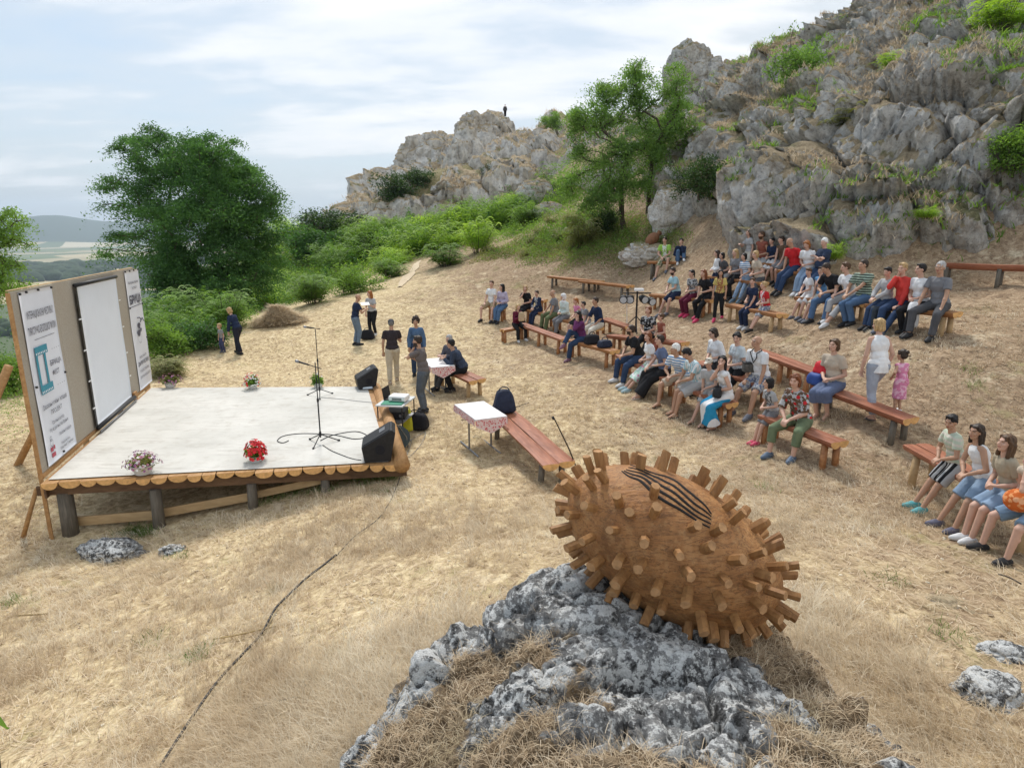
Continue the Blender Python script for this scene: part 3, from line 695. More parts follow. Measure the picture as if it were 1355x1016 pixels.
# half logs running from the front edge to the back
NL = 21
edges_ = np.linspace(0, 1, NL+1); edges_[1:-1] += (rng.random(NL-1)-.5)*.022
for k in range(NL):
    u0, u1 = edges_[k], edges_[k+1]; uc = (u0+u1)/2; wd = np.linalg.norm(sB-sA)*(u1-u0)*.5*(.90+.12*rng.random()); ov = .05+.08*rng.random()
    a = SP_(uc, 0)-so_; c = SP_(uc, 1)-so_; d = (c-a)/np.linalg.norm(c-a); a = a-d*ov; sd_ = np.array([d[1], -d[0], 0])
    mb = MB(); n = 9; an = np.linspace(0, PI, n); dz = .098*(.85+.3*rng.random())
    prof = [(math.cos(t_)*wd, -math.sin(t_)*dz) for t_ in an]
    V = [a+sd_*p_[0]+[0, 0, p_[1]] for p_ in prof]+[c+sd_*p_[0]+[0, 0, p_[1]] for p_ in prof]
    Fs = [(i, i+1, n+i+1, n+i) for i in range(n-1)]+[(n-1, 0, n, 2*n-1)]
    mb.add(V, Fs, 0); mb.add(V[:n], [tuple(range(n))], 1); mb.add(V[n:], [tuple(range(n-1, -1, -1))], 1)
    mb.build('log', [W_ORANGE, W_END], stage)
# side log along the right edge
mb = MB(); e0 = SP_(1, -.015)-so_+[.0, 0, .0]; e1 = SP_(1, 1.0)-so_
mb.tube([e0+[.02, 0, -.02], (e0+e1)/2+[.05, 0, -.02], e1+[.02, 0, -.02]], [.13, .12, .11], 10, jit=.05); mb.build('edge_log', W_ORANGE, stage, smooth=True)
# floor covering: one cloth, slightly rippled
m, nt, b = mat_new('stage_covering'); co = coords(nt); n = noise(nt, co, 1.1, 5, .6)
c = ramp(nt, n, [(.3, (.50, .485, .44)), (.65, (.63, .61, .56))]); c = mix(nt, ramp(nt, noise(nt, co, 6, 4), [(.52, 0), (.74, .5)]), c, (.40, .36, .30)); c = mix(nt, ramp(nt, noise(nt, coords(nt, 'pos', (1, 9, 1)), 1.3, 6, .7), [(.55, 0), (.62, .35)]), c, (.36, .33, .29))
nt.links.new(c, b.inputs['Base Color']); b.inputs['Roughness'].default_value = .75; bump(nt, b, n, .3, .02)
gu, gv = np.meshgrid(np.linspace(.012, .965, 50), np.linspace(.005, .985, 60), indexing='ij')
V = np.array([SP_(u, v)-so_ for u, v in zip(gu.ravel(), gv.ravel())]); V[:, 2] += .016+.006*fbm(V*np.array([.7, 3, 1]), 3, 6)
I = np.arange(3000).reshape(50, 60); link('floor_covering', mesh_np('floor_covering', V, np.stack([I[:-1, :-1], I[1:, :-1], I[1:, 1:], I[:-1, 1:]], -1).reshape(-1, 4)), m, stage)
mb = MB(); t_ = np.linspace(0, 1, 30)   # long creases are seams between sheets
# beams under the logs
def beam(name, u0, v0, u1, v1, r, z, mat, flat=False, parent=stage):
    a = SP_(u0, v0)-so_; c = SP_(u1, v1)-so_; a[2] += z; c[2] += z; mb = MB()
    if flat:
        d = c-a; L = np.linalg.norm(d); an = math.atan2(d[1], d[0]); mb.box((a+c)/2, (L, r*.5, r*2), rotz(an), bev=.006)
    else: mb.tube([a, (a+c)/2, c], r, 9, jit=.06)
    mb.build(name, mat, parent, smooth=not flat)
beam('beam', -.03, .02, 1.02, .02, .075, -.19, W_DARK, True)
beam('beam', -.01, .5, 1.0, .5, .08, -.19, W_DARK, True); beam('beam', -.01, .97, 1.0, .97, .08, -.19, W_DARK, True)
beam('beam', .0, .0, .0, 1, .07, -.2, W_DARK, True)
def post(u, v, r, mat, top=-.25):
    p = SP_(u, v); g_ = Z(p[0], p[1])-.15; q = p-so_; mb = MB(); mb.tube([[q[0], q[1], g_-so_[2]], [q[0]+.01, q[1], q[2]+top]], [r*1.05, r], 11, jit=.05); mb.build('post', mat, stage, smooth=True)
for (u, v, r, mt) in [(.035,.03,.11,W_GREY),(.285,.015,.085,W_GREY),(.555,.02,.075,W_GREY),(.77,.03,.07,W_GREY),(.10,.5,.08,W_GREY),(.4,.5,.07,W_GREY),(.05,.95,.08,W_GREY),(.28,.35,.045,W_DARK),(.22,.35,.04,W_DARK),(.5,.95,.07,W_GREY),(.97,.97,.07,W_GREY)]: post(u, v, r, mt)
def rail(u0, v0, h0, u1, v1, h1, w_, mat, name='rail'):
    a = SP_(u0, v0); c = SP_(u1, v1); a[2] = Z(a[0], a[1])+h0; c[2] = Z(c[0], c[1])+h1; a -= so_; c -= so_; d = c-a; L = np.linalg.norm(d)
    mb = MB(); R_ = rotz(math.atan2(d[1], d[0]))@roty(-math.asin(d[2]/L)); mb.box((a+c)/2, (L, .045, w_), R_, bev=.006); mb.build(name, mat, stage)
rail(.03, .05, .14, .27, .04, .16, .15, W_PALE); rail(.275, .045, .16, .545, .05, .14, .14, W_PALE); rail(.55, .055, .14, .76, .05, .16, .12, W_PALE)
rail(.0, .09, .62, .30, .12, .50, .16, W_ORANGE); rail(.25, .30, .34, .52, .32, .30, .2, W_PALE)
mb = MB(); a = SP_(.0, .13)-so_+[0, 0, -.30]; c = SP_(.2, .2)-so_+[0, 0, -.30]; mb.tube([a, c], .07, 9); mb.build('crosspiece', [W_ORANGE], stage, smooth=True)
# ================================================================ BACKDROP WALL
e = (sD-sA); LB = float(np.linalg.norm(e)); e = e/LB; nrm = np.array([e[1], -e[0], 0]); HB = 2.77
def BP(s, z, o=0.0): return sA+e*s+nrm*(o-.02)+np.array([0, 0, z])       # s along, z above deck, o proud of panel face
def bs(px, z):
    lo, hi = -1, LB+1
    for _ in range(40):
        mi = (lo+hi)/2
        if proj(BP(mi, z))[0] < px: lo = mi
        else: hi = mi
    return (lo+hi)/2
bd = empty('backdrop_wall', BP(LB/2, 0)*[1, 1, 0]+[0, 0, Z(*BP(LB/2, 0)[:2])], 'beige board wall on a timber frame standing along the left side of the stage', 'backdrop'); bo = np.array(bd.location)
m, nt, b = mat_new('beige_chipboard'); co = coords(nt)
nt.links.new(mix(nt, ramp(nt, noise(nt, co, 1.3, 4), [(.4, 0), (.7, .4)]), ramp(nt, noise(nt, co, 45, 4, .8), [(.3, (.30, .265, .215)), (.7, (.46, .415, .35))]), (.34, .28, .2)), b.inputs['Base Color'])
def bbox(s0, s1, z0, z1, o0, o1):
    mb = MB(); c = BP((s0+s1)/2, (z0+z1)/2, (o0+o1)/2)-bo; mb.box(c, (s1-s0, o1-o0, z1-z0), rotz(math.atan2(e[1], e[0])), bev=.004); return mb
npan = 4
for k in range(npan): bbox(.06+k*(LB-.02)/npan, .06+(k+1)*(LB-.02)/npan-.004, .10, HB+(.006*(k % 2)), -.02, 0).build('panel', m, bd)
bbox(.030, .056, -1.0, HB-.01, -.045, .010).build('frame_post', W_ORANGE, bd); bbox(LB+.05, LB+.12, -.6, HB-.02, -.10, .01).build('frame_post', W_PALE, bd)
bbox(2.0, 2.08, -.6, HB-.05, -.10, -.022).build('frame_post', W_PALE, bd); bbox(4.0, 4.08, -.6, HB-.05, -.10, -.022).build('frame_post', W_PALE, bd)
bbox(.06, LB, HB+.008, HB+.022, -.05, -.005).build('top_rail', W_PALE, bd); bbox(.06, LB, .025, .085, -.06, .012).build('bottom_rail', W_ORANGE, bd)
bbox(LB-1.35, LB-1.15, .03, .2, .02, .07).build('wedge_block', W_ORANGE, bd)
def strut(s, z, back, name='prop', r_=.055):
    a = BP(s, z, -.14)-bo; f_ = BP(s, 0, -back); f_[2] = Z(f_[0], f_[1])-.05; mb = MB(); mb.tube([a, f_-bo], [r_, r_*1.1], 9, jit=.05); mb.build(name, W_ORANGE, bd, smooth=True)
strut(.0, 1.75, 1.5); strut(3, 1.8, 1.6); strut(5.8, 1.7, 1.5); strut(.15, -.15, .45, r_=.03)
# ---- things hanging on it
M_BANNER = simple('banner_vinyl', (.72, .74, .80), .55, .03, 3, bmp=.05)
M_INK = simple('grey_ink', (.10, .10, .13), .7, .05, 8, bmp=0); M_TEAL = simple('teal_print', (.045, .27, .36), .6, .05, 8, bmp=0); M_REDP = simple('red_print', (.45, .07, .10), .6, .05, 8, bmp=0)
def sheet(name, s0, s1, z0, z1, o, mat, label, cat, wave=.006, parent=None, skew=0):
    nx, nz = 14, 40; u, v = np.meshgrid(np.linspace(0, 1, nx), np.linspace(0, 1, nz), indexing='ij'); u = u.ravel(); v = v.ravel()
    base = BP((s0+s1)/2, z0)
    w_ = o+wave*np.sin(v*9+u*5)+wave*fbm(np.stack([u*3, v*5, u*0+s0], 1), 2, 3)
    V = np.array([BP(s0+(s1-s0)*a_+skew*c_, z0+(z1-z0)*c_, k_)-base for a_, c_, k_ in zip(u, v, w_)]); n = len(V); B = V-nrm*.003
    I = np.arange(nx*nz).reshape(nx, nz); q_ = np.stack([I[:-1, :-1], I[1:, :-1], I[1:, 1:], I[:-1, 1:]], -1).reshape(-1, 4)
    rim = []
    loop = list(I[:, 0])+list(I[-1, 1:])+list(I[-2::-1, -1])+list(I[0, -2:0:-1])
    for i in range(len(loop)): a_, c_ = loop[i], loop[(i+1) % len(loop)]; rim.append((a_, c_, c_+n, a_+n))
    me = mesh_np(name, np.vstack([V, B]), [q_, q_[:, ::-1]+n, np.array(rim)])
    r = link(name, me, mat, None, base)
    if label: tag(r, label, cat)
    return r, base
Rb = Matrix(((e[0], 0, nrm[0]), (e[1], 0, nrm[1]), (0, 1, 0)))   # text x -> along, y -> up, z -> normal
def text(body, s, z, size, mat, parent, base, o=.014, width=None, slant=0, bold=0):
    cu = bpy.data.curves.new('lettering', 'FONT'); cu.body = body; cu.size = size; cu.align_x = 'CENTER'; cu.align_y = 'CENTER'; cu.offset = bold; cu.resolution_u = 2
    to = bpy.data.objects.new('lettering', cu); col.objects.link(to); bpy.context.view_layer.update()
    me = bpy.data.meshes.new_from_object(to); bpy.data.objects.remove(to)
    xs = [v.co.x for v in me.vertices]; k = 1
    if width and xs: k = width/(max(xs)-min(xs))
    c = BP(s, z, o)-base
    for v in me.vertices:
        p = Rb@Vector((v.co.x*k, v.co.y, 0)); v.co = Vector(c)+p
    return link('lettering', me, mat, parent)
def patch(name, rects, o, mat, parent, base):
    mb = MB()
    for (s0, s1, z0, z1) in rects:
        V = [BP(s0, z0, o)-base, BP(s1, z0, o)-base, BP(s1, z1, o)-base, BP(s0, z1, o)-base]; mb.add(V, [(0, 1, 2, 3)])
    return mb.build(name, mat, parent)
b0, b1_ = bs(23, HB-.1), bs(67, HB-.1)
z0, z1 = .13, HB-.03
ban, bb = sheet('banner', b0, b1_, z0, z1, .016, M_BANNER, 'wide white film festival banner with teal film-strip logo at the near end of the backdrop', 'banner', .004)
bc = (b0+b1_)/2; bw = b1_-b0
T = lambda t_, f, sz, wf, mt=M_INK, off=0, **k: text(t_, bc+off*bw, z0+(z1-z0)*f, sz, mt, ban, bb, o=.030, width=bw*wf, **k)
T('ИНТЕРНАЦИОНАЛНИ ФЕСТИВАЛ', .865, .15, .80, bold=.002); T('ТУРИСТИЧКО-ЕКОЛОШКОГ ФИЛМА', .775, .15, .86, bold=.002)
T('БРИЦА', .56, .11, .36, off=.22, bold=.001); T('ФЕСТ', .50, .10, .22, off=.18, bold=.001); T('· · · ·', .64, .12, .24, off=.28); T('· · · ·', .42, .12, .24, off=.28)
T('Дешавање и манифестација', .335, .10, .78); T('ПРОЈЕКТ', .285, .10, .36)
T('Организатор', .225, .075, .40); T('Музеј детињства Врдник', .19, .075, .62)
T('Локални медији', .135, .07, .42, off=.16); T('Покровитељ', .075, .06, .3, off=.12); T('Општина Градина', .05, .06, .45, off=.14)
lx = lambda a: b0+bw*a; lz = lambda a: z0+(z1-z0)*a
fr_ = [(lx(.14), lx(.52), lz(.635), lz(.685)), (lx(.14), lx(.52), lz(.41), lz(.46)), (lx(.14), lx(.20), lz(.46), lz(.635)), (lx(.38), lx(.44), lz(.46), lz(.635))]
patch('film_logo', fr_, .032, M_TEAL, ban, bb)
patch('logo_holes', [(lx(.16+.05*k), lx(.185+.05*k), lz(zz_), lz(zz_+.012)) for k in range(7) for zz_ in (.640, .416)], .034, M_BANNER, ban, bb)
patch('ruled_line', [(lx(.2), lx(.82), lz(.725), lz(.728))], .030, M_INK, ban, bb)
patch('crest', [(lx(.12), lx(.2), lz(.07), lz(.095)), (lx(.22), lx(.26), lz(.075), lz(.10)), (lx(.13), lx(.25), lz(.035), lz(.06))], .030, M_REDP, ban, bb)
def ring(name, s, z, r, mat, parent, base, o=.03, w_=.006):
    mb = MB(); a = np.linspace(0, 2*PI, 25); V = [BP(s+math.cos(t_)*r, z+math.sin(t_)*r*1.2, o)-base for t_ in a]+[BP(s+math.cos(t_)*(r-w_), z+math.sin(t_)*(r-w_)*1.2, o)-base for t_ in a]
    mb.add(V, [(i, i+1, 26+i, 25+i) for i in range(24)]); return mb.build(name, mat, parent)
ring('emblem', lx(.18), lz(.145), .035, M_INK, ban, bb); ring('emblem', lx(.18), lz(.12), .05, M_INK, ban, bb)
def eyelets(parent, base, spots, mat=None):
    for (s, z) in spots:
        mb = MB(); c = BP(s, z, .03)-base; mb.tube([c-nrm*.012, c+nrm*.012], .018, 8); mb.build('clip', mat or M_BLACK, parent)
eyelets(ban, bb, [(lx(.02), z1-.02), (lx(.2), z1-.01), (lx(.55), z1-.01), (lx(.97), z1-.015), (lx(.03), lz(.47)), (lx(.97), lz(.47)), (lx(.5), lz(.02))])
c0, c1 = bs(163.5, HB-.1), bs(181.5, HB-.1)
ban, bb = sheet('banner', c0, c1, .10, HB-.03, .016, M_BANNER, 'narrow white banner with a bicycle-like emblem at the far end of the backdrop', 'banner', .004)
b0, b1_, z0, z1 = c0, c1, .10, HB-.03; bc = (b0+b1_)/2; bw = b1_-b0
T('Интернационални', .90, .085, .72); T('фестивал', .855, .085, .4); T('БРИЦА', .755, .25, .84, bold=.008)
T('музеј детињства', .27, .08, .5); T('ДОМАЋИН ФЕСТИВАЛА', .215, .12, .84, bold=.003); T('ТУРИСТИЧКА', .15, .08, .7); T('ОРГАНИЗАЦИЈА', .10, .08, .8)
patch('ruled_line', [(lx(.08), lx(.92), lz(.70), lz(.705))], .030, M_INK, ban, bb)
mb = MB()
for (pts_, r_) in [([(.45,.60),(.62,.595),(.72,.57),(.62,.555)], .010), ([(.62,.555),(.80,.585),(.9,.55)], .008)]: mb.tube([BP(lx(a), lz(b_), .03)-bb for a, b_ in pts_], r_, 5)
for (a, b_, r_) in [(.5, .53, .10), (.44, .47, .11), (.6, .49, .06)]:
    an = np.linspace(0, 2*PI, 12, endpoint=False); mb.add([BP(lx(a)+math.cos(t_)*r_*(1+.3*math.sin(3*t_)), lz(b_)+math.sin(t_)*r_*.7, .031)-bb for t_ in an], [tuple(range(12))])
mb.build('emblem', M_INK, ban); ring('emblem', lx(.45), lz(.46), .17, M_INK, ban, bb)
eyelets(ban, bb, [(lx(.04), z1-.01), (lx(.35), z1-.01), (lx(.65), z1-.01), (lx(.96), z1-.01), (lx(.03), lz(.7)), (lx(.97), lz(.7)), (lx(.97), lz(.4))])
# projection screen
s0, s1 = bs(97, HB-.2), bs(150, HB-.2)
scr, bb = sheet('projection_screen', s0+.03, s1, .16, HB-.10, .045, simple('screen_cloth', (.74, .77, .82), .6, .02, 3, bmp=.02), 'large blank white projection screen hanging in the middle of the backdrop', 'screen', .004, skew=0)
mb = MB(); mb.tube([BP(s0-.05, HB-.09, .05)-bb, BP(s1+.04, HB-.09, .05)-bb], .035, 10); mb.build('top_bar', M_BLACK, scr, smooth=True)
mb = MB(); mb.tube([BP(s0-.04, .12, .07)-bb, BP(s1+.08, .12, .07)-bb], .040, 10); mb.build('bottom_bar', M_BLACK, scr, smooth=True)
mb = MB(); mb.tube([BP(s0-.04, .055, .10)-bb, BP(s1+.08, .055, .10)-bb], .018, 8); mb.build('weight_rod', M_METAL, scr, smooth=True)
patch('black_border', [(s0-.05, s0+.03, .16, HB-.10)], .052, M_BLACK, scr, bb)
for zc in (.5, 1.0, 1.55, 2.1):
    mb = MB(); mb.box(BP(s0-.06, zc, .06)-bb, (.10, .012, .02), rotz(math.atan2(e[1], e[0]))); mb.build('tie', M_WHITE, scr)
    mb = MB(); mb.box(BP(s1+.03, zc+.1, .06)-bb, (.08, .012, .02), rotz(math.atan2(e[1], e[0]))); mb.build('tie', M_WHITE, scr)
# ================================================================ ON THE STAGE
def deck(px, py): return onplane(px, py, ZS+.02)
def mic_stand(px, py, h, boom, label, rz):
    p = deck(px, py); r = empty('microphone_stand', p, label, 'microphone stand', 'microphone stands on the stage', rz)
    mb = MB(); mb.tube([(0, 0, .10), (0, 0, h*.55)], .0125, 8); mb.tube([(0, 0, h*.5), (0, 0, h)], .009, 8); mb.build('pole', M_BLACK, r, smooth=True)
    for k in range(3):
        a = k*2*PI/3+.3; mb = MB(); mb.tube([(0, 0, .16), (math.cos(a)*.30, math.sin(a)*.30, .012)], .010, 6); mb.tube([(math.cos(a)*.285, math.sin(a)*.285, .016), (math.cos(a)*.325, math.sin(a)*.325, .01)], .016, 6); mb.build('leg', M_BLACK, r)
    mb = MB(); mb.tube([(0, 0, .13), (0, 0, .20)], .022, 8); mb.tube([(0, 0, h*.52), (0, 0, h*.56)], .02, 8); mb.build('collar', M_BLACK, r)
    b0, b1 = boom
    mb = MB(); mb.tube([b0, b1], .008, 7); mb.build('boom', M_BLACK, r)
    b0, b1 = np.array(b0), np.array(b1); d = (b1-b0)/np.linalg.norm(b1-b0)
    mb = MB(); mb.tube([b1, b1+d*.05, b1+d*.17], [.012, .015, .017], 8); mb.build('microphone', M_BLACK, r, smooth=True)
    mb = MB(); mb.tube([b1+d*.17, b1+d*.19, b1+d*.225, b1+d*.24], [.018, .027, .027, .012], 10); mb.build('microphone_head', M_METAL, r, smooth=True)
mic_stand(424.6, 586, 1.42, ((.10, 0, 1.31), (-.10, 0, 1.38)), 'black microphone stand nearer the front log edge, its boom bent to the left', .1)
mic_stand(423.5, 524, 1.50, ((.11, .02, 1.49), (-.02, 0, 1.52)), 'tall black microphone stand farther back on the stage', .5)
def cable(name, pts, r, label, mat=None, cat='cable', sub=6, group=None):
    pts = np.array(pts); n = len(pts); t = np.arange(n); tt = np.linspace(0, n-1, (n-1)*sub+1)
    # catmull-rom
    def cr(k, f): a, b_, c, d = pts[max(k-1, 0)], pts[k], pts[min(k+1, n-1)], pts[min(k+2, n-1)]; return .5*((2*b_)+(-a+c)*f+(2*a-5*b_+4*c-d)*f*f+(-a+3*b_-3*c+d)*f**3)
    P_ = np.array([cr(min(int(x), n-2), x-min(int(x), n-2)) for x in tt]); base = P_[0].copy(); mb = MB(); mb.tube(P_-base, r, 6)
    return tag(mb.build(name, mat or M_BLACK, None, smooth=True, loc=base), label, cat, group)
cable('cable', [deck(*p)+[0, 0, .004] for p in [(424,583),(440,576),(470,571),(486,577),(470,581),(445,576),(420,574),(395,574),(375,577),(367,583),(374,586),(382,583)]], .007, 'black cable looping on the white stage floor from the near stand to a plug')
cable('cable', [deck(*p)+[0, 0, .004] for p in [(427,589),(438,596),(452,602),(466,607),(478,609)]], .006, 'short black cable running from the near stand to the front wedge speaker')
cable('cable', [deck(*p)+[0, 0, .004] for p in [(425,526),(450,528),(475,531),(497,533)]], .005, 'thin grey cable running right from the rear microphone stand', M_METAL)
def wedge(px, py, w_, rz, label, s_=1.0):
    p = deck(px, py); r = empty('wedge_speaker', p, label, 'speaker', 'wedge speakers on the stage', rz)
    prof = [(-.20, 0), (.21, 0), (.30, .47), (.235, .52), (-.24, .25)]; prof = [(a*s_, b_*s_) for a, b_ in prof]; D = .52*s_
    mb = MB(); V = [(a, -D/2, b_) for a, b_ in prof]+[(a, D/2, b_) for a, b_ in prof]; n = 5
    mb.add(V, [tuple(range(n)), tuple(range(2*n-1, n-1, -1))]+[(i, i+n, (i+1) % n+n, (i+1) % n) for i in range(n)]); o = mb.build('cabinet', M_BLACK, r)
    bv = o.modifiers.new('b', 'BEVEL'); bv.width = .012; bv.segments = 2
    a = np.array([-.24, 0, .25])*s_; c = np.array([.235, 0, .52])*s_; d = (c-a)/np.linalg.norm(c-a); nn = np.array([-d[2], 0, d[0]]); ang = -math.atan2(d[2], d[0])
    mb = MB(); mb.box((a+c)/2+nn*.006, (np.linalg.norm(c-a)*.9, D*.9, .012), roty(ang), bev=.004); mb.build('grille', simple('grille_mesh', (.03, .03, .032), .6, .4, 60, metal=.3), r)
    mb = MB(); mb.box((a*.3+c*.7)+nn*.016, (.10*s_, .17*s_, .012), roty(ang), bev=.003); mb.build('handle', M_METAL, r)
    mb = MB(); mb.tube([(.05*s_, -D/2-.004, .2*s_), (.05*s_, -D/2-.012, .2*s_)], .075*s_, 16); mb.build('port', M_BLACKC, r)
    return r
wedge(500, 604, .5, .18, 'black wedge speaker at the near right corner of the stage'); wedge(484, 512, .5, .35, 'black wedge speaker at the far right corner of the stage', .95)
p = deck(487, 514); r = empty('tablet', p+[-.0, -.05, .0], 'small pale tablet leaning against the far speaker', 'tablet', rz=.3)
mb = MB(); mb.box((0, 0, .06), (.24, .02, .17), rotx(-.9), bev=.006); mb.build('casing', M_METAL, r); mb = MB(); mb.box((0, -.012, .069), (.20, .006, .13), rotx(-.9)); mb.build('screen', simple('pale_screen', (.55, .62, .68), .2, .05, 5, bmp=0), r)
# ---- flower pots
M_PETALS = {'red': simple('red_petals', (.62, .02, .03), .6, .25, 30, bmp=0), 'purple': simple('purple_petals', (.33, .13, .30), .6, .25, 30, bmp=0), 'white': simple('white_petals', (.80, .80, .76), .6, .1, 30, bmp=0), 'pink': simple('pink_petals', (.5, .22, .3), .6, .25, 30, bmp=0)}
M_POT = simple('pale_plastic_pot', (.60, .60, .58), .6, .05, 9, bmp=0)
def flowers(p, label, cols, R, H, nb, seed, pot=(.13, .12), leafm=None, tall=0):
    g = np.random.default_rng(seed); r = empty('flower_pot', p, label, 'flower pot', 'flower pots set around the stage')
    mb = MB(); a_, h_ = pot; mb.tube([(0, 0, 0), (0, 0, .01), (0, 0, h_), (0, 0, h_+.012), (0, 0, h_+.012), (0, 0, h_-.01)], [a_*.7, a_*.72, a_, a_*1.06, a_*.95, a_*.9], 16); mb.build('pot', M_POT, r, smooth=True, auto=40)
    d = g.normal(size=(620, 3)); d /= np.linalg.norm(d, axis=1)[:, None]; d[:, 2] = np.abs(d[:, 2]); rad = g.random(620)**.4*(.75+.4*vnoise(d*2.2+seed, 2))
    pt = d*rad[:, None]*[R, R, H]+[0, 0, h_*.8]; v, f = leaves(pt, d, .055, .032, g); link('foliage', mesh_np('foliage', v, f, smooth=False), leafm or LF_SHRUB, r)
    for ck in set(cols):
        mb = MB(); k = 0
        for i in range(nb):
            if cols[i % len(cols)] != ck: continue
            dd = g.normal(size=3); dd /= np.linalg.norm(dd); dd[2] = abs(dd[2]); rr_ = (.85+.25*g.random()); c = dd*rr_*[R, R, H*1.05]+[0, 0, h_*.85]
            for j in range(5):   # five petals
                an = j*2*PI/5+g.random(); t1 = np.cross(dd, [.1, .3, 1]); t1 /= np.linalg.norm(t1)+1e-9; t2 = np.cross(dd, t1); q_ = math.cos(an)*t1+math.sin(an)*t2; s2 = np.cross(dd, q_); z_ = .022 if ck != 'red' else .033
                mb.add([c, c+q_*z_*.6+s2*z_*.45+dd*.006, c+q_*z_+dd*.01, c+q_*z_*.6-s2*z_*.45+dd*.006], [(0, 1, 2, 3)])
        mb.build('blossoms', M_PETALS[ck], r)
    return r
flowers(deck(190, 626), 'bushy purple and white flowers in a pale bowl at the near left of the stage', ['purple', 'white', 'pink'], .25, .22, 150, 1, pot=(.16, .13), leafm=LF_OLIVE)
flowers(deck(339, 610), 'vivid red geranium in a pot on the front edge of the stage', ['red'], .17, .26, 130, 2, pot=(.11, .09))
flowers(onplane(226, 512, ZS+.02), 'low purple flowers in a white pot beside the far end of the backdrop', ['purple', 'pink'], .26, .2, 60, 3, pot=(.15, .13), leafm=LF_OLIVE)
flowers(onplane(334, 514, ZS+.02), 'white and red flowers in a pot at the middle of the far stage edge', ['white', 'white', 'red'], .20, .26, 110, 4, pot=(.12, .10))
flowers(onplane(421, 512, ZS+.02), 'plain green plant in a pot behind the rear microphone stand', ['white'], .20, .30, 8, 5, pot=(.12, .10))
# ================================================================ TECHNICIAN'S TABLE AND GEAR
def gp(px, py, h=0): p = hit(px, py, h); return np.array([p[0], p[1], Z(p[0], p[1])])
tp_ = gp(526, 578); r = empty('equipment_table', tp_, 'small metal-legged table carrying a projector beside the stage', 'table', rz=-.18)
mb = MB(); mb.box((0, 0, .74), (.56, .80, .03), bev=.006); mb.build('table_top', simple('pale_laminate', (.55, .56, .55), .5, .05, 5), r)
for sx_ in (-.25, .25):
    for sy_ in (-.36, .36): mb = MB(); mb.tube([(sx_, sy_, -.05), (sx_, sy_, .725)], .013, 6); mb.build('leg', M_BLACK, r)
mb = MB(); mb.box((0, 0, .40), (.52, .74, .02), bev=.004); mb.build('shelf', M_METAL, r)
def loc(r_, x, y, z): return np.array(r_.matrix_basis@Vector((x, y, z))) if False else np.array(r_.location)+rotz(r_.rotation_euler[2])@np.array([x, y, z])
q_ = empty('projector', loc(r, .08, -.02, .765), 'white video projector on the equipment table', 'projector', rz=-.2)
mb = MB(); mb.box((0, 0, .065), (.36, .28, .11), bev=.025); mb.build('casing', M_WHITE, q_, smooth=False); mb = MB(); mb.tube([(-.18, .04, .065), (-.21, .04, .065)], .035, 12); mb.build('lens', M_BLACK, q_)
mb = MB(); mb.box((.0, -.141, .06), (.2, .006, .05)); mb.build('vent', M_METAL, q_)
q_ = empty('folder', loc(r, .02, -.22, .757), 'green folder under the front of the projector', 'folder', rz=-.1); mb = MB(); mb.box((0, 0, .008), (.42, .28, .014), bev=.003); mb.build('cover', simple('green_card', (.03, .22, .13), .6), q_)
q_ = empty('laptop', loc(r, -.12, .12, .757), 'open dark laptop seen edge-on on the equipment table', 'laptop', rz=1.35)
mb = MB(); mb.box((0, 0, .012), (.34, .24, .02), bev=.004); mb.build('keyboard_base', M_BLACK, q_); mb = MB(); mb.box((0, .13, .13), (.34, .012, .23), rotx(-.15), bev=.004); mb.build('lid', M_BLACK, q_)
q_ = empty('mixer_box', loc(r, .0, .05, .41), 'black amplifier box on the lower shelf of the equipment table', 'amplifier'); mb = MB(); mb.box((0, 0, .075), (.38, .45, .15), bev=.01); mb.build('casing', M_BLACK, q_)
mb = MB(); mb.tube([(-.1, -.23, .08), (-.1, -.245, .08)], .03, 10); mb.tube([(.1, -.23, .08), (.1, -.245, .08)], .03, 10); mb.build('knobs', M_METAL, q_)
def sack(name, p, d, mat, label, cat, seed, top=.7, handle=True, rz=0, group=None, hmat=None):
    """soft bag: a rounded box with sagging noise"""
    r_ = empty(name, p, label, cat, group, rz); bm = bmesh.new(); bmesh.ops.create_cube(bm, size=1); bmesh.ops.subdivide_edges(bm, edges=bm.edges[:], cuts=7, use_grid_fill=True)
    V = np.array([v.co[:] for v in bm.verts])*2; Fs = [[v.index for v in f.verts] for f in bm.faces]; bm.free()
    L = np.linalg.norm(V, axis=1)[:, None]; L4 = (np.abs(V)**5).sum(1)[:, None]**.2; V = V/L4
    k = (V[:, 2:3]+1)/2; V = V*np.concatenate([1-(1-top)*k, 1-(1-top)*k, np.ones_like(k)], 1); V = V*(1+.10*fbm(V*1.6+seed, 3, seed)[:, None])
    V = V*np.array(d)/2; V[:, 2] += -V[:, 2].min()
    link('bag_body', mesh_np('bag_body', V, [np.array(Fs)]), mat, r_)
    if handle:
        mb = MB(); t_ = np.linspace(0, PI, 9); hz_ = V[:, 2].max()*.92
        mb.tube([(math.cos(a)*d[0]*.22, 0, hz_+math.sin(a)*.09) for a in t_], .012, 5); mb.build('handle', hmat or mat, r_, smooth=True)
        mb = MB(); mb.box((0, -d[1]*.47*top*1.02, d[2]*.42), (d[0]*.55, .03, d[2]*.45), rotx(-.1), bev=.012); mb.build('pocket', mat, r_)
    return r_
M_YEL = simple('yellow_plastic', (.62, .58, .04), .5, .1, 9); M_NAVY = simple('navy_nylon', (.018, .025, .05), .7, .3, 14, bmp=.3)
sack('yellow_bag', gp(540, 571)+[0, 0, 0], (.28, .22, .46), M_YEL, 'bright yellow carrier bag standing under the equipment table', 'bag', 3, .45)
sack('camera_bag', gp(551, 569), (.56, .30, .36), M_BLACKC, 'bulky black camera bag on the ground by the standing man in grey', 'bag', 4, .8, rz=-.2)
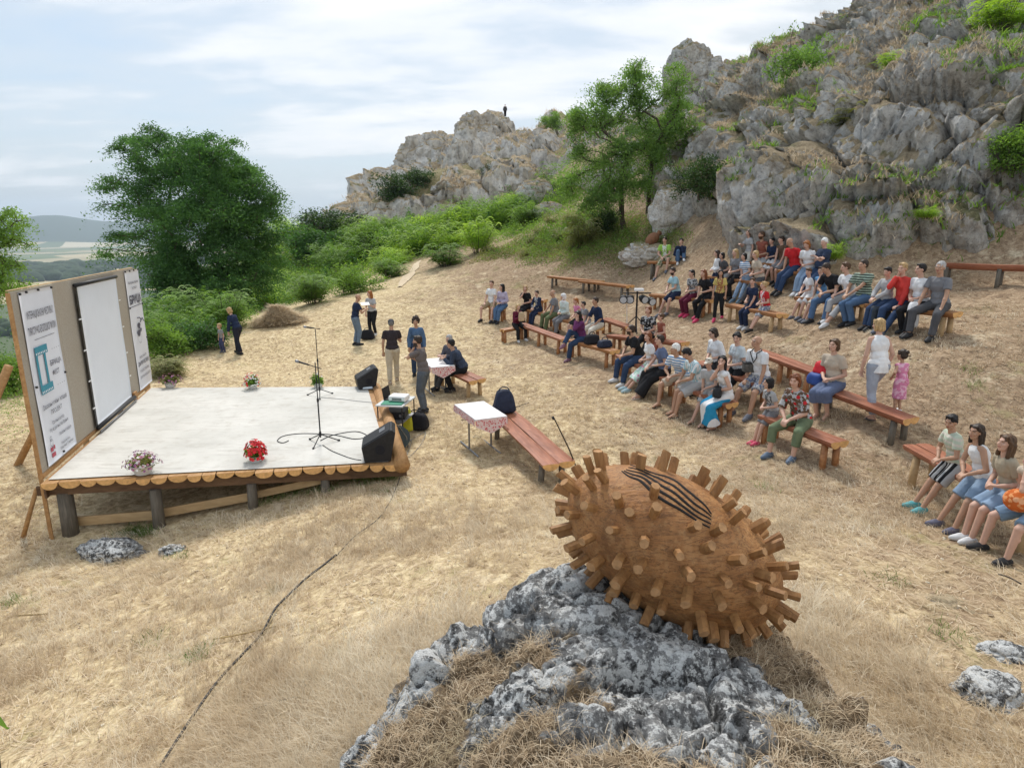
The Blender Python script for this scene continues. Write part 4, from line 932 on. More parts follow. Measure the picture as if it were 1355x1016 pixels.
rr_ = empty('cable_reel', gp(527, 594), 'dark blue-grey cable reel leaning against the right side of the stage', 'cable reel', rz=.5)
mb = MB(); mb.tube([(0, -.06, .24), (0, -.05, .24)], [.23, .23], 20); mb.tube([(0, .05, .24), (0, .06, .24)], [.23, .23], 20); mb.build('rims', simple('slate_plastic', (.05, .075, .09), .5), rr_)
mb = MB(); mb.tube([(0, -.05, .24), (0, .05, .24)], .17, 20); mb.build('wound_cable', M_BLACK, rr_)
mb = MB(); mb.tube([(-.2, 0, 0), (-.15, -.07, .25), (0, -.08, .5), (.15, -.07, .25), (.2, 0, 0)], .012, 6); mb.build('stand', M_METAL, rr_)
cable('cable', [gp(*p)+[0, 0, .02] for p in [(531,598),(545,583),(538,606),(556,590),(563,574),(549,580),(536,588)]], .006, 'tangle of pale wire on the grass beside the cable reel', M_METAL)
sack('rucksack', gp(521, 560), (.34, .26, .36), M_BLACK, 'black case tucked between the table legs and the stage', 'bag', 8, .8, handle=False)
# ---- two tables with red-and-white cloths
m, nt, b = mat_new('red_white_lace'); co = coords(nt, 'obj'); vo = nt.nodes.new('ShaderNodeTexVoronoi'); nt.links.new(co, vo.inputs['Vector']); vo.inputs['Scale'].default_value = 26
nt.links.new(ramp(nt, vo.outputs['Distance'], [(.25, (.55, .07, .08)), (.5, (.72, .55, .52))]), b.inputs['Base Color']); M_LACE = m
M_TOPW = simple('white_table_cloth', (.76, .74, .73), .8, .05, 6, bmp=.1)
def cloth_table(pc, sz, rz, label):
    r = empty('folding_table', pc, label, 'table', 'white-topped tables facing the stage', rz)
    mb = MB(); mb.box((0, 0, .745), (sz[0], sz[1], .03), bev=.008); mb.build('table_top', M_TOPW, r)
    # hanging edge cloth, deepest in the middle of the near side
    for (ax, L, off, dp) in [('x', sz[0], -sz[1]/2-.008, .24), ('x', sz[0], sz[1]/2+.008, .12), ('y', sz[1], sz[0]/2+.008, .12), ('y', sz[1], -sz[0]/2-.008, .12)]:
        n = 24; t_ = np.linspace(-.5, .5, n); top = []; bot = []; wv = .012*np.sin(t_*60)
        for a, w_ in zip(t_, wv):
            dd = dp*(1-abs(a)*1.3)+.04 if dp > .2 else dp*(1+.1*math.sin(a*20))
            if ax == 'x': top.append((a*L, off, .745)); bot.append((a*L, off+np.sign(off)*abs(w_), .745-dd))
            else: top.append((off, a*L, .745)); bot.append((off+np.sign(off)*abs(w_), a*L, .745-dd))
        mb = MB(); mb.add(top+bot, [(i, i+1, n+i+1, n+i) for i in range(n-1)]); mb.build('cloth_edge', M_LACE, r)
    for sx_ in (-.36, .36):
        mb = MB(); mb.tube([(sx_*sz[0], 0, .03), (sx_*sz[0], 0, .73)], .020, 8); mb.tube([(sx_*sz[0], -sz[1]*.42, .015), (sx_*sz[0], sz[1]*.42, .015)], .018, 7); mb.build('leg', M_METAL, r)
    return r
def tabletop_center(px, py): p = hit(px, py, .75); return np.array([p[0], p[1], Z(p[0], p[1])])
cloth_table(tabletop_center(635, 544), (.62, 1.15), .42, 'white-topped table with red lace edging beside the bench with the navy backpack')
cloth_table(tabletop_center(578, 480), (.6, 1.1), .40, 'white-topped table with red edging in front of the two seated talkers')
# ---- spotlight stand among the audience
p = gp(841, 440); r = empty('spotlight_stand', p, 'black stand with round stage spotlights behind the audience', 'spotlight stand')
hh = proj(p)[1]; Hs = (440-386)*p[1]/827
mb = MB(); mb.tube([(0, 0, 0), (0, 0, Hs)], .028, 8); mb.build('pole', M_BLACK, r)
for k in range(3): a = k*2.1+.4; mb = MB(); mb.tube([(0, 0, .5), (math.cos(a)*.5, math.sin(a)*.5, .02)], .015, 6); mb.build('leg', M_BLACK, r)
mb = MB(); mb.tube([(-.42, 0, Hs-.08), (.42, 0, Hs-.08)], .022, 6); mb.build('crossbar', M_BLACK, r)
for k, x_ in enumerate((-.40, -.2, .17, .40)):
    mb = MB(); d = np.array([-.25 if k < 2 else .3, -.93, -.2]); d /= np.linalg.norm(d); c = np.array([x_, 0, Hs-.24+(.0 if k != 3 else -.06)]); mb.tube([c+d*.16, c-d*.0, c-d*.14], [.125, .12, .07], 14); o = mb.build('lamp_housing', M_BLACK, r, smooth=True, auto=40)
    mb = MB(); mb.tube([c+d*.161, c+d*.166], .10, 14); mb.build('lens', simple('lamp_glass', (.5, .53, .55), .15, .1, 5, bmp=0), o)
mb = MB(); mb.box((.05, 0, Hs+.02), (.28, .14, .09), bev=.02); mb.build('dimmer_box', M_WHITE, r)
mb = MB(); mb.tube([(-.32, 0, Hs-.05), (-.30, .03, .9), (-.26, .05, .1)], .010, 5); mb.build('hanging_lead', M_WHITE, r)
# ================================================================ BENCHES
BEN = {}
def bench(key, a, b, label, nlog=2, wlog=.17, mat=None, legs=2, hs=.45, hb=None, legmat=None, ends=True, group='log benches of the open-air auditorium', dome=.55):
    A = hit(a[0], a[1], hs); B = hit(b[0], b[1], hs if hb is None else hb)
    if isinstance(a, tuple) and len(a) == 3: A = P(*a)
    if len(b) == 3: B = P(*b)
    d = B-A; L = float(np.linalg.norm(d[:2])); an = math.atan2(d[1], d[0]); mid = (A+B)/2; g0 = Z(mid[0], mid[1])
    r = empty('log_bench', (mid[0], mid[1], g0), label, 'bench', group, rz=an-PI/2)      # local y runs along the bench
    BEN[key] = (A, B, (nlog*wlog)/2)
    mat = mat or W_RED; sl = math.asin(np.clip(d[2]/np.linalg.norm(d), -1, 1))
    for k in range(nlog):
        off = (k-(nlog-1)/2)*wlog*1.04; mb = MB(); n = 11; prof = []
        h_ = .11
        for t_ in np.linspace(0, PI, n): prof.append((math.cos(t_)*wlog/2*(.99), -math.sin(t_)*h_*dome*1.6))
        prof = [(wlog*.49, .004), (wlog*.2, .012), (-wlog*.2, .012), (-wlog*.49, .004)]+prof[::-1][1:-1]
        m_ = len(prof); ys = np.linspace(-L/2, L/2, 9); V = []
        for y_ in ys:
            w_ = 1+.05*vnoise(np.array([[y_*1.3, k*3.1+mid[0], 0]]), 2)[0]; zc = (mid[2]-g0)+math.tan(sl)*y_+.008*vnoise(np.array([[y_*2, k*7+mid[1], 0]]), 5)[0]
            for (px_, pz_) in prof: V.append((off+px_*w_, y_+(.02 if (k % 2) else -.02), zc+pz_))
        Fs = [(i*m_+j, i*m_+(j+1) % m_, (i+1)*m_+(j+1) % m_, (i+1)*m_+j) for i in range(8) for j in range(m_)]
        mb.add(V, Fs, 0); mb.add(V[:m_], [tuple(range(m_-1, -1, -1))], 1); mb.add(V[-m_:], [tuple(range(m_))], 1)
        mb.build('seat_log', [mat, W_END], r)
    ly = [-.40*L, .40*L] if legs == 2 else list(np.linspace(-.42*L, .42*L, legs))
    ca, sa = math.cos(an-PI/2), math.sin(an-PI/2)
    for y_ in ly:
        for sx_ in ((-1, 1) if nlog*wlog > .25 else (0,)):
            x_ = sx_*nlog*wlog*.30; wx, wy = mid[0]+ca*x_-sa*y_, mid[1]+sa*x_+ca*y_; zt = (mid[2]-g0)+math.tan(sl)*y_-.09; zb_ = Z(wx, wy)-g0-.12
            mb = MB(); mb.tube([(x_*1.15, y_, zb_), (x_, y_, zt)], [.052, .05], 9, jit=.08); mb.build('leg', legmat or W_BROWN, r, smooth=True)
    return r
bench('f0', (664,436), (692,431), 'short log bench under the child with the puppy, left end of the front row', legs=2, mat=W_BROWN, wlog=.15)
bench('f1', (690,428), (749,449), 'double-log bench standing empty between the maroon-shirted child and the woman in purple', legs=3)
bench('f2', (757,449), (814,464), 'front-row bench carrying the woman in purple and two black bags', mat=W_BROWN)
bench('f3', (822,469), (890,502), 'front-row bench under the man in the black T-shirt and the woman in slate blue', mat=W_RED)
bench('f4', (893,503), (969,534), 'front-row bench under the man in the striped polo and the woman in the blue skirt')
bench('f5', (1013,548), (1112,585), 'red double-log bench under the woman in the floral blouse', legs=2)
bench('l1', (588,484), (632,503), 'red double-log bench with the two seated talkers behind a table', legs=2, legmat=W_PALE, wlog=.24)
bench('l2', (663,543,12.45), (740,613,9.35), 'long empty red double-log bench with the navy backpack on its far end', wlog=.27, legs=2, legmat=W_GREY)
bench('m0', (648,405), (668,408), 'short bench under the man in white T-shirt at the far left of the audience', mat=W_BROWN, wlog=.15)
bench('m1', (698,409), (730,417), 'bench under the boy in the navy hoodie', mat=W_BROWN, wlog=.15)
bench('m2', (732,418), (794,434), 'second-row bench under the old couple and the man in navy', mat=W_BROWN)
bench('m3', (800,421), (834,432), 'empty bench left of the spotlight stand', mat=W_RED)
bench('m4', (808,443), (907,453), 'second-row bench ending in a pale log end, behind the woman in slate blue', mat=W_RED)
bench('m5', (925,478), (1015,510), 'second-row bench under the two women in white and the bald man')
bench('m6', (1003,463), (1083,492), 'red bench stretching right from behind the bald man', legs=3)
bench('m7', (1082,508), (1206,554), 'long red bench under the woman in beige with the red bag', legs=2, wlog=.19, legmat=W_GREY)
bench('u1', (864,389), (945,397), 'bench under the man in light blue and two dark-haired women', mat=W_BROWN)
bench('u2', (966,402), (1036,416), 'bench under the two boys in navy and red', mat=W_BROWN, legmat=W_PALE)
bench('u3', (940,365), (1012,374), 'bench under the row of five women and girls in the upper audience', mat=W_BROWN)
bench('t1', (993,346), (1034,350), 'highest bench of the audience, close under the cliff', mat=W_BROWN)
bench('t2', (1033,357), (1092,363), 'bench under the man in the red shirt below the cliff', mat=W_BROWN, legmat=W_GREY)
bench('r1', (1058,393), (1146,401), 'bench under the two boys and the man in the striped shirt', mat=W_BROWN, legmat=W_PALE)
bench('r2', (1150,402), (1268,414), 'bench under the four elderly people on the right', mat=W_BROWN, legmat=W_PALE)
bench('tl', (858,346,25.2), (926,347,24.0), 'bench under the pair sitting apart below the trees', mat=W_BROWN, legmat=W_GREY)
bench('e1', (727,365), (797,372), 'empty bench farther left on the bank', mat=W_BROWN, legmat=W_GREY, wlog=.2)
bench('e2', (770,371), (834,378), 'empty bench ending in a forked log on the bank', mat=W_BROWN, legmat=W_GREY, wlog=.22)
bench('e3', (697,394,25.0), (722,397,24.4), 'short dark bench behind the boy in the navy hoodie', mat=W_BROWN)
bench('fr', (1243,348,16.4), (1420,354,14.3), 'long empty log bench below the cliff at the right edge', nlog=1, wlog=.26, mat=W_RED, legmat=W_GREY, dome=.8, legs=3)
bench('k1', (1212,588), (1400,690), 'bench under the children at the lower right edge', mat=W_RED, wlog=.2, legs=2, legmat=W_PALE)
def bench_t(key, px):
    A, B, w = BEN[key]; lo, hi = -.4, 1.6
    up = proj(B)[0] > proj(A)[0]
    for _ in range(40):
        mi = (lo+hi)/2
        if (proj(A+(B-A)*mi)[0] < px) == up: lo = mi
        else: hi = mi
    return A+(B-A)*lo, math.degrees(math.atan2((B-A)[0], (B-A)[1]))
# ================================================================ PEOPLE
def nrmz(v): v = np.asarray(v, float); return v/(np.linalg.norm(v)+1e-9)
_ib = bmesh.new(); bmesh.ops.create_icosphere(_ib, subdivisions=2, radius=1); ICO_V = np.array([v.co[:] for v in _ib.verts]); ICO_F = np.array([[v.index for v in f.verts] for f in _ib.faces]); _ib.free()
def frame_z(d):
    d = nrmz(d); a = np.array([1., 0, 0]) if abs(d[0]) < .9 else np.array([0, 1., 0]); x = nrmz(np.cross(a, d)); return np.stack([x, np.cross(d, x), d], 1)
_N = 12; _an = np.linspace(0, 2*PI, _N, endpoint=False)
class Pr:
    """a bag of closed shapes later fused into one continuous surface"""
    def __init__(s): s.V = []; s.F = []; s.n = 0
    def raw(s, V, F):
        s.V.append(V)
        for f in F: s.F.append(np.asarray(f)+s.n)
        s.n += len(V)
    def cap(s, a, ra, b, rb, flat=(0, 0), sq=1.0, sqa=None):
        a = np.asarray(a, float); b = np.asarray(b, float); d = b-a; L = np.linalg.norm(d)
        M = frame_z(d)
        if sqa is not None:                 # flatten across the given axis
            y = nrmz(np.asarray(sqa)-nrmz(d)*np.dot(sqa, nrmz(d))); M = np.stack([np.cross(y, nrmz(d)), y, nrmz(d)], 1)
        rings = []
        if flat[0]: rings += [(0, ra)]
        else: rings += [(-ra*math.cos(t), ra*math.sin(t)) for t in (.25, .65, 1.1)]+[(0, ra)]
        rings += [(L*.5, (ra+rb)/2)]
        if flat[1]: rings += [(L, rb)]
        else: rings += [(L, rb)]+[(L+rb*math.cos(t), rb*math.sin(t)) for t in (1.1, .65, .25)]
        V = []
        for (z, r) in rings: V.append(np.stack([np.cos(_an)*r, np.sin(_an)*r*sq, np.full(_N, z)], 1))
        V = np.concatenate(V)@M.T+a; F = []
        nr = len(rings)
        for i in range(nr-1):
            for j in range(_N): F.append((i*_N+j, i*_N+(j+1) % _N, (i+1)*_N+(j+1) % _N, (i+1)*_N+j))
        F.append(tuple(range(_N-1, -1, -1))); F.append(tuple((nr-1)*_N+j for j in range(_N))); s.raw(V, F)
    def ell(s, c, r, M=None):
        V = ICO_V*np.array(r)
        if M is not None: V = V@M.T
        s.raw(V+np.asarray(c, float), ICO_F)
    def fuse(s, name, voxel, smooth=2, wrinkle=0, wsc=9, seed=0):
        me = bpy.data.meshes.new(name); me.from_pydata(np.concatenate(s.V).tolist(), [], [tuple(int(i) for i in f) for f in s.F]); me.update()
        o = bpy.data.objects.new('tmp', me); col.objects.link(o)
        r = o.modifiers.new('r', 'REMESH'); r.mode = 'VOXEL'; r.voxel_size = voxel; r.use_smooth_shade = True
        if smooth: k = o.modifiers.new('s', 'SMOOTH'); k.factor = .5; k.iterations = smooth
        dg = bpy.context.evaluated_depsgraph_get(); out = bpy.data.meshes.new_from_object(o.evaluated_get(dg)); bpy.data.objects.remove(o); bpy.data.meshes.remove(me); out.name = name
        if wrinkle:
            n = len(out.vertices); v = np.empty(n*3, np.float32); out.vertices.foreach_get('co', v); v = v.reshape(-1, 3); no = np.empty(n*3, np.float32); out.vertices.foreach_get('normal', no); no = no.reshape(-1, 3)
            v = v+no*(wrinkle*ridged(v*np.array([wsc, wsc, wsc*.7])+seed, 2, seed))[:, None]; out.vertices.foreach_set('co', v.ravel().astype(np.float32)); out.update()
        return out
def ik(a, t, l1, l2, pole):
    a = np.asarray(a, float); t = np.asarray(t, float); d = t-a; D = np.linalg.norm(d); D2 = min(D, (l1+l2)*.995); t = a+d/D*D2; u = d/D
    x = (l1*l1-l2*l2+D2*D2)/(2*D2); h = math.sqrt(max(l1*l1-x*x, 0)); p = np.asarray(pole, float); p = nrmz(p-u*np.dot(p, u)); return a+u*x+p*h, t
def mat_cloth(name, c, kind='plain', c2=None, c3=None, sc=1.0):
    key = ('cloth', name, tuple(c), kind)
    if key in _mc: return _mc[key]
    m, nt, b = mat_new(name); co = coords(nt, 'obj'); c = tuple(c)
    base = ramp(nt, noise(nt, co, 5, 3), [(.35, tuple(x*.88 for x in c)), (.65, tuple(min(1, x*1.08) for x in c))])
    if kind in ('stripe', 'vstripe'):
        wv = nt.nodes.new('ShaderNodeTexWave'); nt.links.new(co, wv.inputs[0]); wv.bands_direction = 'Z' if kind == 'stripe' else 'X'; wv.inputs['Scale'].default_value = 5.2*sc; wv.inputs['Distortion'].default_value = .6; wv.inputs['Detail'].default_value = 1
        base = mix(nt, ramp(nt, wv.outputs['Fac'], [(.55, 0), (.62, 1)]), base, c2)
    if kind == 'check':
        n = noise(nt, co, 28*sc, 2); base = mix(nt, ramp(nt, n, [(.5, 0), (.54, 1)]), base, c2)
    if kind in ('print', 'floral'):
        n = noise(nt, co, 16*sc, 2); base = mix(nt, ramp(nt, n, [(.52, 0), (.56, 1)]), base, c2)
        vo = nt.nodes.new('ShaderNodeTexVoronoi'); nt.links.new(co, vo.inputs['Vector']); vo.inputs['Scale'].default_value = 9*sc
        base = mix(nt, ramp(nt, vo.outputs['Distance'], [(.24, 1), (.30, 0)]), base, c3 or c2)
    if kind == 'front':        # a faded print on the chest
        sp = nt.nodes.new('ShaderNodeSeparateXYZ'); nt.links.new(co, sp.inputs[0]); f = math_n(nt, 'GREATER_THAN', sp.outputs[1], .06)
        ax = math_n(nt, 'ABSOLUTE', sp.outputs[0]); f = math_n(nt, 'MULTIPLY', f, math_n(nt, 'LESS_THAN', ax, .085)); n = noise(nt, co, 22, 1); f = math_n(nt, 'MULTIPLY', f, ramp(nt, n, [(.45, 0), (.5, .9)])); base = mix(nt, f, base, c2)
    if kind == 'diag':
        sp = nt.nodes.new('ShaderNodeSeparateXYZ'); nt.links.new(co, sp.inputs[0]); s_ = math_n(nt, 'ADD', sp.outputs[0], math_n(nt, 'MULTIPLY', sp.outputs[2], .55)); wv = nt.nodes.new('ShaderNodeTexWave'); cb_ = nt.nodes.new('ShaderNodeCombineXYZ'); nt.links.new(s_, cb_.inputs[0]); nt.links.new(cb_.outputs[0], wv.inputs[0]); wv.inputs['Scale'].default_value = .75
        base = mix(nt, ramp(nt, wv.outputs['Fac'], [(.52, 0), (.55, 1)]), base, c2)
    nt.links.new(base, b.inputs['Base Color']); b.inputs['Roughness'].default_value = .88; b.inputs['Specular IOR Level'].default_value = .15
    n3 = noise(nt, co, 9, 4, .6); bump(nt, b, n3, .6, .02); _mc[key] = m; return m
SKIN = {'fair': (.56, .34, .25), 'tan': (.45, .26, .17), 'dark': (.34, .185, .115)}
M_SKIN = {k: simple('skin_'+k, v, .55, .07, 7, bmp=.05, spec=.35) for k, v in SKIN.items()}
M_EYE = simple('eye_dark', (.09, .055, .045), .3, .1, 9, bmp=0); M_LIP = simple('lips', (.40, .14, .12), .5, .08, 9, bmp=0)
HAIRC = {'black': (.012, .010, .010), 'dark': (.035, .022, .015), 'brown': (.085, .045, .022), 'auburn': (.17, .055, .02), 'red': (.30, .11, .03), 'blond': (.42, .28, .13), 'grey': (.34, .33, .32), 'white': (.66, .65, .62), 'salt': (.17, .165, .16)}
def mat_hair(c):
    key = ('hair', c)
    if key in _mc: return _mc[key]
    m, nt, b = mat_new('hair_'+c); co = coords(nt, 'obj', (60, 60, 6)); n = noise(nt, co, 1, 4, .6); k = HAIRC[c]
    nt.links.new(ramp(nt, n, [(.3, tuple(x*.6 for x in k)), (.7, tuple(min(1, x*1.5) for x in k))]), b.inputs['Base Color']); b.inputs['Roughness'].default_value = .5; bump(nt, b, n, .6, .004); _mc[key] = m; return m
SHOEC = {}
def person(label, pos, heading, H=1.72, g='m', sit=None, lean=10, hyaw=0, hpit=5, roll=0, arms=('lap', 'lap'), legs='n', hair=('short', 'brown'), top=('short', None), bot=('trousers', None), shoe=((.03, .03, .035), 'shoe'),
           skin='fair', bulk=1.0, twist=0, beard=False, hat=None, extras=None, group=None, seed=0, foot_y=None, hem=0):
    pos = np.array(pos, float); s = H/1.75; near = pos[1] < 13.2; vx = .0085 if near else (.011 if pos[1] < 17 else .0135)
    if pos[1] > 60: vx = .03
    vx *= max(s, .75)
    child = H < 1.45; hs_ = (H*.130)/.225*(1.0 if not child else 1+.42*(1.45-H)); hs_ = max(hs_, .82)
    r = empty('person', pos, label, 'person', group, rz=-math.radians(heading)); z0 = pos[2]; hd = math.radians(heading)
    def gl(x, y):     # ground height in local coordinates
        wx = pos[0]+math.cos(-hd)*x-math.sin(-hd)*y; wy = pos[1]+math.sin(-hd)*x+math.cos(-hd)*y; return Z(wx, wy)-z0
    la = math.radians(lean); sw = (.168 if g == 'm' else .148)*s*(bulk**.5)*(.95 if child else 1)
    hipz = (sit+.100*s) if sit is not None else (.915*s)
    def dr(a): return np.array([math.sin(math.radians(roll)), math.sin(a), math.cos(a)])
    pel = np.array([0, -.02*s if sit is not None else 0, hipz]); wai = pel+.165*s*dr(la*.55); che = wai+.195*s*dr(la*1.05); nb = che+.155*s*dr(la*1.25)
    tw = rotz(math.radians(twist)); Ms = np.eye(3)@rotz(math.radians(twist))@rotx(-la)
    up_ = dr(la*1.25); head0 = nb+(.060*s)*nrmz(up_*.8+np.array([0, .15, .4])); hc = head0+np.array([0, .012*s, .125*hs_])
    RH = rotz(-math.radians(hyaw))@rotx(-math.radians(hpit)); piv = head0+np.array([0, 0, .02]); hc = piv+RH@(hc-piv)
    sh = [nb-.052*s*up_+tw@np.array([k*sw, 0, 0]) for k in (-1, 1)]
    hip = [pel+np.array([k*.088*s, 0, -.01]) for k in (-1, 1)]
    # ---- legs
    lt, ls = .435*s, .415*s; knees = []; anks = []; fdir = []
    for i, k in enumerate((-1, 1)):
        m_ = legs if isinstance(legs, str) else legs[i]; ah = .075*s
        if sit is not None:
            fy = {'n': .44, 'wide': .43, 'tuck': .26, 'out': .60, 'close': .44, 'side': .40}.get(m_, .44)*s if foot_y is None else foot_y*s; fx = {'n': .11, 'wide': .21, 'close': .065, 'tuck': .10, 'out': .10, 'side': .10}.get(m_, .1)*s*k
            if m_ == 'side': fx -= .10*s
            if m_ == 'cross': t = np.array([-k*.05*s, .60*s, hipz-.14*s]); pole = (0, .3, 1)
            elif m_ == 'under': fy = .42*s; fx = k*.03; t = np.array([fx, fy, gl(fx, fy)+ah]); pole = (0, .6, .8)
            else: t = np.array([fx, fy, gl(fx, fy)+ah]); pole = (k*(.35 if m_ == 'wide' else .05), .7, .8)
        else:
            st = {'n': (0, .03*k), 'step': (0, .16*k), 'stepl': (0, -.16*k), 'walk': (0, .26*k), 'wide': (.05, 0)}.get(m_, (0, 0)); fx = (.095+st[0])*s*k; fy = st[1]*s; t = np.array([fx, fy, gl(fx, fy)+ah]); pole = (k*.05, 1, .1)
        kn, an = ik(hip[i], t, lt, ls, pole); knees.append(kn); anks.append(an)
        f = np.array([k*.12, 1, 0]); 
        if m_ == 'cross': f = nrmz([-k*.2, .9, -.45])
        else:
            tx, ty = an[0]+.15*f[0], an[1]+.15; f = nrmz([f[0], 1, (gl(tx, ty)+ah-an[2])/.15*.8 if abs(gl(an[0], an[1])+ah-an[2]) < .05 else 0])
        fdir.append(nrmz(f))
    # ---- arms
    la1, la2 = .285*s, .250*s; elb = []; wri = []; hdir = []
    kc = (knees[0]+knees[1])/2
    for i, k in enumerate((-1, 1)):
        m_ = arms[i]; pole = (k*.5, -.55, -.6); hdv = None; seat_ = sit if sit is not None else .8*s
        if not isinstance(m_, str): t = np.array(m_[:3])*s; t = t if len(m_) == 3 else t
        elif m_ == 'knee': t = knees[i]+np.array([0, -.09, .085])*s; hdv = (0, .8, -.6)
        elif m_ == 'lap': t = np.array([k*.075*s, .22*s, hipz+.115*s]); hdv = (-k*.8, .6, -.1)
        elif m_ == 'thigh': t = (hip[i]*.4+knees[i]*.6)+np.array([0, 0, .10])*s; hdv = (-k*.3, .9, -.2)
        elif m_ == 'clasp': t = np.array([k*.045*s, kc[1]-.02, max(kc[2], hipz)+.07*s]); hdv = (-k*.35, .8, -.5); pole = (k*.8, -.2, -.5)
        elif m_ == 'chin': t = hc+RH@np.array([k*.035, .085, -.155])*s; pole = (k*.25, .5, -.9); hdv = (-k*.2, -.1, 1)
        elif m_ == 'side': t = sh[i]+np.array([k*.07, .03, -.52])*s; hdv = (0, .1, -1)
        elif m_ == 'bench': t = np.array([k*.27*s, -.02, seat_+.09*s]); hdv = (k*.2, .8, -.4)
        elif m_ == 'cross': t = che+tw@np.array([-k*.13, .19, -.03-.02*k])*s; hdv = (-k*1, .1, .1); pole = (k*.7, .1, -.7)
        elif m_ == 'hold': t = che+tw@np.array([k*.10, .30, -.06])*s; hdv = (-k*.5, .9, .1)
        elif m_ == 'phone': t = che+np.array([k*.09, .26, -.12])*s; hdv = (-k*.6, .7, .5)
        el, w_ = ik(sh[i], t, la1, la2, pole); elb.append(el); wri.append(w_); hdir.append(nrmz(hdv if hdv is not None else w_-el))
    # ---- body, one continuous surface
    B = Pr(); bk = bulk
    fem = g == 'f'
    B.ell(pel+[0, 0, .02*s], np.array([.158*(1.06 if fem else 1), .112, .105])*s*bk, Ms); B.ell(wai, np.array([.132, .100, .135])*s*bk, Ms); B.ell(che, np.array([.155, .108, .165])*s*(bk**.6), Ms)
    if bk > 1.12: B.ell(wai+Ms@np.array([0, .05*s*bk, -.02]), np.array([.125, .10, .12])*s*bk, Ms)
    if fem and H > 1.58:
        for k in (-1, 1): B.ell(che+Ms@np.array([k*.064, .074, .0])*s, np.array([.056, .044, .056])*s*bk, Ms)
    for i, k in enumerate((-1, 1)):
        B.cap(nb-.03*s*up_, .050*s, sh[i], .046*s)
        B.cap(sh[i], .046*s, elb[i], .037*s); B.cap(elb[i], .038*s, wri[i], .026*s); B.ell(elb[i]*.65+wri[i]*.35, [.041*s]*3)
        B.cap(hip[i], .092*s*bk**.7, knees[i], .056*s); B.cap(hip[i]*.6+knees[i]*.4, .078*s*bk**.7, knees[i], .055*s)
        B.cap(knees[i], .054*s, anks[i], .036*s); cal = knees[i]*.68+anks[i]*.32; bdir = nrmz(np.cross(anks[i]-knees[i], [1, 0, 0])); B.ell(cal+nrmz(knees[i]*0+np.array([0, -.9, -.2]))*.014*s, [.052*s]*3)
        B.cap(anks[i]+np.array([0, 0, -.005]), .036*s, anks[i]+fdir[i]*.13*s-np.array([0, 0, .045*s]), .027*s); B.cap(anks[i]-fdir[i]*.035*s-np.array([0, 0, .035*s]), .03*s, anks[i]+fdir[i]*.12*s-np.array([0, 0, .045*s]), .028*s)
        # hand
        d = hdir[i]; sd = nrmz(np.cross(d, [0, 0, 1]))*(-k); pn = nrmz(np.cross(sd, d)); 
        if pn[2] > 0: pn = -pn
        hsz = s*(1.0 if not child else 1.0); w0 = wri[i]
        B.cap(w0, .025*hsz, w0+d*.075*hsz, .030*hsz, sq=.55, sqa=pn)
        B.cap(w0+d*.03*hsz+sd*.012, .02*hsz, w0+d*.078*hsz+sd*.018*hsz, .016*hsz); B.cap(w0+d*.03*hsz-sd*.012, .018*hsz, w0+d*.075*hsz-sd*.022*hsz, .015*hsz)
        for j, (o_, ln) in enumerate([(.033, .068), (.011, .078), (-.011, .072), (-.032, .056)]):
            ln *= hsz; f0 = w0+d*.085*hsz+sd*o_*hsz; cu = .35+.10*j; d1 = nrmz(d*math.cos(cu)+pn*math.sin(cu)+sd*(o_*3.5)); d2 = nrmz(d*math.cos(cu+.8)+pn*math.sin(cu+.8))
            k1 = f0+d1*ln*.55; B.cap(f0, .0098*hsz, k1, .0092*hsz); B.cap(k1, .0092*hsz, k1+d2*ln*.5, .0078*hsz)
        t0 = w0+d*.028*hsz+sd*.026*hsz; t1 = t0+nrmz(d*.65+sd*.75+pn*.2)*.038*hsz; B.cap(t0, .0125*hsz, t1, .011*hsz); B.cap(t1, .011*hsz, t1+nrmz(d*.9+sd*.25+pn*.3)*.030*hsz, .009*hsz)
    B.cap(nb-.03*s*up_, .056*s, hc+RH@np.array([0, -.015, -.06])*hs_, .050*s if g == 'm' else .043*s)
    hm = lambda v: hc+RH@(np.array(v, float)*hs_)
    B.ell(hm((0, -.014, .020)), np.array([.073, .092, .086])*hs_, RH); B.ell(hm((0, .018, -.028)), np.array([.058, .066, .088])*hs_, RH); B.ell(hm((0, .052, -.092)), np.array([.026, .022, .020])*hs_, RH); B.ell(hm((0, .030, -.075)), np.array([.048, .046, .034])*hs_, RH)
    B.cap(hm((0, .080, .008)), .009*hs_, hm((0, .100, -.026)), .0135*hs_); B.cap(hm((-.034, .074, .026)), .010*hs_, hm((.034, .074, .026)), .010*hs_); B.cap(hm((-.018, .079, -.053)), .007*hs_, hm((.018, .079, -.053)), .007*hs_)
    for k in (-1, 1): B.ell(hm((k*.074, -.006, -.012)), np.array([.010, .020, .031])*hs_, RH); B.ell(hm((k*.038, .058, -.022)), np.array([.022, .020, .020])*hs_, RH)
    me = B.fuse('body', vx, 2); sm = M_SKIN[skin]
    for mm in (sm, M_EYE, M_LIP, mat_hair(hair[1] if hair[0] != 'bald' or hair[1] else 'grey'), M_WHITE): me.materials.append(mm)
    n = len(me.polygons); ce = np.empty(n*3, np.float32); me.polygons.foreach_get('center', ce); q_ = (ce.reshape(-1, 3)-hc)@RH/hs_; ax = np.abs(q_[:, 0]); mi = np.zeros(n, np.int32)
    tol = vx*.35
    fr = q_[:, 1] > .045
    mi[fr & (((ax-.031)/(.012))**2+((q_[:, 2]-.008)/(.0052))**2 < 1)] = 1
    if False: mi[fr & (np.abs(ax-.031) > .009) & (np.abs(ax-.031) < .019) & (np.abs(q_[:, 2]-.007) < .005)] = 4
    mi[fr & (ax > .014) & (ax < .050) & (q_[:, 2] > .026) & (q_[:, 2] < .0325+tol*.6) & near] = 3
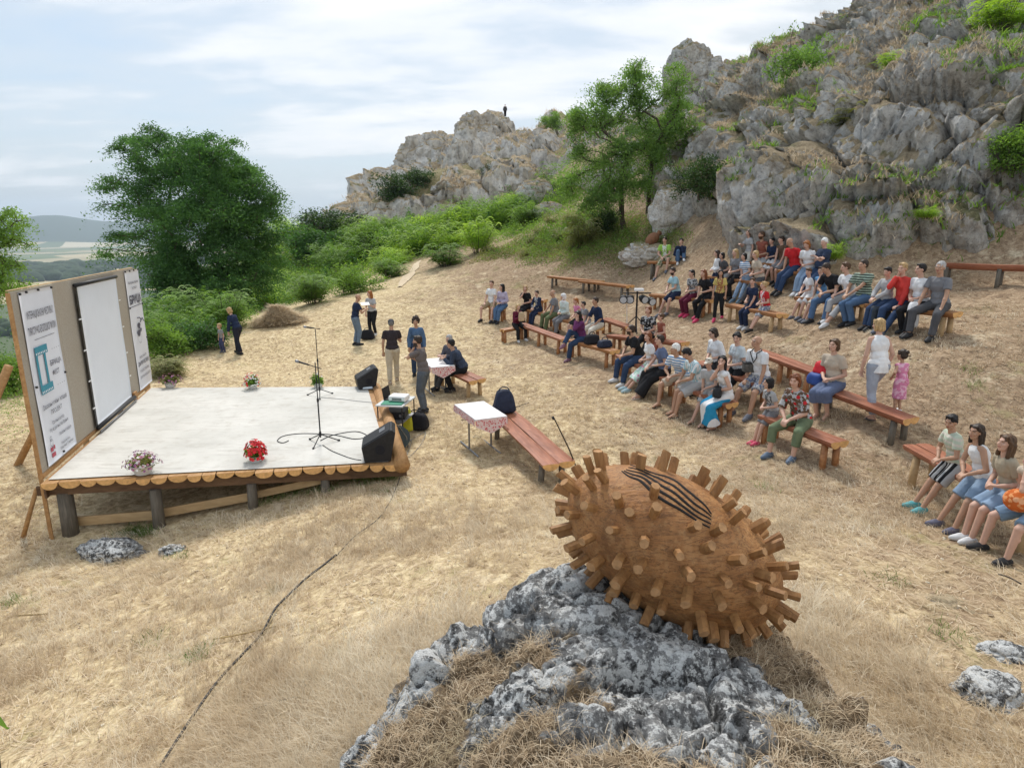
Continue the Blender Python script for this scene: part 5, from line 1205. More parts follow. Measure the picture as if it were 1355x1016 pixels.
    mi[fr & (ax < .024) & (np.abs(q_[:, 2]+.054) < .0062) & (q_[:, 1] > .055)] = 2
    if beard: mi[(q_[:, 2] < -.035) & (q_[:, 2] > -.125) & (q_[:, 1] > -.01) & (mi == 0) & ~((ax < .02) & (np.abs(q_[:, 2]+.054) < .006))] = 3
    me.polygons.foreach_set('material_index', mi); link('body', me, None, r)
    # ---- hair
    st, hcol = hair; mh = mat_hair(hcol or 'grey'); Hh = Pr(); E = lambda c, rr_: Hh.ell(hm(c), np.array(rr_)*hs_, RH); C = lambda a, ra, b_, rb: Hh.cap(hm(a), ra*hs_, hm(b_), rb*hs_)
    if st != 'bald' and st is not None:
        E((0, -.026, .036), (.080, .094, .086)); 
        if st in ('short', 'crop'): E((0, -.045, -.005), (.077, .066, .062)); C((-.071, -.012, .02), .013, (-.073, -.012, -.012), .008); C((.071, -.012, .02), .013, (.073, -.012, -.012), .008)
        if st == 'short': C((-.035, .036, .090), .020, (.04, .034, .092), .020)
        if st in ('bob', 'long', 'tail', 'bun'): E((0, -.045, -.01), (.080, .072, .075)); C((-.05, .034, .078), .020, (-.074, .012, .03), .016); C((.05, .034, .078), .020, (.074, .012, .03), .016)
        if st == 'bob':
            for k in (-1, 1): C((k*.068, -.012, .01), .024, (k*.072, -.010, -.085), .020)
            E((0, -.065, -.055), (.075, .05, .06))
        if st == 'long':
            for k in (-1, 1): C((k*.068, -.015, .01), .025, (k*.078, -.01, -.17), .022)
            C((0, -.06, -.02), .066, (0, -.085, -.24), .048); C((.03, -.07, -.02), .05, (.05, -.07, -.26), .035); C((-.03, -.07, -.02), .05, (-.05, -.07, -.25), .035)
        if st == 'tail': E((0, -.115, .04), (.03, .035, .035)); C((0, -.12, .03), .026, (0, -.14, -.13), .015)
        if st == 'bun': E((0, -.105, .06), (.04, .04, .04))
        if st == 'curly':
            for j in range(16): a = j*2.4; zz_ = -.05+.011*j; E((.083*math.cos(a)*(1 if zz_ < .06 else .7), -.035+.075*math.sin(a)*(1 if zz_ < .06 else .7) if math.sin(a) < .4 or zz_ > .05 else -.03, zz_+.02), (.038, .038, .038))
        hme = Hh.fuse('hair', max(vx*.9, .007), 1, wrinkle=.006*hs_ if st != 'curly' else .014, wsc=26, seed=seed); link('hair', hme, mh, r)
    elif hcol:
        for k in (-1, 1): Hh.cap(hm((k*.070, -.02, .0)), .012*hs_, hm((k*.045, -.085, -.015)), .015*hs_)
        link('hair', Hh.fuse('hair', vx, 1), mh, r)
    if hat:
        kind, mt = hat; Q = Pr()
        Q.ell(hm((0, -.018, .045)), np.array([.086, .102, .082])*hs_, RH)
        if kind == 'cap': Q.cap(hm((0, .06, .045)), .05*hs_, hm((0, .12, .035)), .045*hs_, sq=.18, sqa=RH@np.array([0, 0, 1.]))
        if kind == 'scarf': Q.ell(hm((0, -.05, -.02)), np.array([.086, .075, .10])*hs_, RH); Q.cap(hm((-.07, 0, .02)), .02*hs_, hm((-.03, .04, -.11)), .018*hs_); Q.cap(hm((.07, 0, .02)), .02*hs_, hm((.03, .04, -.11)), .018*hs_); Q.ell(nb, np.array([.11, .10, .06])*s)
        link('cap' if kind != 'scarf' else 'headscarf', Q.fuse('cap', vx, 1, wrinkle=.004), mt, r)
    if extras and 'glasses' in extras:
        mb = MB()
        for k in (-1, 1): a = np.linspace(0, 2*PI, 11); mb.tube([hm((k*.031+.021*math.cos(t), .094, .006+.015*math.sin(t))) for t in a], .0022, 4, cap=False); mb.tube([hm((k*.052, .092, .01)), hm((k*.076, .0, .01))], .002, 4)
        mb.tube([hm((-.011, .096, .008)), hm((.011, .096, .008))], .002, 4); mb.build('glasses', M_BLACK, r)
    # ---- clothes
    tk, tm = top; infl = .013*max(s, .75)+vx*.5
    if tk:
        Q = Pr()
        Q.ell(wai, np.array([.132, .100, .135])*s*bk+infl, Ms); Q.ell(che, np.array([.155, .108, .160])*s*(bk**.6)+infl*.9, Ms); Q.ell(pel+[0, 0, .055*s], np.array([.160, .114, .085])*s*bk+infl*1.1, Ms)
        if bk > 1.12: Q.ell(wai+Ms@np.array([0, .05*s*bk, -.02]), np.array([.125, .10, .12])*s*bk+infl, Ms)
        if fem and H > 1.58:
            for k in (-1, 1): Q.ell(che+Ms@np.array([k*.062, .074, .0])*s, np.array([.056, .044, .056])*s*bk+infl*.8, Ms)
        if hem: Q.cap(pel+[0, 0, .08*s], .13*s*bk, pel-[0, 0, hem*s], (.15*s+hem*.10)*bk, flat=(0, 1))
        for i in (0, 1):
            if tk != 'straps': Q.cap(nb-.045*s*up_, .050*s+infl*.6, sh[i]-.004*up_, .046*s+infl*.8)
            else: Q.cap(che+Ms@np.array([(-1, 1)[i]*.07, .07, .04])*s, .02*s, nb-.05*s*up_+tw@np.array([(-1, 1)[i]*.085*s, 0, .035]), .020*s); Q.cap(che+Ms@np.array([(-1, 1)[i]*.07, -.06, .04])*s, .02*s, nb-.05*s*up_+tw@np.array([(-1, 1)[i]*.085*s, 0, .035]), .020*s)
            if tk in ('short', 'vest') : fr_ = .58 if tk == 'short' else .0
            else: fr_ = 1
            if tk == 'short' or tk == 'half': f2 = .6 if tk == 'short' else .95; e_ = sh[i]*(1-f2)+elb[i]*f2; Q.cap(sh[i], .046*s+infl*.8, e_, .045*s+infl*1.15, flat=(0, 1))
            elif tk == 'long': Q.cap(sh[i], .046*s+infl*.8, elb[i], .040*s+infl); w_ = elb[i]*.06+wri[i]*.94; Q.cap(elb[i], .040*s+infl, w_, .028*s+infl, flat=(0, 1))
            elif tk == 'vest': pass
        link('shirt', Q.fuse('shirt', max(vx, .010), 2, wrinkle=.0085*s, wsc=11, seed=seed+3), tm, r)
    bk_, bm_ = bot
    if bk_:
        Q = Pr(); Q.ell(pel+[0, 0, .018*s], np.array([.158*(1.06 if fem else 1), .112, .105])*s*bk+infl*.85, Ms); nm = 'trousers'
        for i in (0, 1):
            ra, rb = .092*s*bk**.7+infl, .056*s+infl*1.15
            if bk_ in ('trousers', 'jeans', 'capri', 'leggings'):
                sl = .6 if bk_ == 'leggings' else 1
                Q.cap(hip[i], ra, knees[i], .056*s+infl*1.0*sl); e_ = knees[i]*.07+anks[i]*.93 if bk_ != 'capri' else knees[i]*.45+anks[i]*.55
                Q.cap(knees[i], .054*s+infl*sl, e_, (.042*s+infl*1.1*sl) if bk_ != 'capri' else .052*s+infl, flat=(0, 1)); Q.ell(knees[i]*.68+anks[i]*.32+np.array([0, -.012, 0]), [.050*s+infl*.8*sl]*3)
            elif bk_ == 'shorts': nm = 'shorts'; e_ = hip[i]*.12+knees[i]*.88; Q.cap(hip[i], ra, e_, .070*s+infl*1.4, flat=(0, 1))
            elif bk_ in ('skirt', 'longskirt', 'miniskirt', 'dress'):
                nm = 'skirt'; f2 = {'miniskirt': .75, 'dress': .9}.get(bk_, 1.0); e_ = hip[i]*(1-f2)+knees[i]*f2; Q.cap(hip[i], ra, e_, .068*s+infl*1.3, flat=(0, 1)); Q.cap((hip[0]+hip[1])/2, .1*s, (hip[0]+hip[1])/2*(1-f2)+kc*f2, .075*s, flat=(0, 1))
                if bk_ == 'skirt' and sit is not None: a = knees[i]; Q.cap(a, .070*s+infl, a*.62+anks[i]*.38, .080*s+infl, flat=(0, 1)); Q.cap(kc, .075*s, kc*.62+(anks[0]+anks[1])/2*.38, .085*s, flat=(0, 1))
                if bk_ == 'longskirt': a = knees[i]; Q.cap(a, .070*s+infl, a*.08+anks[i]*.92, .12*s+infl, flat=(0, 1)); Q.cap(kc, .08*s, kc*.08+(anks[0]+anks[1])/2*.92, .14*s, flat=(0, 1))
        if bk_ == 'dress' and sit is None: Q.cap(pel+[0, 0, .1*s], .12*s, np.array([0, 0, .46*s]), .175*s, flat=(0, 1))
        link(nm, Q.fuse(nm, max(vx, .010), 2, wrinkle=.0075*s, wsc=9, seed=seed+7), bm_, r)
    # ---- shoes
    scx, sk_ = shoe
    if sk_:
        smt = simple('footwear', scx, .6, .12, 12)
        for i in (0, 1):
            f = fdir[i]; x_ = nrmz(np.cross(f, [0, 0, 1])); u_ = np.cross(x_, f); Mx = np.stack([x_, f, u_], 1); c = anks[i]-np.array([0, 0, .040*s])+f*.045*s; Q = Pr()
            if sk_ == 'shoe':
                V = ICO_V*np.array([.056, .155, .070])*s; V[:, 2] = np.maximum(V[:, 2], -.033*s); V[:, 2] *= np.where(V[:, 1] > .03*s, .8, 1.05); Q.raw(V@Mx.T+c, ICO_F); Q.cap(anks[i]+[0, 0, .02*s], .046*s, anks[i]-np.array([0, 0, .03*s])-f*.01, .048*s, flat=(1, 0))
            else:
                V = ICO_V*np.array([.047, .138, .014])*s; V[:, 2] = np.clip(V[:, 2], -.012*s, .008*s); Q.raw(V@Mx.T+c-u_*.030*s, ICO_F); Q.cap(c+x_*.045*s+f*.05*s-u_*.02*s, .012*s, c+f*.05*s+u_*.022*s, .014*s); Q.cap(c-x_*.045*s+f*.05*s-u_*.02*s, .012*s, c+f*.05*s+u_*.022*s, .014*s)
            link('shoe', Q.fuse('shoe', max(.009, vx*.8), 1), smt, r)
    info = dict(root=r, hc=hc, wri=wri, knees=knees, nb=nb, sh=sh, pel=pel, che=che, s=s, Ms=Ms, RH=RH, hs=hs_, anks=anks, wai=wai)
    return info
def wpt(info, p): return np.array(info['root'].location)+rotz(info['root'].rotation_euler[2])@np.asarray(p, float)
# colours
K = dict(white=(.74, .74, .74), offw=(.62, .58, .50), black=(.018, .018, .020), navy=(.020, .030, .065), jeans=(.085, .15, .26), djeans=(.035, .06, .12), pjeans=(.24, .33, .45), grey=(.20, .20, .21), lgrey=(.42, .42, .42), dgrey=(.085, .085, .09),
 red=(.52, .025, .03), maroon=(.12, .018, .04), purple=(.13, .035, .11), slate=(.12, .15, .24), lblue=(.36, .55, .60), blue=(.12, .27, .48), khaki=(.38, .29, .18), beige=(.50, .42, .33), green=(.28, .50, .09), olive=(.13, .16, .08), pink=(.62, .22, .36), yellow=(.55, .44, .15), mint=(.42, .62, .50), brown=(.12, .07, .045), rust=(.28, .09, .06), lilac=(.45, .40, .52), hotpink=(.70, .05, .16), teal=(.10, .36, .36), pants=(.28, .32, .38))
def cl(c, kind='plain', c2=None, c3=None, sc=1, nm='fabric'):
    t = lambda q: K[q] if isinstance(q, str) else q
    key = (nm+'_'+(c if isinstance(c, str) else 'mixed')+('' if kind == 'plain' else '_'+kind)); return mat_cloth(key, t(c), kind, t(c2) if c2 else None, t(c3) if c3 else None, sc)
_pi = [0]
def seat(key, px, label, turn=0, side=0.0, **k):
    p, ang = bench_t(key, px); hd = ang+90+turn; hr = math.radians(hd); f = np.array([math.sin(hr), math.cos(hr)])
    p = p.copy(); p[:2] += f*(side-.02); gz_ = Z(p[0], p[1]); _pi[0] += 1; gr = np.random.default_rng(_pi[0]*7+1); k['hyaw'] = k.get('hyaw', 0)+gr.normal()*12; k['hpit'] = k.get('hpit', 4)+gr.normal()*6; k['lean'] = k.get('lean', 10)+gr.normal()*4; k['roll'] = gr.normal()*3; k['twist'] = gr.normal()*8; hd += gr.normal()*7
    if k.get('legs', 'n') == 'n': k['legs'] = [('n', 'tuck'), ('out', 'n'), ('close', 'close'), ('wide', 'n'), ('n', 'n'), ('tuck', 'tuck')][int(gr.random()*6)]
    H = k.get('H', 1.72); 
    return person(label, (p[0], p[1], gz_), hd, sit=p[2]+.012-gz_, seed=_pi[0], **k)
def stand(px, py, label, heading, **k):
    p = gp(px, py); _pi[0] += 1; return person(label, p, heading, seed=_pi[0], **k)
BS = ((.02, .02, .022), 'shoe'); WS = ((.62, .62, .62), 'shoe'); PS = ((.62, .05, .14), 'shoe'); SD = ((.05, .035, .025), 'sandal'); GS = ((.12, .13, .16), 'shoe'); TS = ((.10, .36, .38), 'shoe')
PEOPLE = {}
def build_people():
    A = PEOPLE
    # far left group
    seat('m0', 650, 'man in a white T-shirt and khaki shorts, leftmost of the seated audience', H=1.76, lean=8, hyaw=20, legs='wide', hair=('short', 'brown'), top=('short', cl('white')), bot=('shorts', cl('khaki')), shoe=BS, arms=('knee', 'thigh'))
    seat('m0', 665, 'woman with long black hair in a pale lilac top at the far left', g='f', H=1.66, lean=8, hyaw=50, hair=('long', 'black'), top=('long', cl('lilac')), bot=('jeans', cl('jeans')), shoe=BS)
    p_ = P(690, 420, 23.0); 
    seat('m1', 697, 'blond woman in black sitting left of the boy in the navy hoodie', turn=10, g='f', H=1.66, lean=20, hyaw=-20, hair=('bob', 'blond'), top=('short', cl('black')), bot=('trousers', cl('black')), shoe=BS, arms=('lap', 'chin'))
    seat('m1', 712, 'boy in a navy hoodie sitting right of the blond woman in black', H=1.45, lean=15, hair=('short', 'dark'), top=('long', cl('navy', 'front', 'lgrey')), bot=('trousers', cl('navy')), shoe=GS, arms=('clasp', 'clasp'))
    A['maroon'] = seat('f0', 684, 'light-haired child in a maroon jumper at the far end of the front row', H=1.45, lean=14, g='f', hair=('bob', 'blond'), top=('long', cl('maroon')), bot=('trousers', cl('black')), shoe=WS, arms=('hold', 'hold'))
    seat('m2', 734, 'stout old man in a grey shirt and olive trousers in the second row', H=1.74, bulk=1.15, lean=14, legs='wide', hair=('bald', 'white'), skin='tan', top=('short', cl('grey')), bot=('trousers', cl('olive')), shoe=BS, arms=('knee', 'clasp'))
    seat('m2', 747, 'old woman in a white headscarf and pale blouse beside the old man in grey', g='f', H=1.62, bulk=1.1, lean=10, hair=('short', 'white'), hat=('scarf', cl('white')), top=('long', cl((.58, .66, .62))), bot=('trousers', cl('grey')), shoe=BS, arms=('lap', 'lap'))
    seat('m2', 765, 'red-haired girl in a pink vest behind the woman in purple', g='f', H=1.5, lean=8, hyaw=-15, hair=('tail', 'red'), top=('vest', cl('pink', 'plain')), bot=('shorts', cl('black')), shoe=WS, skin='fair')
    seat('m2', 776, 'dark-haired boy in a grey shirt left of the man in navy', H=1.4, lean=25, hair=('short', 'black'), top=('short', cl('grey', 'front', 'lgrey')), bot=('shorts', cl('lgrey')), shoe=WS, arms=('knee', 'knee'))
    seat('m2', 791, 'man in a navy T-shirt and pale trousers right of the old couple', H=1.76, bulk=1.05, lean=14, hair=('crop', 'dark'), skin='tan', top=('half', cl('navy')), bot=('trousers', cl('offw')), shoe=BS, arms=('thigh', 'clasp'))
    seat('f2', 768, 'woman in a purple shirt and jeans, legs crossed, hand at her chin', g='f', H=1.70, lean=18, hyaw=-5, hair=('long', 'black'), top=('long', cl('purple')), bot=('jeans', cl('djeans')), shoe=((.20, .10, .14), 'shoe'), arms=('chin', 'lap'), legs=('under', 'cross'))
    # front row middle
    seat('f3', 842, 'bearded man in black leaning on his knees in the front row', H=1.78, lean=28, hair=('crop', 'dark'), beard=True, skin='tan', top=('short', cl('black')), bot=('jeans', cl('djeans')), shoe=WS, arms=('clasp', 'clasp'), legs='wide')
    seat('f3', 860, 'auburn-haired woman in white with a mint wrap on her lap, beside the man in black', g='f', H=1.62, lean=20, hair=('bob', 'auburn'), top=('short', cl('white')), bot=('skirt', cl('mint', 'print', 'white', 'pink')), shoe=((.3, .42, .46), 'shoe'), arms=('lap', 'lap'), legs='out')
    seat('f3', 877, 'woman with short brown hair in a slate blue T-shirt and long black skirt', g='f', H=1.68, bulk=1.08, lean=14, hair=('short', 'dark'), top=('short', cl('slate')), bot=('longskirt', cl('black')), shoe=((.62, .55, .5), 'sandal'), arms=('lap', 'clasp'))
    seat('f4', 900, 'white-haired old man in a white polo with blue stripes and shorts', H=1.70, bulk=1.06, lean=24, hyaw=15, hair=('crop', 'white'), skin='tan', top=('short', cl('white', 'stripe', 'blue', None, 1.1)), bot=('shorts', cl('beige')), shoe=SD, arms=('clasp', 'clasp'), legs='wide', extras=('camera',))
    seat('f4', 921, 'man in a pale blue shirt looking down, next to the white-haired man', H=1.74, lean=24, hpit=35, hair=('short', 'black'), skin='tan', top=('short', cl('lblue', 'vstripe', 'white')), bot=('shorts', cl('lgrey')), shoe=SD, arms=('clasp', 'clasp'))
    seat('f4', 939, 'child in a cream sun cap and grey T-shirt in the front row', H=1.42, lean=16, hyaw=-5, hair=('short', 'brown'), hat=('cap', cl('offw')), top=('short', cl('lgrey')), bot=('shorts', cl('lgrey')), shoe=SD, arms=('clasp', 'knee'))
    A['skirt'] = seat('f4', 958, 'woman with long black hair in a white top and long blue-and-white skirt', g='f', H=1.68, lean=14, hyaw=-25, hair=('long', 'black'), top=('vest', cl('white')), bot=('longskirt', cl((.03, .28, .50), 'diag', 'white')), shoe=SD, arms=('lap', 'chin'))
    seat('m5', 947, 'young woman in glasses and a white shirt in the second row', g='f', H=1.66, lean=14, hpit=20, hair=('bob', 'dark'), top=('half', cl('white')), bot=('skirt', cl('black')), shoe=BS, extras=('glasses',))
    seat('m5', 974, 'woman with pinned-up dark hair in pale grey left of the bald man', g='f', H=1.68, lean=10, hyaw=-15, hair=('bun', 'black'), top=('short', cl((.55, .60, .62), 'front', 'lgrey')), bot=('trousers', cl('black')), shoe=BS, arms=('lap', 'lap'))
    A['bald'] = seat('m5', 1004, 'bald man in white with checked shorts and a camera strap round his neck', H=1.80, bulk=1.10, lean=8, hyaw=10, hair=('bald', None), skin='tan', top=('short', cl('white')), bot=('shorts', cl('lgrey', 'check', 'slate')), shoe=GS, arms=('knee', 'thigh'), legs='wide')
    seat('m4', 857, 'woman in a black-and-white print blouse in front of the child in rust red', g='f', H=1.62, lean=10, hair=('bob', 'auburn'), top=('short', cl('black', 'print', 'lgrey')), bot=('trousers', cl('black')), shoe=BS)
    seat('m4', 874, 'small child in a rust red top behind the woman in slate blue', g='f', H=1.25, lean=10, hair=('bun', 'brown'), top=('vest', cl('rust')), bot=('skirt', cl('rust')), shoe=SD)
    seat('f5', 1019, 'small black-haired boy in grey with pink shoes beside the floral blouse', H=1.22, lean=8, hyaw=15, hair=('bob', 'black'), top=('short', cl('lgrey', 'front', 'dgrey')), bot=('shorts', cl('grey')), shoe=PS, arms=('lap', 'lap'), legs='close', foot_y=.36)
    seat('f5', 1056, 'auburn-haired woman in a floral blouse and olive trousers beside a small boy', g='f', H=1.70, bulk=1.12, lean=20, hyaw=-5, hair=('bob', 'auburn'), top=('half', cl('brown', 'floral', 'lgrey', 'red')), bot=('capri', cl((.15, .19, .11))), shoe=((.10, .14, .20), 'shoe'), arms=('clasp', 'clasp'), legs='wide')
    seat('m7', 1101, 'woman in a beige T-shirt and blue skirt on the long red bench', g='f', H=1.68, bulk=1.12, lean=3, hyaw=-10, hpit=-3, hair=('bob', 'brown'), top=('short', cl('beige')), bot=('skirt', cl('slate')), shoe=((.42, .32, .25), 'sandal'), arms=('lap', 'lap'))
    # upper rows
    seat('u1', 893, 'bearded man in a light blue T-shirt, leftmost on his bench in the upper audience', H=1.76, lean=20, beard=True, hair=('crop', 'dark'), top=('short', cl('lblue')), bot=('shorts', cl('navy')), shoe=GS, arms=('clasp', 'clasp'), legs='wide')
    seat('u1', 916, 'woman in a grey print top and maroon trousers right of the man in light blue', g='f', H=1.64, lean=12, hyaw=-10, hair=('tail', 'black'), top=('short', cl('lgrey', 'print', 'dgrey')), bot=('trousers', cl('maroon')), shoe=PS)
    seat('u1', 934, 'woman with long brown hair in a black T-shirt and pink shoes in the upper audience', g='f', H=1.68, lean=8, hyaw=-15, hair=('long', 'auburn'), top=('short', cl('black')), bot=('trousers', cl('black')), shoe=PS, arms=('lap', 'knee'))
    seat('u2', 995, 'boy in a navy top with white sleeves, left of the boy in red', H=1.45, lean=14, hyaw=-20, hair=('short', 'brown'), top=('short', cl('navy')), bot=('trousers', cl('navy')), shoe=WS, arms=('thigh', 'lap'))
    seat('u2', 1011, 'boy in a red T-shirt with a white front print', H=1.32, lean=10, hair=('short', 'blond'), top=('short', cl('red', 'front', 'white')), bot=('shorts', cl('lgrey', 'check', 'red')), shoe=BS, arms=('lap', 'lap'))
    stand(950, 424, 'girl with long dark hair standing in a yellow T-shirt and black leggings', -150, H=1.42, g='f', hyaw=-10, hair=('long', 'black'), top=('short', cl('yellow', 'front', 'rust')), bot=('leggings', cl('black')), shoe=PS, arms=('side', 'side'), legs='step', skin='tan')
    seat('u3', 948, 'girl in a white jacket at the left end of the row of women', g='f', H=1.55, lean=10, hair=('long', 'dark'), top=('long', cl('white')), bot=('trousers', cl('navy')), shoe=PS)
    seat('u3', 959, 'girl in dark grey next to the girl in the white jacket', g='f', H=1.5, lean=15, hpit=15, hair=('bob', 'black'), top=('short', cl('dgrey')), bot=('trousers', cl('lgrey')), shoe=PS)
    seat('u3', 973, 'blond woman in a grey top in the middle of the row of women', g='f', H=1.66, bulk=1.05, lean=10, hair=('long', 'blond'), top=('short', cl('grey')), bot=('trousers', cl('black')), shoe=BS)
    seat('u3', 987, 'dark-haired girl in a blue-and-white striped top and pale jeans', g='f', H=1.5, lean=12, hair=('bob', 'black'), top=('short', cl('white', 'stripe', 'navy')), bot=('jeans', cl('pjeans')), shoe=((.1, .16, .22), 'shoe'), arms=('clasp', 'thigh'))
    seat('u3', 1003, 'blond woman in a beige blouse at the right end of the row of women', g='f', H=1.66, bulk=1.05, lean=12, hair=('bob', 'blond'), top=('short', cl('beige')), bot=('trousers', cl('dgrey')), shoe=BS)
    pk = gp(989, 367); A['pack'] = person('girl with a dark backpack standing against the cliff behind the row of women', pk, -110, H=1.45, g='f', hair=('bob', 'brown'), top=('short', cl('lgrey')), bot=('trousers', cl('offw')), shoe=WS, arms=('side', 'hold'), seed=70)
    seat('t1', 1009, 'bearded man in a red vest on the highest bench', H=1.76, lean=8, beard=True, hair=('crop', 'brown'), skin='tan', top=('vest', cl('rust')), bot=('shorts', cl('lgrey')), shoe=BS)
    seat('t1', 1021, 'dark-haired boy in navy and white beside the bearded man on the highest bench', H=1.4, lean=18, hair=('short', 'black'), top=('short', cl('navy')), bot=('shorts', cl('white')), shoe=BS)
    seat('t1', 1035, 'boy in a dark brown vest at the right end of the highest bench', H=1.5, lean=14, hair=('short', 'dark'), top=('vest', cl('brown')), bot=('shorts', cl('grey')), shoe=BS, arms=('knee', 'knee'))
    seat('t2', 1050, 'man in a bright red polo and jeans below the cliff', H=1.78, bulk=1.08, lean=16, hpit=25, hair=('bald', 'grey'), skin='tan', top=('short', cl('red')), bot=('jeans', cl('djeans')), shoe=BS, arms=('bench', 'knee'))
    seat('t2', 1069, 'reddish-blond woman in a white blouse right of the man in the red polo', g='f', H=1.66, bulk=1.1, lean=12, hpit=15, hair=('bob', 'red'), top=('short', cl('white')), bot=('trousers', cl('pjeans')), shoe=WS)
    seat('t2', 1086, 'stout white-haired man in a navy shirt with folded arms', H=1.76, bulk=1.22, lean=10, hyaw=-10, hpit=18, hair=('crop', 'white'), top=('short', cl((.035, .05, .09))), bot=('jeans', cl('djeans')), shoe=BS, arms=('cross', 'cross'))
    seat('r1', 1069, 'small boy in a white T-shirt at the left end of the bench of five', H=1.35, lean=16, hair=('short', 'brown'), top=('short', cl('white')), bot=('shorts', cl('white')), shoe=GS, arms=('clasp', 'clasp'))
    seat('r1', 1085, 'boy in a blue vest resting his chin on his hand', H=1.42, lean=18, hair=('short', 'dark'), top=('vest', cl('blue')), bot=('shorts', cl('offw')), shoe=GS, arms=('chin', 'knee'))
    seat('r1', 1104, 'man in a black T-shirt and light blue jeans, middle of the bench of five', H=1.76, bulk=1.05, lean=22, hpit=20, hair=('crop', 'dark'), skin='tan', top=('short', cl('black')), bot=('jeans', cl('jeans')), shoe=BS, arms=('clasp', 'clasp'), legs='wide')
    seat('r1', 1122, 'woman in a white V-neck blouse between the man in black and the man in stripes', g='f', H=1.66, lean=14, hair=('short', 'brown'), top=('short', cl('white')), bot=('capri', cl('lgrey')), shoe=WS, arms=('clasp', 'clasp'))
    seat('r1', 1140, 'man in a green-and-black striped T-shirt and jeans', H=1.74, bulk=1.08, lean=12, hyaw=-5, hair=('crop', 'dark'), skin='tan', top=('short', cl((.36, .46, .36), 'stripe', 'black', None, 1.2)), bot=('jeans', cl('jeans')), shoe=BS, arms=('clasp', 'clasp'))
    seat('r2', 1170, 'boy in a pale grey jumper left of the woman in the red jumper', H=1.5, lean=12, hpit=15, hair=('short', 'black'), top=('long', cl('lgrey')), bot=('jeans', cl('djeans')), shoe=BS, arms=('clasp', 'clasp'))
    seat('r2', 1192, 'blond woman in a bright red jumper and jeans', g='f', H=1.68, bulk=1.12, lean=12, hyaw=-10, hair=('short', 'blond'), top=('long', cl((.60, .06, .05))), bot=('jeans', cl('djeans')), shoe=GS, arms=('thigh', 'chin'))
    A['whitejacket'] = seat('r2', 1215, 'dark-haired woman in a white blouse with a white jacket over her knee', g='f', H=1.66, bulk=1.1, lean=8, hyaw=5, hair=('short', 'black'), top=('short', cl('white')), bot=('trousers', cl('black')), shoe=BS)
    seat('r2', 1240, 'grey-haired man in a grey T-shirt, rightmost of the seated adults', H=1.76, bulk=1.08, lean=8, hyaw=-5, hair=('crop', 'grey'), skin='tan', top=('short', cl('grey')), bot=('trousers', cl('dgrey')), shoe=BS, arms=('knee', 'knee'), legs='wide')
    seat('tl', 880, 'young man in a lime green T-shirt and camouflage shorts below the trees', H=1.76, lean=12, hair=('short', 'dark'), top=('short', cl('green', 'front', 'white')), bot=('shorts', cl('olive', 'print', 'beige')), shoe=GS, arms=('clasp', 'clasp'), legs='wide', turn=-14)
    seat('tl', 900, 'young woman in a navy jacket with her hand to her mouth, below the trees', g='f', H=1.68, lean=10, hair=('short', 'black'), top=('long', cl('navy')), bot=('jeans', cl('jeans')), shoe=WS, arms=('chin', 'lap'), turn=-14)
    # children, lower right
    seat('k1', 1274, 'boy in a green and white striped shirt, farthest of the children at the right', H=1.42, lean=14, hyaw=-12, hair=('short', 'black'), skin='tan', top=('short', cl((.50, .56, .44), 'stripe', 'offw', None, .9)), bot=('shorts', cl('black', 'vstripe', 'lgrey')), shoe=TS, arms=('clasp', 'clasp'), side=.15)
    seat('k1', 1311, 'girl in a white vest top, second of the children at the right edge', g='f', H=1.45, lean=12, hyaw=-10, hair=('long', 'dark'), skin='tan', top=('straps', cl('white')), bot=('shorts', cl('pjeans')), shoe=((.12, .12, .17), 'shoe'), arms=('clasp', 'clasp'), side=.15)
    seat('k1', 1348, 'girl in a beige shirt and denim shorts, third of the children at the right', g='f', H=1.52, lean=12, hyaw=8, hair=('long', 'brown'), top=('short', cl((.40, .34, .25))), bot=('shorts', cl('pjeans')), shoe=WS, arms=('lap', 'lap'), side=.15)
    A['ball'] = seat('k1', 1386, 'child cut off by the right edge, holding an orange cushion', H=1.5, lean=16, hair=('short', 'brown'), top=('vest', cl('beige')), bot=('shorts', cl((.20, .30, .42))), shoe=BS, arms=('chin', 'lap'), legs='wide', side=.15)
    # standing
    stand(472, 457, 'man in a dark polo shirt and jeans standing left of the red-haired woman', 60, H=1.78, hyaw=10, hpit=15, hair=('bald', 'dark'), skin='tan', top=('short', cl('navy')), bot=('jeans', cl((.14, .19, .26))), shoe=BS, arms=('hold', 'hold'), legs='n')
    stand(494, 443, 'woman with long red hair and black leggings standing on the slope', -160, H=1.68, g='f', hyaw=30, hair=('long', 'red'), top=('short', cl('lgrey')), bot=('leggings', cl('black')), shoe=WS, arms=('hold', 'side'))
    stand(521, 506, 'man in a grey cap and cream trousers seen from behind', -12, H=1.76, bulk=1.04, hair=('crop', 'salt'), hat=('cap', cl('dgrey')), skin='tan', top=('short', cl((.04, .032, .035))), bot=('trousers', cl((.50, .44, .34))), shoe=((.4, .33, .26), 'shoe'), arms=('side', 'hold'), legs='step')
    stand(553, 497, 'person with dark curly hair in a denim jacket facing the camera', 175, H=1.68, g='f', hair=('curly', 'dark'), skin='tan', top=('long', cl('jeans')), bot=('jeans', cl('djeans')), shoe=BS, arms=('side', 'side'), hyaw=10)
    stand(562, 546, 'man in a grey T-shirt and grey jeans standing with one hand on his cheek', -75, H=1.78, hyaw=-5, hair=('short', 'dark'), skin='tan', beard=True, top=('short', cl((.14, .12, .115))), bot=('jeans', cl((.10, .115, .135))), shoe=BS, arms=('chin', 'hold'), legs='n')
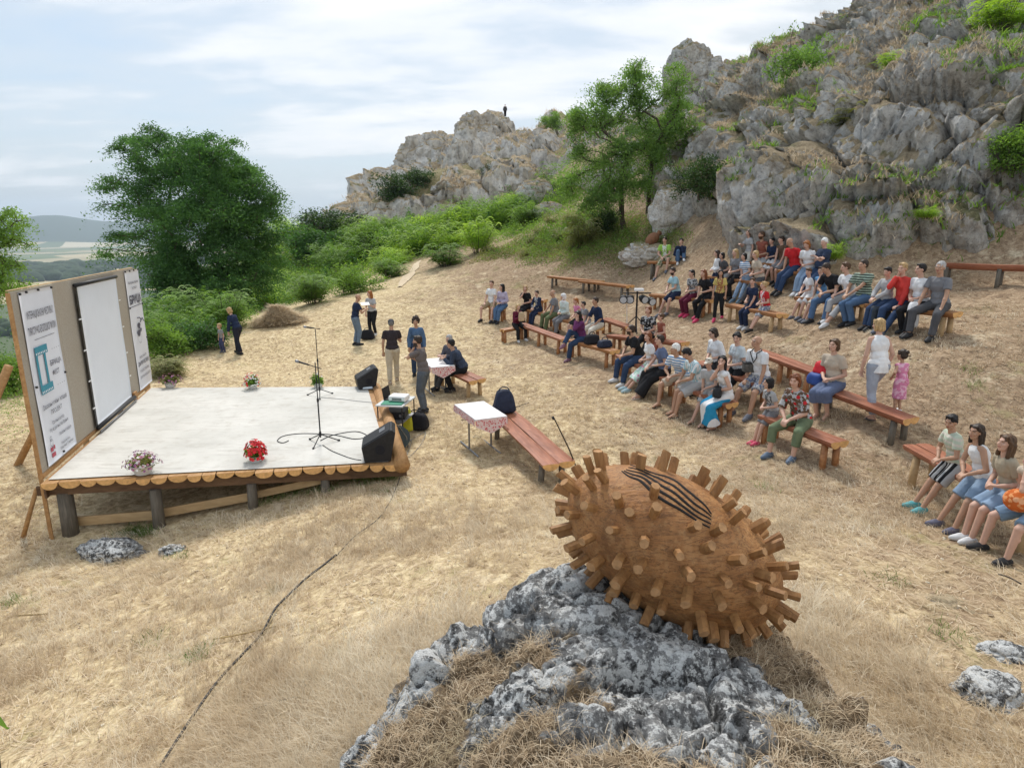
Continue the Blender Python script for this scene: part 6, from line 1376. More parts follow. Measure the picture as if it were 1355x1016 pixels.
    stand(317, 468, 'woman in navy bending over a toddler at the left of the slope', -70, H=1.68, g='f', lean=24, hpit=25, hair=('bob', 'blond'), top=('long', cl('navy')), bot=('trousers', cl((.02, .022, .035))), shoe=BS, arms=('side', (.12, .42, 1.0)), legs='step')
    stand(296, 467, 'toddler in a striped top and red shorts beside the bending woman', -150, H=.98, hair=('short', 'blond'), top=('short', cl('lgrey', 'stripe', 'dgrey', None, 1.6)), bot=('trousers', cl((.06, .07, .14))), shoe=GS, arms=('side', 'side'))
    stand(1153, 553, 'woman in a white strapped top and grey trousers standing with her back turned', -8, H=1.66, g='f', bulk=1.08, hyaw=-15, hair=('bob', 'blond'), top=('straps', cl('white')), bot=('trousers', cl((.33, .36, .42))), shoe=((.1, .1, .1), 'sandal'), arms=('side', (.25, .12, .88)), legs='step', hem=.10)
    stand(1187, 547, 'small girl in a pink dress holding the hand of the woman in white', -5, H=1.04, g='f', hyaw=-20, hair=('bun', 'dark'), skin='tan', top=('vest', cl('pink', 'print', (.75, .45, .55))), bot=('dress', cl('pink', 'print', (.75, .45, .55))), shoe=WS, arms=((-.22, .10, 1.05), 'side'))
    seat('l1', 597, 'grey-haired man in dark grey sitting at the table behind the navy-jacketed man', turn=-8, H=1.72, lean=14, hyaw=-30, hair=('crop', 'grey'), top=('long', cl((.10, .10, .12))), bot=('trousers', cl('dgrey')), shoe=BS, arms=('hold', 'hold'), side=.0)
    seat('l1', 610, 'dark-haired man in a navy jacket leaning over the table', turn=18, H=1.78, bulk=1.1, lean=28, hyaw=10, hair=('short', 'black'), skin='tan', top=('long', cl((.045, .06, .095))), bot=('trousers', cl('black')), shoe=BS, arms=('hold', 'hold'), side=.0)
    pt = P(668.5, 161, 103); 
    person('tiny figure standing on the crest of the far cliff', (pt[0], pt[1]-1.0, pt[2]+.45), 180, H=1.78, hair=('short', 'dark'), top=('long', cl('dgrey')), bot=('trousers', cl('black')), shoe=BS, arms=('side', 'side'), seed=99)
build_people()
# ================================================================ BAGS AND OTHER THINGS AMONG THE AUDIENCE
def on_bench(key, px, dz=.012): p, a = bench_t(key, px); return p+np.array([0, 0, dz]), math.radians(-a)
q_, a = on_bench('l2', 667); sack('backpack', q_, (.50, .34, .46), M_NAVY, 'large navy backpack resting on the far end of the long red bench', 'backpack', 11, .55, rz=a)
q_, a = on_bench('f2', 783); sack('handbag', q_, (.44, .28, .26), M_BLACKC, 'black handbag on the front bench right of the woman in purple', 'bag', 12, .8, rz=a)
q_, a = on_bench('f2', 800); sack('handbag', q_, (.42, .28, .20), M_NAVY, 'second dark bag on the front bench, nearer the man in black', 'bag', 13, .7, rz=a)
q_, a = on_bench('m7', 1087); sack('blue_bag', q_+[-.02, .0, 0], (.46, .34, .22), simple('blue_nylon', (.03, .07, .26), .6), 'blue bag on the long red bench, under the red one', 'bag', 14, .85, rz=a, handle=False)
sack('red_bag', q_+[.02, .03, .20], (.40, .30, .22), simple('red_nylon', (.58, .02, .03), .6), 'bright red bag piled on the blue bag beside the woman in beige', 'bag', 15, .6, rz=a+.3)
sack('handbag', gp(494, 446)+[-.15, -.25, 0], (.55, .35, .34), M_BLACKC, 'black bag on the ground at the feet of the red-haired woman', 'bag', 16, .6)
pw = PEOPLE['skirt']; sack('handbag', wpt(pw, pw['knees'][0]*.6+pw['pel']*.4+np.array([0, .0, .10])), (.34, .18, .20), M_BLACK, 'black leather handbag on the lap of the woman in the blue-and-white skirt', 'bag', 17, .8, rz=1.2)
sack('shopping_bag', gp(1170, 440)+[0, .25, 0], (.42, .26, .46), simple('dark_slate_bag', (.03, .04, .05), .5), 'dark shopping bag on the ground between the boy in grey and the woman in red', 'bag', 18, .9)
pw = PEOPLE['whitejacket']; sack('jacket', wpt(pw, pw['knees'][0]*.7+pw['pel']*.3+np.array([-.05, .06, -.34])), (.22, .16, .50), cl('white'), 'white jacket hanging over the knee of the dark-haired woman', 'jacket', 19, .8, handle=False)
pw = PEOPLE['maroon']; sack('bundle', wpt(pw, (pw['wri'][0]+pw['wri'][1])/2+np.array([0, .03, -.12])), (.22, .18, .30), cl((.50, .38, .24)), 'pale tan bundle held by the child in maroon', 'bundle', 20, .8, handle=False)
q_ = gp(826, 488); sack('white_bag', q_, (.30, .22, .26), simple('white_plastic', (.7, .7, .7), .4), 'white plastic bag on the ground by the feet of the man in black', 'bag', 21, .6)
pw = PEOPLE['ball']; me = Pr(); me.ell((0, 0, 0), (.15, .15, .13)); 
M_OR = mat_cloth('orange_dots', (.55, .13, .03), 'print', (.70, .30, .12), (.75, .38, .2), .9)
tag(link('cushion', me.fuse('cushion', .02, 1), M_OR, None, wpt(pw, (pw['knees'][0]+pw['knees'][1])/2*.7+pw['pel']*.3+np.array([0, 0, .20]))), 'round orange patterned cushion on the lap of the child at the right edge', 'cushion')
# camera strap and bag of the bald man
pw = PEOPLE['bald']; mb = MB(); nb_ = pw['nb']; c_ = pw['che']; s_ = pw['s']
pts = [nb_+[.10, -.02, .03], nb_+[.09, .08, -.02], c_+[.05, .135, .04], c_+[-.02, .16, -.06], c_+[-.08, .15, .04], nb_+[-.08, .09, -.02], nb_+[-.10, -.02, .03], nb_+[0, -.10, .04], nb_+[.10, -.02, .03]]
mb.tube([p_ for p_ in pts], .011, 5); mb.build('camera_strap', M_BLACK, pw['root'], smooth=True)
ck = empty('camera', wpt(pw, pw['wai']+np.array([.16, .14, .0])), 'grey camera bag hanging at the side of the bald man', 'camera bag'); mb = MB(); mb.box((0, 0, 0), (.22, .16, .18), bev=.03); mb.build('case', simple('grey_camera_bag', (.10, .095, .085), .8, .4, 20), ck); mb = MB(); mb.box((0, 0, .095), (.23, .17, .03), bev=.01); mb.build('flap', M_BLACK, ck)
# backpack of the girl against the cliff
pw = PEOPLE['pack']; q_ = wpt(pw, pw['che']+np.array([0, -.20, -.22])); sack('backpack', q_, (.26, .16, .34), M_BLACKC, 'dark backpack worn by the girl standing against the cliff', 'backpack', 23, .8, rz=pw['root'].rotation_euler[2])
# sheet of paper read by the man in the polo shirt
q_ = P(483, 402, 21.4); o = empty('papers', q_, 'white papers held between the man in the polo and the red-haired woman', 'papers', rz=.4); mb = MB(); mb.box((0, 0, 0), (.28, .21, .012), rotx(.35), bev=.002); mb.build('sheets', M_WHITE, o)
# ================================================================ FOREGROUND ROCK
RA = [(760,760,4.15),(700,800,3.9),(640,834,3.8),(560,884,3.65),(505,945,3.35),(480,1000,3.15),(800,815,3.65),(880,850,3.5),(800,900,3.05),(650,900,3.15),(600,1000,2.7),(720,960,2.75),(850,980,2.5),(950,1000,2.3),
      (950,900,3.05),(1000,868,3.5),(930,838,3.75),(850,795,3.95),(1080,930,3.2),(1180,985,3.05),(1060,868,3.75),(620,940,2.95),(880,930,2.8),(500,1010,2.9),(780,1012,2.4)]
RW = [(.2,5.0,.15),(-.25,4.8,.05),(-.9,4.2,-.05),(-1.3,3.5,-.1),(-1.5,2.8,-.1),(.9,5.0,.3),(1.6,4.7,.4),(2.1,4.1,.4),(2.5,3.3,.5),(2.2,2.4,1.2),(1.0,1.4,1.9),(0,1.3,1.8),(-.9,1.6,.9),(-1.6,2.0,.0),(.5,4.75,.5)]
rp = np.array([P(*a) for a in RA]+[list(w) for w in RW]); _nr = len(rp); A2 = np.zeros((_nr+3, _nr+3)); d2_ = ((rp[:, None, :2]-rp[None, :, :2])**2).sum(2); A2[:_nr, :_nr] = np.sqrt(d2_+.09)-np.eye(_nr)*.02
A2[:_nr, _nr] = 1; A2[:_nr, _nr+1:] = rp[:, :2]; A2[_nr, :_nr] = 1; A2[_nr+1:, :_nr] = rp[:, :2].T; w2 = np.linalg.solve(A2, np.concatenate([rp[:, 2], np.zeros(3)]))
def zrock(x, y):
    x = np.asarray(x, float).ravel(); y = np.asarray(y, float).ravel(); out = np.empty(len(x))
    for k in range(0, len(x), 50000): out[k:k+50000] = np.sqrt((x[k:k+50000, None]-rp[:, 0])**2+(y[k:k+50000, None]-rp[:, 1])**2+.09)@w2[:_nr]+w2[_nr]+w2[_nr+1]*x[k:k+50000]+w2[_nr+2]*y[k:k+50000]
    return out
def rock_disp(p):
    # folded, slabby limestone: ridges run from the upper left to the lower right
    sk = np.stack([p[:, 0]*.55+p[:, 1]*.55, p[:, 0]*.8-p[:, 1]*1.3+p[:, 2]*.6, p[:, 2]*1.2], 1)
    pw = sk+.22*np.stack([fbm(p*1.6, 3, 5), fbm(p*1.6+7, 3, 6), fbm(p*1.6+17, 3, 7)], 1)
    f1, f2, cid = worley(pw*1.9, 4); g1, g2, c2 = worley(pw*5.2, 9)
    cr = np.clip((f2-f1)/.13, 0, 1)**.6; cr2 = np.clip((g2-g1)/.16, 0, 1)**.6
    return .17*(cid-.45)+.11*(cr-1)+.055*(c2-.5)+.030*(cr2-1)+.07*ridged(pw*2.3, 4, 21)+.016*ridged(p*13, 3, 33)+.008*fbm(p*42, 2, 35)
def mat_near_rock():
    m, nt, b = mat_new('lichen_limestone'); co = coords(nt)
    n1 = noise(nt, co, 2.2, 5, .6); n2 = noise(nt, co, 6, 9, .74, .4); n3 = noise(nt, co, 24, 7, .75); n4 = noise(nt, co, 90, 3, .7)
    base = ramp(nt, n2, [(.3, (.05, .05, .05)), (.44, (.15, .148, .146)), (.58, (.32, .318, .31)), (.75, (.42, .42, .41))])
    li = math_n(nt, 'ADD', math_n(nt, 'MULTIPLY', n2, .42), math_n(nt, 'MULTIPLY', n3, .58)); li = math_n(nt, 'ADD', li, math_n(nt, 'MULTIPLY', n1, .25))
    c = mix(nt, ramp(nt, li, [(.628, 0), (.646, .97)]), base, ramp(nt, n4, [(.3, (.52, .52, .50)), (.7, (.82, .82, .80))]))
    dk = math_n(nt, 'ADD', math_n(nt, 'MULTIPLY', n2, .5), math_n(nt, 'MULTIPLY', n3, .5)); c = mix(nt, ramp(nt, dk, [(.42, .94), (.45, 0)]), c, (.035, .034, .033))
    at = nt.nodes.new('ShaderNodeAttribute'); at.attribute_name = 'cover'; cv = math_n(nt, 'ADD', at.outputs['Fac'], math_n(nt, 'MULTIPLY', math_n(nt, 'ADD', n3, -.5), 1.2))
    c = mix(nt, ramp(nt, cv, [(.42, 0), (.58, .97)]), c, ramp(nt, n3, [(.35, (.10, .065, .04)), (.5, (.22, .155, .09)), (.65, (.42, .31, .19))]))
    nt.links.new(c, b.inputs['Base Color']); b.inputs['Roughness'].default_value = .92; b.inputs['Specular IOR Level'].default_value = .2
    h = math_n(nt, 'ADD', n2, math_n(nt, 'MULTIPLY', n3, .4)); h = math_n(nt, 'ADD', h, math_n(nt, 'MULTIPLY', n4, .12)); bump(nt, b, h, .9, .06); return m
M_NROCK = mat_near_rock()
st_ = .0115; xs = np.arange(-1.75, 2.75, st_); ys = np.arange(1.25, 5.15, st_); X, Y = np.meshgrid(xs, ys, indexing='ij'); x = X.ravel(); y = Y.ravel(); z = zrock(x, y)
zz = z.reshape(X.shape); ddx, ddy = np.gradient(zz, st_); nn = np.stack([-ddx.ravel(), -ddy.ravel(), np.ones(len(x))], 1); nn /= np.linalg.norm(nn, axis=1)[:, None]
p3 = np.stack([x, y, z], 1); dd = rock_disp(p3)
ROCKP = p3+nn*dd[:, None]
gzz = zbase(x, y); above = (ROCKP[:, 2]-gzz).reshape(X.shape); I = np.arange(len(x)).reshape(X.shape); qd = np.stack([I[:-1, :-1], I[1:, :-1], I[1:, 1:], I[:-1, 1:]], -1).reshape(-1, 4)
keep = (above.ravel()[qd] > -.12).any(1); qd = qd[keep]; us = np.unique(qd); rem = np.full(len(x), -1); rem[us] = np.arange(len(us))
cover = .37+1.9*fbm(p3*2.4, 4, 55)-2.2*(dd+.02)+.22*np.clip((x-.95)/.5, 0, 1)+.05*np.clip((-.45-x)/.5, 0, 1)+.30*np.clip((2.75-y)/.5, 0, 1)-.55*np.exp(-((x*.75+y*.66-2.95)/.42)**2)*(x < 1.2)
COVER = np.clip(cover, 0, 1)
me = mesh_np('rock_outcrop', ROCKP[us], rem[qd]); ca = me.attributes.new('cover', 'FLOAT', 'POINT'); ca.data.foreach_set('value', COVER[us].astype(np.float32)); me.set_sharp_from_angle(angle=math.radians(55))
tag(link('rock_outcrop', me, M_NROCK), 'big lichen-covered limestone outcrop in the foreground under the spiky wooden ball', 'rock')
def rock_top(px_, py_):    # height of the foreground rock surface at x,y
    i = int(round((px_-xs[0])/st_)); j = int(round((py_-ys[0])/st_)); i = min(max(i, 0), len(xs)-1); j = min(max(j, 0), len(ys)-1); return ROCKP[i*len(ys)+j, 2]
def boulder(p, d, label, mat, seed, sub=5, amp=.25, rz=0, name='rock', cat='rock', sc=1.6):
    bm = bmesh.new(); bmesh.ops.create_icosphere(bm, subdivisions=sub, radius=1); V = np.array([v.co[:] for v in bm.verts]); Fs = np.array([[v.index for v in f.verts] for f in bm.faces]); bm.free()
    f1, f2, c = worley(V*sc+seed, seed); dsp = 1+amp*(.8*(c-.5)+.45*(np.clip((f2-f1)/.2, 0, 1)-1)+.55*ridged(V*2.2+seed, 4, seed)+.15*ridged(V*9, 3, seed))
    V = (V*dsp[:, None]*np.array(d)/2)@rotz(rz).T; me = mesh_np(name, V, Fs); me.set_sharp_from_angle(angle=math.radians(50)); return tag(link(name, me, mat, None, p), label, cat)
M_STONE = mat_rock('pale_stone', 5, grass=.25, lichen=.9, near=True)
boulder(gp(150,733)+[0,0,.0], (1.0,.5,.42), 'lichen-spotted rock beside the near left post of the stage', M_NROCK, 3, rz=-.2)
boulder(gp(230,728)+[0,0,-.02], (.42,.25,.2), 'small dark stone right of the spotted rock by the stage', M_NROCK, 4)
boulder(gp(930,632)+[0,0,-.09], (.75,.6,.26), 'flat pale stone in the grass just beyond the spiky ball', M_STONE, 5)
boulder(gp(965,641)+[0,0,-.09], (.4,.3,.2), 'small pale stone touching the flat one beyond the spiky ball', M_STONE, 6)
boulder(gp(1258,800)+[0,0,-.14], (.75,.5,.32), 'low pale stone slab almost buried in the grass at the right', M_STONE, 7)
boulder(gp(1308,915)+[0,0,-.05], (.62,.40,.34), 'dark lichen-covered rock near the lower right corner', M_NROCK, 8, rz=.4)
boulder(gp(1335,865)+[0,0,-.04], (.50,.30,.24), 'dark rock cut by the right edge, just above the lower right one', M_NROCK, 9)
boulder(gp(495,640)+[0,0,-.05], (.22,.2,.12), 'small stone in the green grass under the near stage edge', M_STONE, 17)
q_ = gp(855,345); boulder(q_+[0,0,.22], (2.1,1.3,1.0), 'big pale layered boulder beside the pair below the trees', mat_rock('boulder_stone', 2.2, grass=.2, lichen=.9, near=True), 10, rz=.1)
boulder(P(888,284,28.3)+[0,0,0], (1.7,1.3,2.2), 'smooth grey rock behind the boulder at the foot of the cliff', M_STONE, 11)
boulder(P(707,262,52), (3.2,2,2.6), 'grey outcrop among the bushes on the green slope', M_ROCK, 12); boulder(P(727,285,46), (2.3,1.6,1.7), 'smaller grey outcrop below the one on the green slope', M_ROCK, 13)
boulder(gp(222,500)+[-.3,.3,.05], (.6,.4,.3), 'pale stone at the far corner of the backdrop', M_STONE, 14)
# clay urn lying on the boulder
q2 = q_+[.22, -.05, .86]; r = empty('clay_urn', q2, 'brown clay urn lying tilted on top of the pale boulder', 'urn', rz=.5); M_CLAY = simple('terracotta', (.25, .12, .065), .8, .2, 8, bmp=.3)
mb = MB(); ax_ = nrmz([.75, 0, .5]); mb.tube([ax_*t for t in (-.38, -.34, -.2, 0, .18, .28, .34, .42)], [.05, .12, .20, .24, .19, .10, .08, .11], 18); mb.build('vessel', M_CLAY, r, smooth=True)
mb = MB(); mb.tube([ax_*.40, ax_*.43], [.115, .12], 16); mb.build('rim', M_CLAY, r)
# rocky blocks that close the far crest
for k, (px, py, Y, d, lb) in enumerate([(638,180,101,(7.5,6,6.5),'highest blocky rock tower on the far crest, left of the standing figure'),(568,212,95,(9,6,7.5),'broad blocky rock on the far crest left of the highest tower'),(618,245,83,(5.5,4,12),'pale vertical rock pillar in the middle of the far cliff'),(915,108,45,(3.4,2.4,4.4),'rock horn on the skyline right of the tall thin tree')]):
    boulder(P(px, py, Y), d, lb, M_ROCKF if k < 3 else M_ROCK, 30+k, sub=6, amp=.30, sc=1.3, name='rock_tower')
# ================================================================ SPIKY WOODEN SCULPTURE
m, nt, b = mat_new('carved_wood'); co = coords(nt, 'obj'); n = noise(nt, co, 3.2, 6, .6, 1.2); n2 = noise(nt, coords(nt, 'obj', (2, 14, 14)), 1.6, 5, .6)
c = ramp(nt, n, [(.28, (.19, .080, .026)), (.5, (.35, .16, .055)), (.72, (.46, .24, .095))]); c = mix(nt, ramp(nt, n2, [(.62, 0), (.74, .5)]), c, (.13, .06, .025)); c = mix(nt, ramp(nt, noise(nt, coords(nt, 'obj', (1.2, 6, 9)), 2.3, 7, .7, 1.5), [(.47, 0), (.495, .75), (.505, .75), (.53, 0)]), c, (.10, .045, .02)); c = mix(nt, ramp(nt, noise(nt, co, 22, 5, .7), [(.5, 0), (.7, .4)]), c, (.50, .30, .13))
nt.links.new(c, b.inputs['Base Color']); b.inputs['Roughness'].default_value = .62; bump(nt, b, math_n(nt, 'ADD', math_n(nt, 'ADD', n2, n), math_n(nt, 'MULTIPLY', noise(nt, co, 30, 5, .7), .5)), .7, .015); M_CARVE = m
M_PEG = mat_wood('peg_wood', (.22, .10, .035), (.44, .23, .085), stretch=(9, 9, 2), rough=.6); M_PEGEND = simple('peg_end', (.40, .22, .10), .8, .25, 25, bmp=.4)
Yc = 3.85; cC = P(887, 722, Yc); sc_ = Yc/.93/F
ax1 = nrmz([math.cos(math.radians(26))*1.0, -.30, -math.sin(math.radians(26))]); upv = nrmz(np.array([.25, -.35, 1])-ax1*np.dot([.25, -.35, 1], ax1)); ax3 = np.cross(ax1, upv)
MS = np.stack([ax1, upv, ax3], 1); R1, R2, R3 = 152*sc_, 91*sc_, 89*sc_
sp = empty('spiky_sculpture', cC, 'large brown carved wooden egg studded with pegs lying on the foreground rock', 'sculpture')
def body_r(d):    # radius field in sculpture frame (unit directions)
    q_ = d.copy(); r_ = 1/np.sqrt((q_[:, 0]/R1)**2+(q_[:, 1]/R2)**2+(q_[:, 2]/R3)**2)
    r_ = r_*(1+.07*q_[:, 0]*np.clip(-q_[:, 1], 0, 1)+.035*fbm(d*1.6, 2, 3)+.012*fbm(d*5, 3, 8))
    return r_
bm = bmesh.new(); bmesh.ops.create_icosphere(bm, subdivisions=6, radius=1); Vd = np.array([v.co[:] for v in bm.verts]); Fs = np.array([[v.index for v in f.verts] for f in bm.faces]); bm.free()
link('body', mesh_np('body', (Vd*body_r(Vd)[:, None])@MS.T, Fs), M_CARVE, sp)
def onbody(d): d = nrmz(d); return (d*body_r(d[None])[0])
def bnorm(d):
    p = onbody(d); return nrmz(p/np.array([R1, R2, R3])**2)
# grooves along the top: plain black strips laid just proud of the body
camd = MS.T@nrmz(np.array([0, 0, CAMZ])-cC)
def slit(px, py):    # direction on the body seen at this pixel
    a, b_ = ratio(px, py); o_ = MS.T@(np.array([0, 0, CAMZ])-cC); dv = MS.T@nrmz([a, 1, b_]); S2 = np.array([R1, R2, R3]); A_q = ((dv/S2)**2).sum(); B_q = 2*(dv*o_/S2**2).sum(); C_q = ((o_/S2)**2).sum()-1; D_ = B_q*B_q-4*A_q*C_q
    t = (-B_q-math.sqrt(max(D_, 0)))/(2*A_q); return nrmz(o_+dv*t)
g0, g1 = [(822, 622), (848, 637), (886, 668), (940, 698)], [(834, 616), (880, 628), (915, 652), (941, 680)]
for k in range(5):
    f = k/4; cs = [np.array(a)*(1-f)+np.array(c)*f for a, c in zip(g0, g1)]; t = np.linspace(0, 3, 26); xx = np.interp(t, range(4), [c[0] for c in cs]); yy = np.interp(t, range(4), [c[1] for c in cs])+1.3*np.sin(t*5+k)
    ds = [slit(a, c) for a, c in zip(xx, yy)]; w_ = .0125*np.sin(np.linspace(.25, 2.9, 26))+.002; Vt = []; 
    for i, d in enumerate(ds):
        p = onbody(d); n_ = bnorm(d); tg = nrmz(onbody(ds[min(i+1, 25)])-onbody(ds[max(i-1, 0)])); sd = np.cross(n_, tg)
        for a_, h_ in ((-1, -.004), (-.6, .004), (.6, .004), (1, -.004)): Vt.append(p+sd*w_[i]*a_+n_*h_)
    Fq = [(i*4+j, i*4+j+1, i*4+j+5, i*4+j+4) for i in range(25) for j in range(3)]
    mb = MB(); mb.add(np.array(Vt)@MS.T, Fq); mb.build('groove', simple('charred_groove', (.012, .010, .009), .8, .2, 30), sp, smooth=True)
gp_ = np.random.default_rng(4); NP = 172; pegs = []
gc = nrmz(sum(slit(*q_) for q_ in [(860, 632), (895, 650), (925, 678), (905, 655)]))
for i in range(NP):
    zf = 1-2*(i+.5)/NP; a = i*2.399963; d = nrmz(np.array([zf*1.0, math.sqrt(1-zf*zf)*math.cos(a), math.sqrt(1-zf*zf)*math.sin(a)])*np.array([1.0, .95, .95])+gp_.normal(size=3)*.045)
    d = nrmz(d*np.array([R1*1.0, R2*1.1, R3*1.1])/R2)
    # keep the grooved band clear
    if min(np.linalg.norm(onbody(d)-onbody(slit(x_, y_))) for x_, y_ in [(835, 624), (855, 630), (875, 640), (895, 652), (915, 666), (935, 682), (885, 636), (905, 652), (925, 668)]) < .085: continue
    n_ = bnorm(d); n_ = nrmz(n_+gp_.normal(size=3)*.10); p = onbody(d); pegs.append((np.dot(n_, camd-0*p)+.15, p, n_))
pegs.sort(key=lambda t: -t[0])
def peg_geo(mb, p, n_):
    L = .080+.055*gp_.random(); r_ = .027+.008*gp_.random(); M_ = frame_z(n_); k = 7; a = np.linspace(0, 2*PI, k, endpoint=False)+gp_.random(); rj = r_*(1+.22*(gp_.random(k)-.5)); V = []
    for (h_, f_) in ((-.03, 1.0), (0, 1.0), (L*.5, 1), (L*.95, 1.0), (L, .93)): V.append(np.stack([np.cos(a)*rj*f_, np.sin(a)*rj*f_, np.full(k, h_)+(.006*np.cos(a+1) if h_ == L else 0)], 1))
    V = (np.concatenate(V)@M_.T+p)@MS.T; Fq = [(i*k+j, i*k+(j+1) % k, (i+1)*k+(j+1) % k, (i+1)*k+j) for i in range(4) for j in range(k)]; mb.add(V, Fq, 0); mb.add(V[4*k:], [tuple(range(k))], 1)
rest = MB()
for i, (s_, p, n_) in enumerate(pegs):
    if i < 98: mb = MB(); peg_geo(mb, p, n_); mb.build('peg', [M_PEG, M_PEGEND], sp)
    else: peg_geo(rest, p, n_)
if rest.n: tag(rest.build('pegs', [M_PEG, M_PEGEND], sp), kind='stuff')
# ================================================================ RODS, CABLES, STICKS ON THE GRASS
r = empty('iron_rod', gp(770, 628), 'thin dark iron rod slanting up behind the spiky ball', 'rod'); a_ = P(733, 553, 8.9); o_ = np.array(r.location); mb = MB(); mb.tube([np.array([0, 0, -.1]), (a_-o_)*.5, a_-o_], [.012, .011, .009], 7); mb.tube([a_-o_-[0, 0, .02], a_-o_+[-.02, 0, .02]], .02, 7); mb.build('shaft', M_BLACK, r)
CABP = pts = [gp(x, y)+[0, 0, .05] for x, y in [(213,1018),(238,978),(262,942),(290,905),(322,872),(346,846),(365,812),(385,790),(405,770),(428,752),(445,738)]]
cable('cable', pts, .013, 'thick black cable running through the dry grass at the lower left')
pts = [gp(x, y)+[0, 0, .03] for x, y in [(445,738),(470,712),(500,690),(516,668),(524,650),(529,636),(531,622)]]
cable('cable', pts, .007, 'thin dark cable trailing from the thick one up to the stage corner')
def stick(pts, r_, label, mat): return cable('twig', [gp(x, y)+[0, 0, .05] for x, y in pts], r_, label, mat, 'twig', 3)
stick([(283,851),(312,847),(340,841),(367,835)], .009, 'pale broken twig lying across the cable', LF_DRY); stick([(20,818),(45,816),(64,814)], .010, 'pale stick in the straw at the left edge', LF_DRY)
stick([(330,950),(360,938),(400,930)], .007, 'thin dark twig on the bare patch left of the outcrop', M_BARK); stick([(1320,765),(1335,770),(1350,778)], .008, 'short twig at the right edge', M_BARK)
stick([(610,560),(640,555),(700,535)], .008, 'thin stick lying beyond the white-topped table', M_BARK)
# leaf sprig at the lower left corner
r = empty('leaf_sprig', P(-6, 955, 2.2), 'green leaf poking in at the lower left corner', 'leaf'); mb = MB(); mb.tube([(-.1, 0, -.9), (-.03, 0, -.3), (0, 0, 0)], .004, 5); mb.build('stem', M_BARK, r)
V = []; 
for t in np.linspace(0, 1, 9): V += [(.035*t+.0, 0, .03-.07*t), ]
mb = MB(); tt = np.linspace(0, 1, 9); wd = .022*np.sin(tt*PI)**.7; top = [(.055*t, -.01*t, .05-.075*t+w_) for t, w_ in zip(tt, wd)]; mid = [(.055*t, -.022*math.sin(t*PI), .05-.075*t) for t in tt]; bot = [(.055*t, -.01*t, .05-.075*t-w_) for t, w_ in zip(tt, wd)]
mb.add(top+mid+bot, [(i, i+1, 10+i, 9+i) for i in range(8)]+[(9+i, 10+i, 19+i, 18+i) for i in range(8)]); mb.build('leaf', LF_SHRUB, r, smooth=True)
# ================================================================ DRY GRASS
def mat_straw(name, c1, c2, c3):
    m, nt, b = mat_new(name); g = nt.nodes.new('ShaderNodeNewGeometry'); co = g.outputs['Position']
    at = nt.nodes.new('ShaderNodeAttribute'); at.attribute_name = 'tone'; fz = math_n(nt, 'ADD', math_n(nt, 'MULTIPLY', g.outputs['Random Per Island'], .35), math_n(nt, 'MULTIPLY', at.outputs['Fac'], .65))
    c = ramp(nt, fz, [(0.05, c1), (.5, c2), (.95, c3)]); n = noise(nt, co, .8, 4)
    c = mix(nt, ramp(nt, n, [(.42, 0), (.65, .55)]), c, (.50, .385, .25)); gr = noise(nt, co, .55, 3); c = mix(nt, ramp(nt, gr, [(.64, 0), (.72, .4)]), c, (.26, .25, .13))
    nt.links.new(c, b.inputs['Base Color']); b.inputs['Roughness'].default_value = .7; b.inputs['Specular IOR Level'].default_value = .15
    tr = nt.nodes.new('ShaderNodeBsdfTranslucent'); nt.links.new(c, tr.inputs[0]); ms = nt.nodes.new('ShaderNodeMixShader'); ms.inputs[0].default_value = .3; nt.links.new(b.outputs[0], ms.inputs[1]); nt.links.new(tr.outputs[0], ms.inputs[2]); nt.links.new(ms.outputs[0], nt.nodes['Material Output'].inputs[0]); return m
M_STRAW = mat_straw('straw', (.40, .285, .175), (.76, .63, .44), (.95, .88, .72)); M_STRAWD = mat_straw('old_straw', (.32, .225, .14), (.64, .50, .335), (.88, .77, .59)); M_GRN = mat_leaf('fresh_grass', (.07, .12, .025), (.16, .24, .06), .3)
def blades(root, L, wd, lean, g, droop=.5, dirn=None, tone=None):
    """two-segment tapered blades: 5 vertices each"""
    n = len(root); a = g.random(n)*2*PI if dirn is None else dirn; ld = np.stack([np.cos(a), np.sin(a), np.zeros(n)], 1); sd = np.stack([-np.sin(a), np.cos(a), np.zeros(n)], 1); rl = g.random(n)*2*PI; sd = sd*np.cos(rl)[:, None]+ld*np.sin(rl)[:, None]*.6
    L = L[:, None]; ln = lean[:, None]; w_ = (wd if hasattr(wd, '__len__') else np.full(n, wd))[:, None]
    m_ = root+ld*L*.5*np.sin(ln)+np.array([0, 0, 1])*L*.5*np.cos(ln); l2 = np.minimum(ln+droop, 1.75); tip = m_+ld*L*.5*np.sin(l2)+np.array([0, 0, 1])*L*.5*np.cos(l2)
    V = np.stack([root-sd*w_*.5, root+sd*w_*.5, m_+sd*w_*.42, m_-sd*w_*.42, tip], 1).reshape(-1, 3); b_ = np.arange(n)*5
    TONE.append(np.repeat(tone if tone is not None else g.random(n), 5))
    return V, [np.stack([b_, b_+1, b_+2, b_+3], 1), np.stack([b_+3, b_+2, b_+4], 1)]
TONE = []
def gmesh(name, v, f):
    me = mesh_np(name, v, f, smooth=False); t_ = TONE[-1].astype(np.float32); TONE.clear()
    if len(t_) == len(me.vertices): a = me.attributes.new('tone', 'FLOAT', 'POINT'); a.data.foreach_set('value', t_)
    return me
def join(parts):
    V = []; Q = []; T = []; n = 0
    for v, (q, t) in parts: V.append(v); Q.append(q+n); T.append(t+n); n += len(v)
    return np.concatenate(V), [np.concatenate(Q), np.concatenate(T)]
g = np.random.default_rng(21)
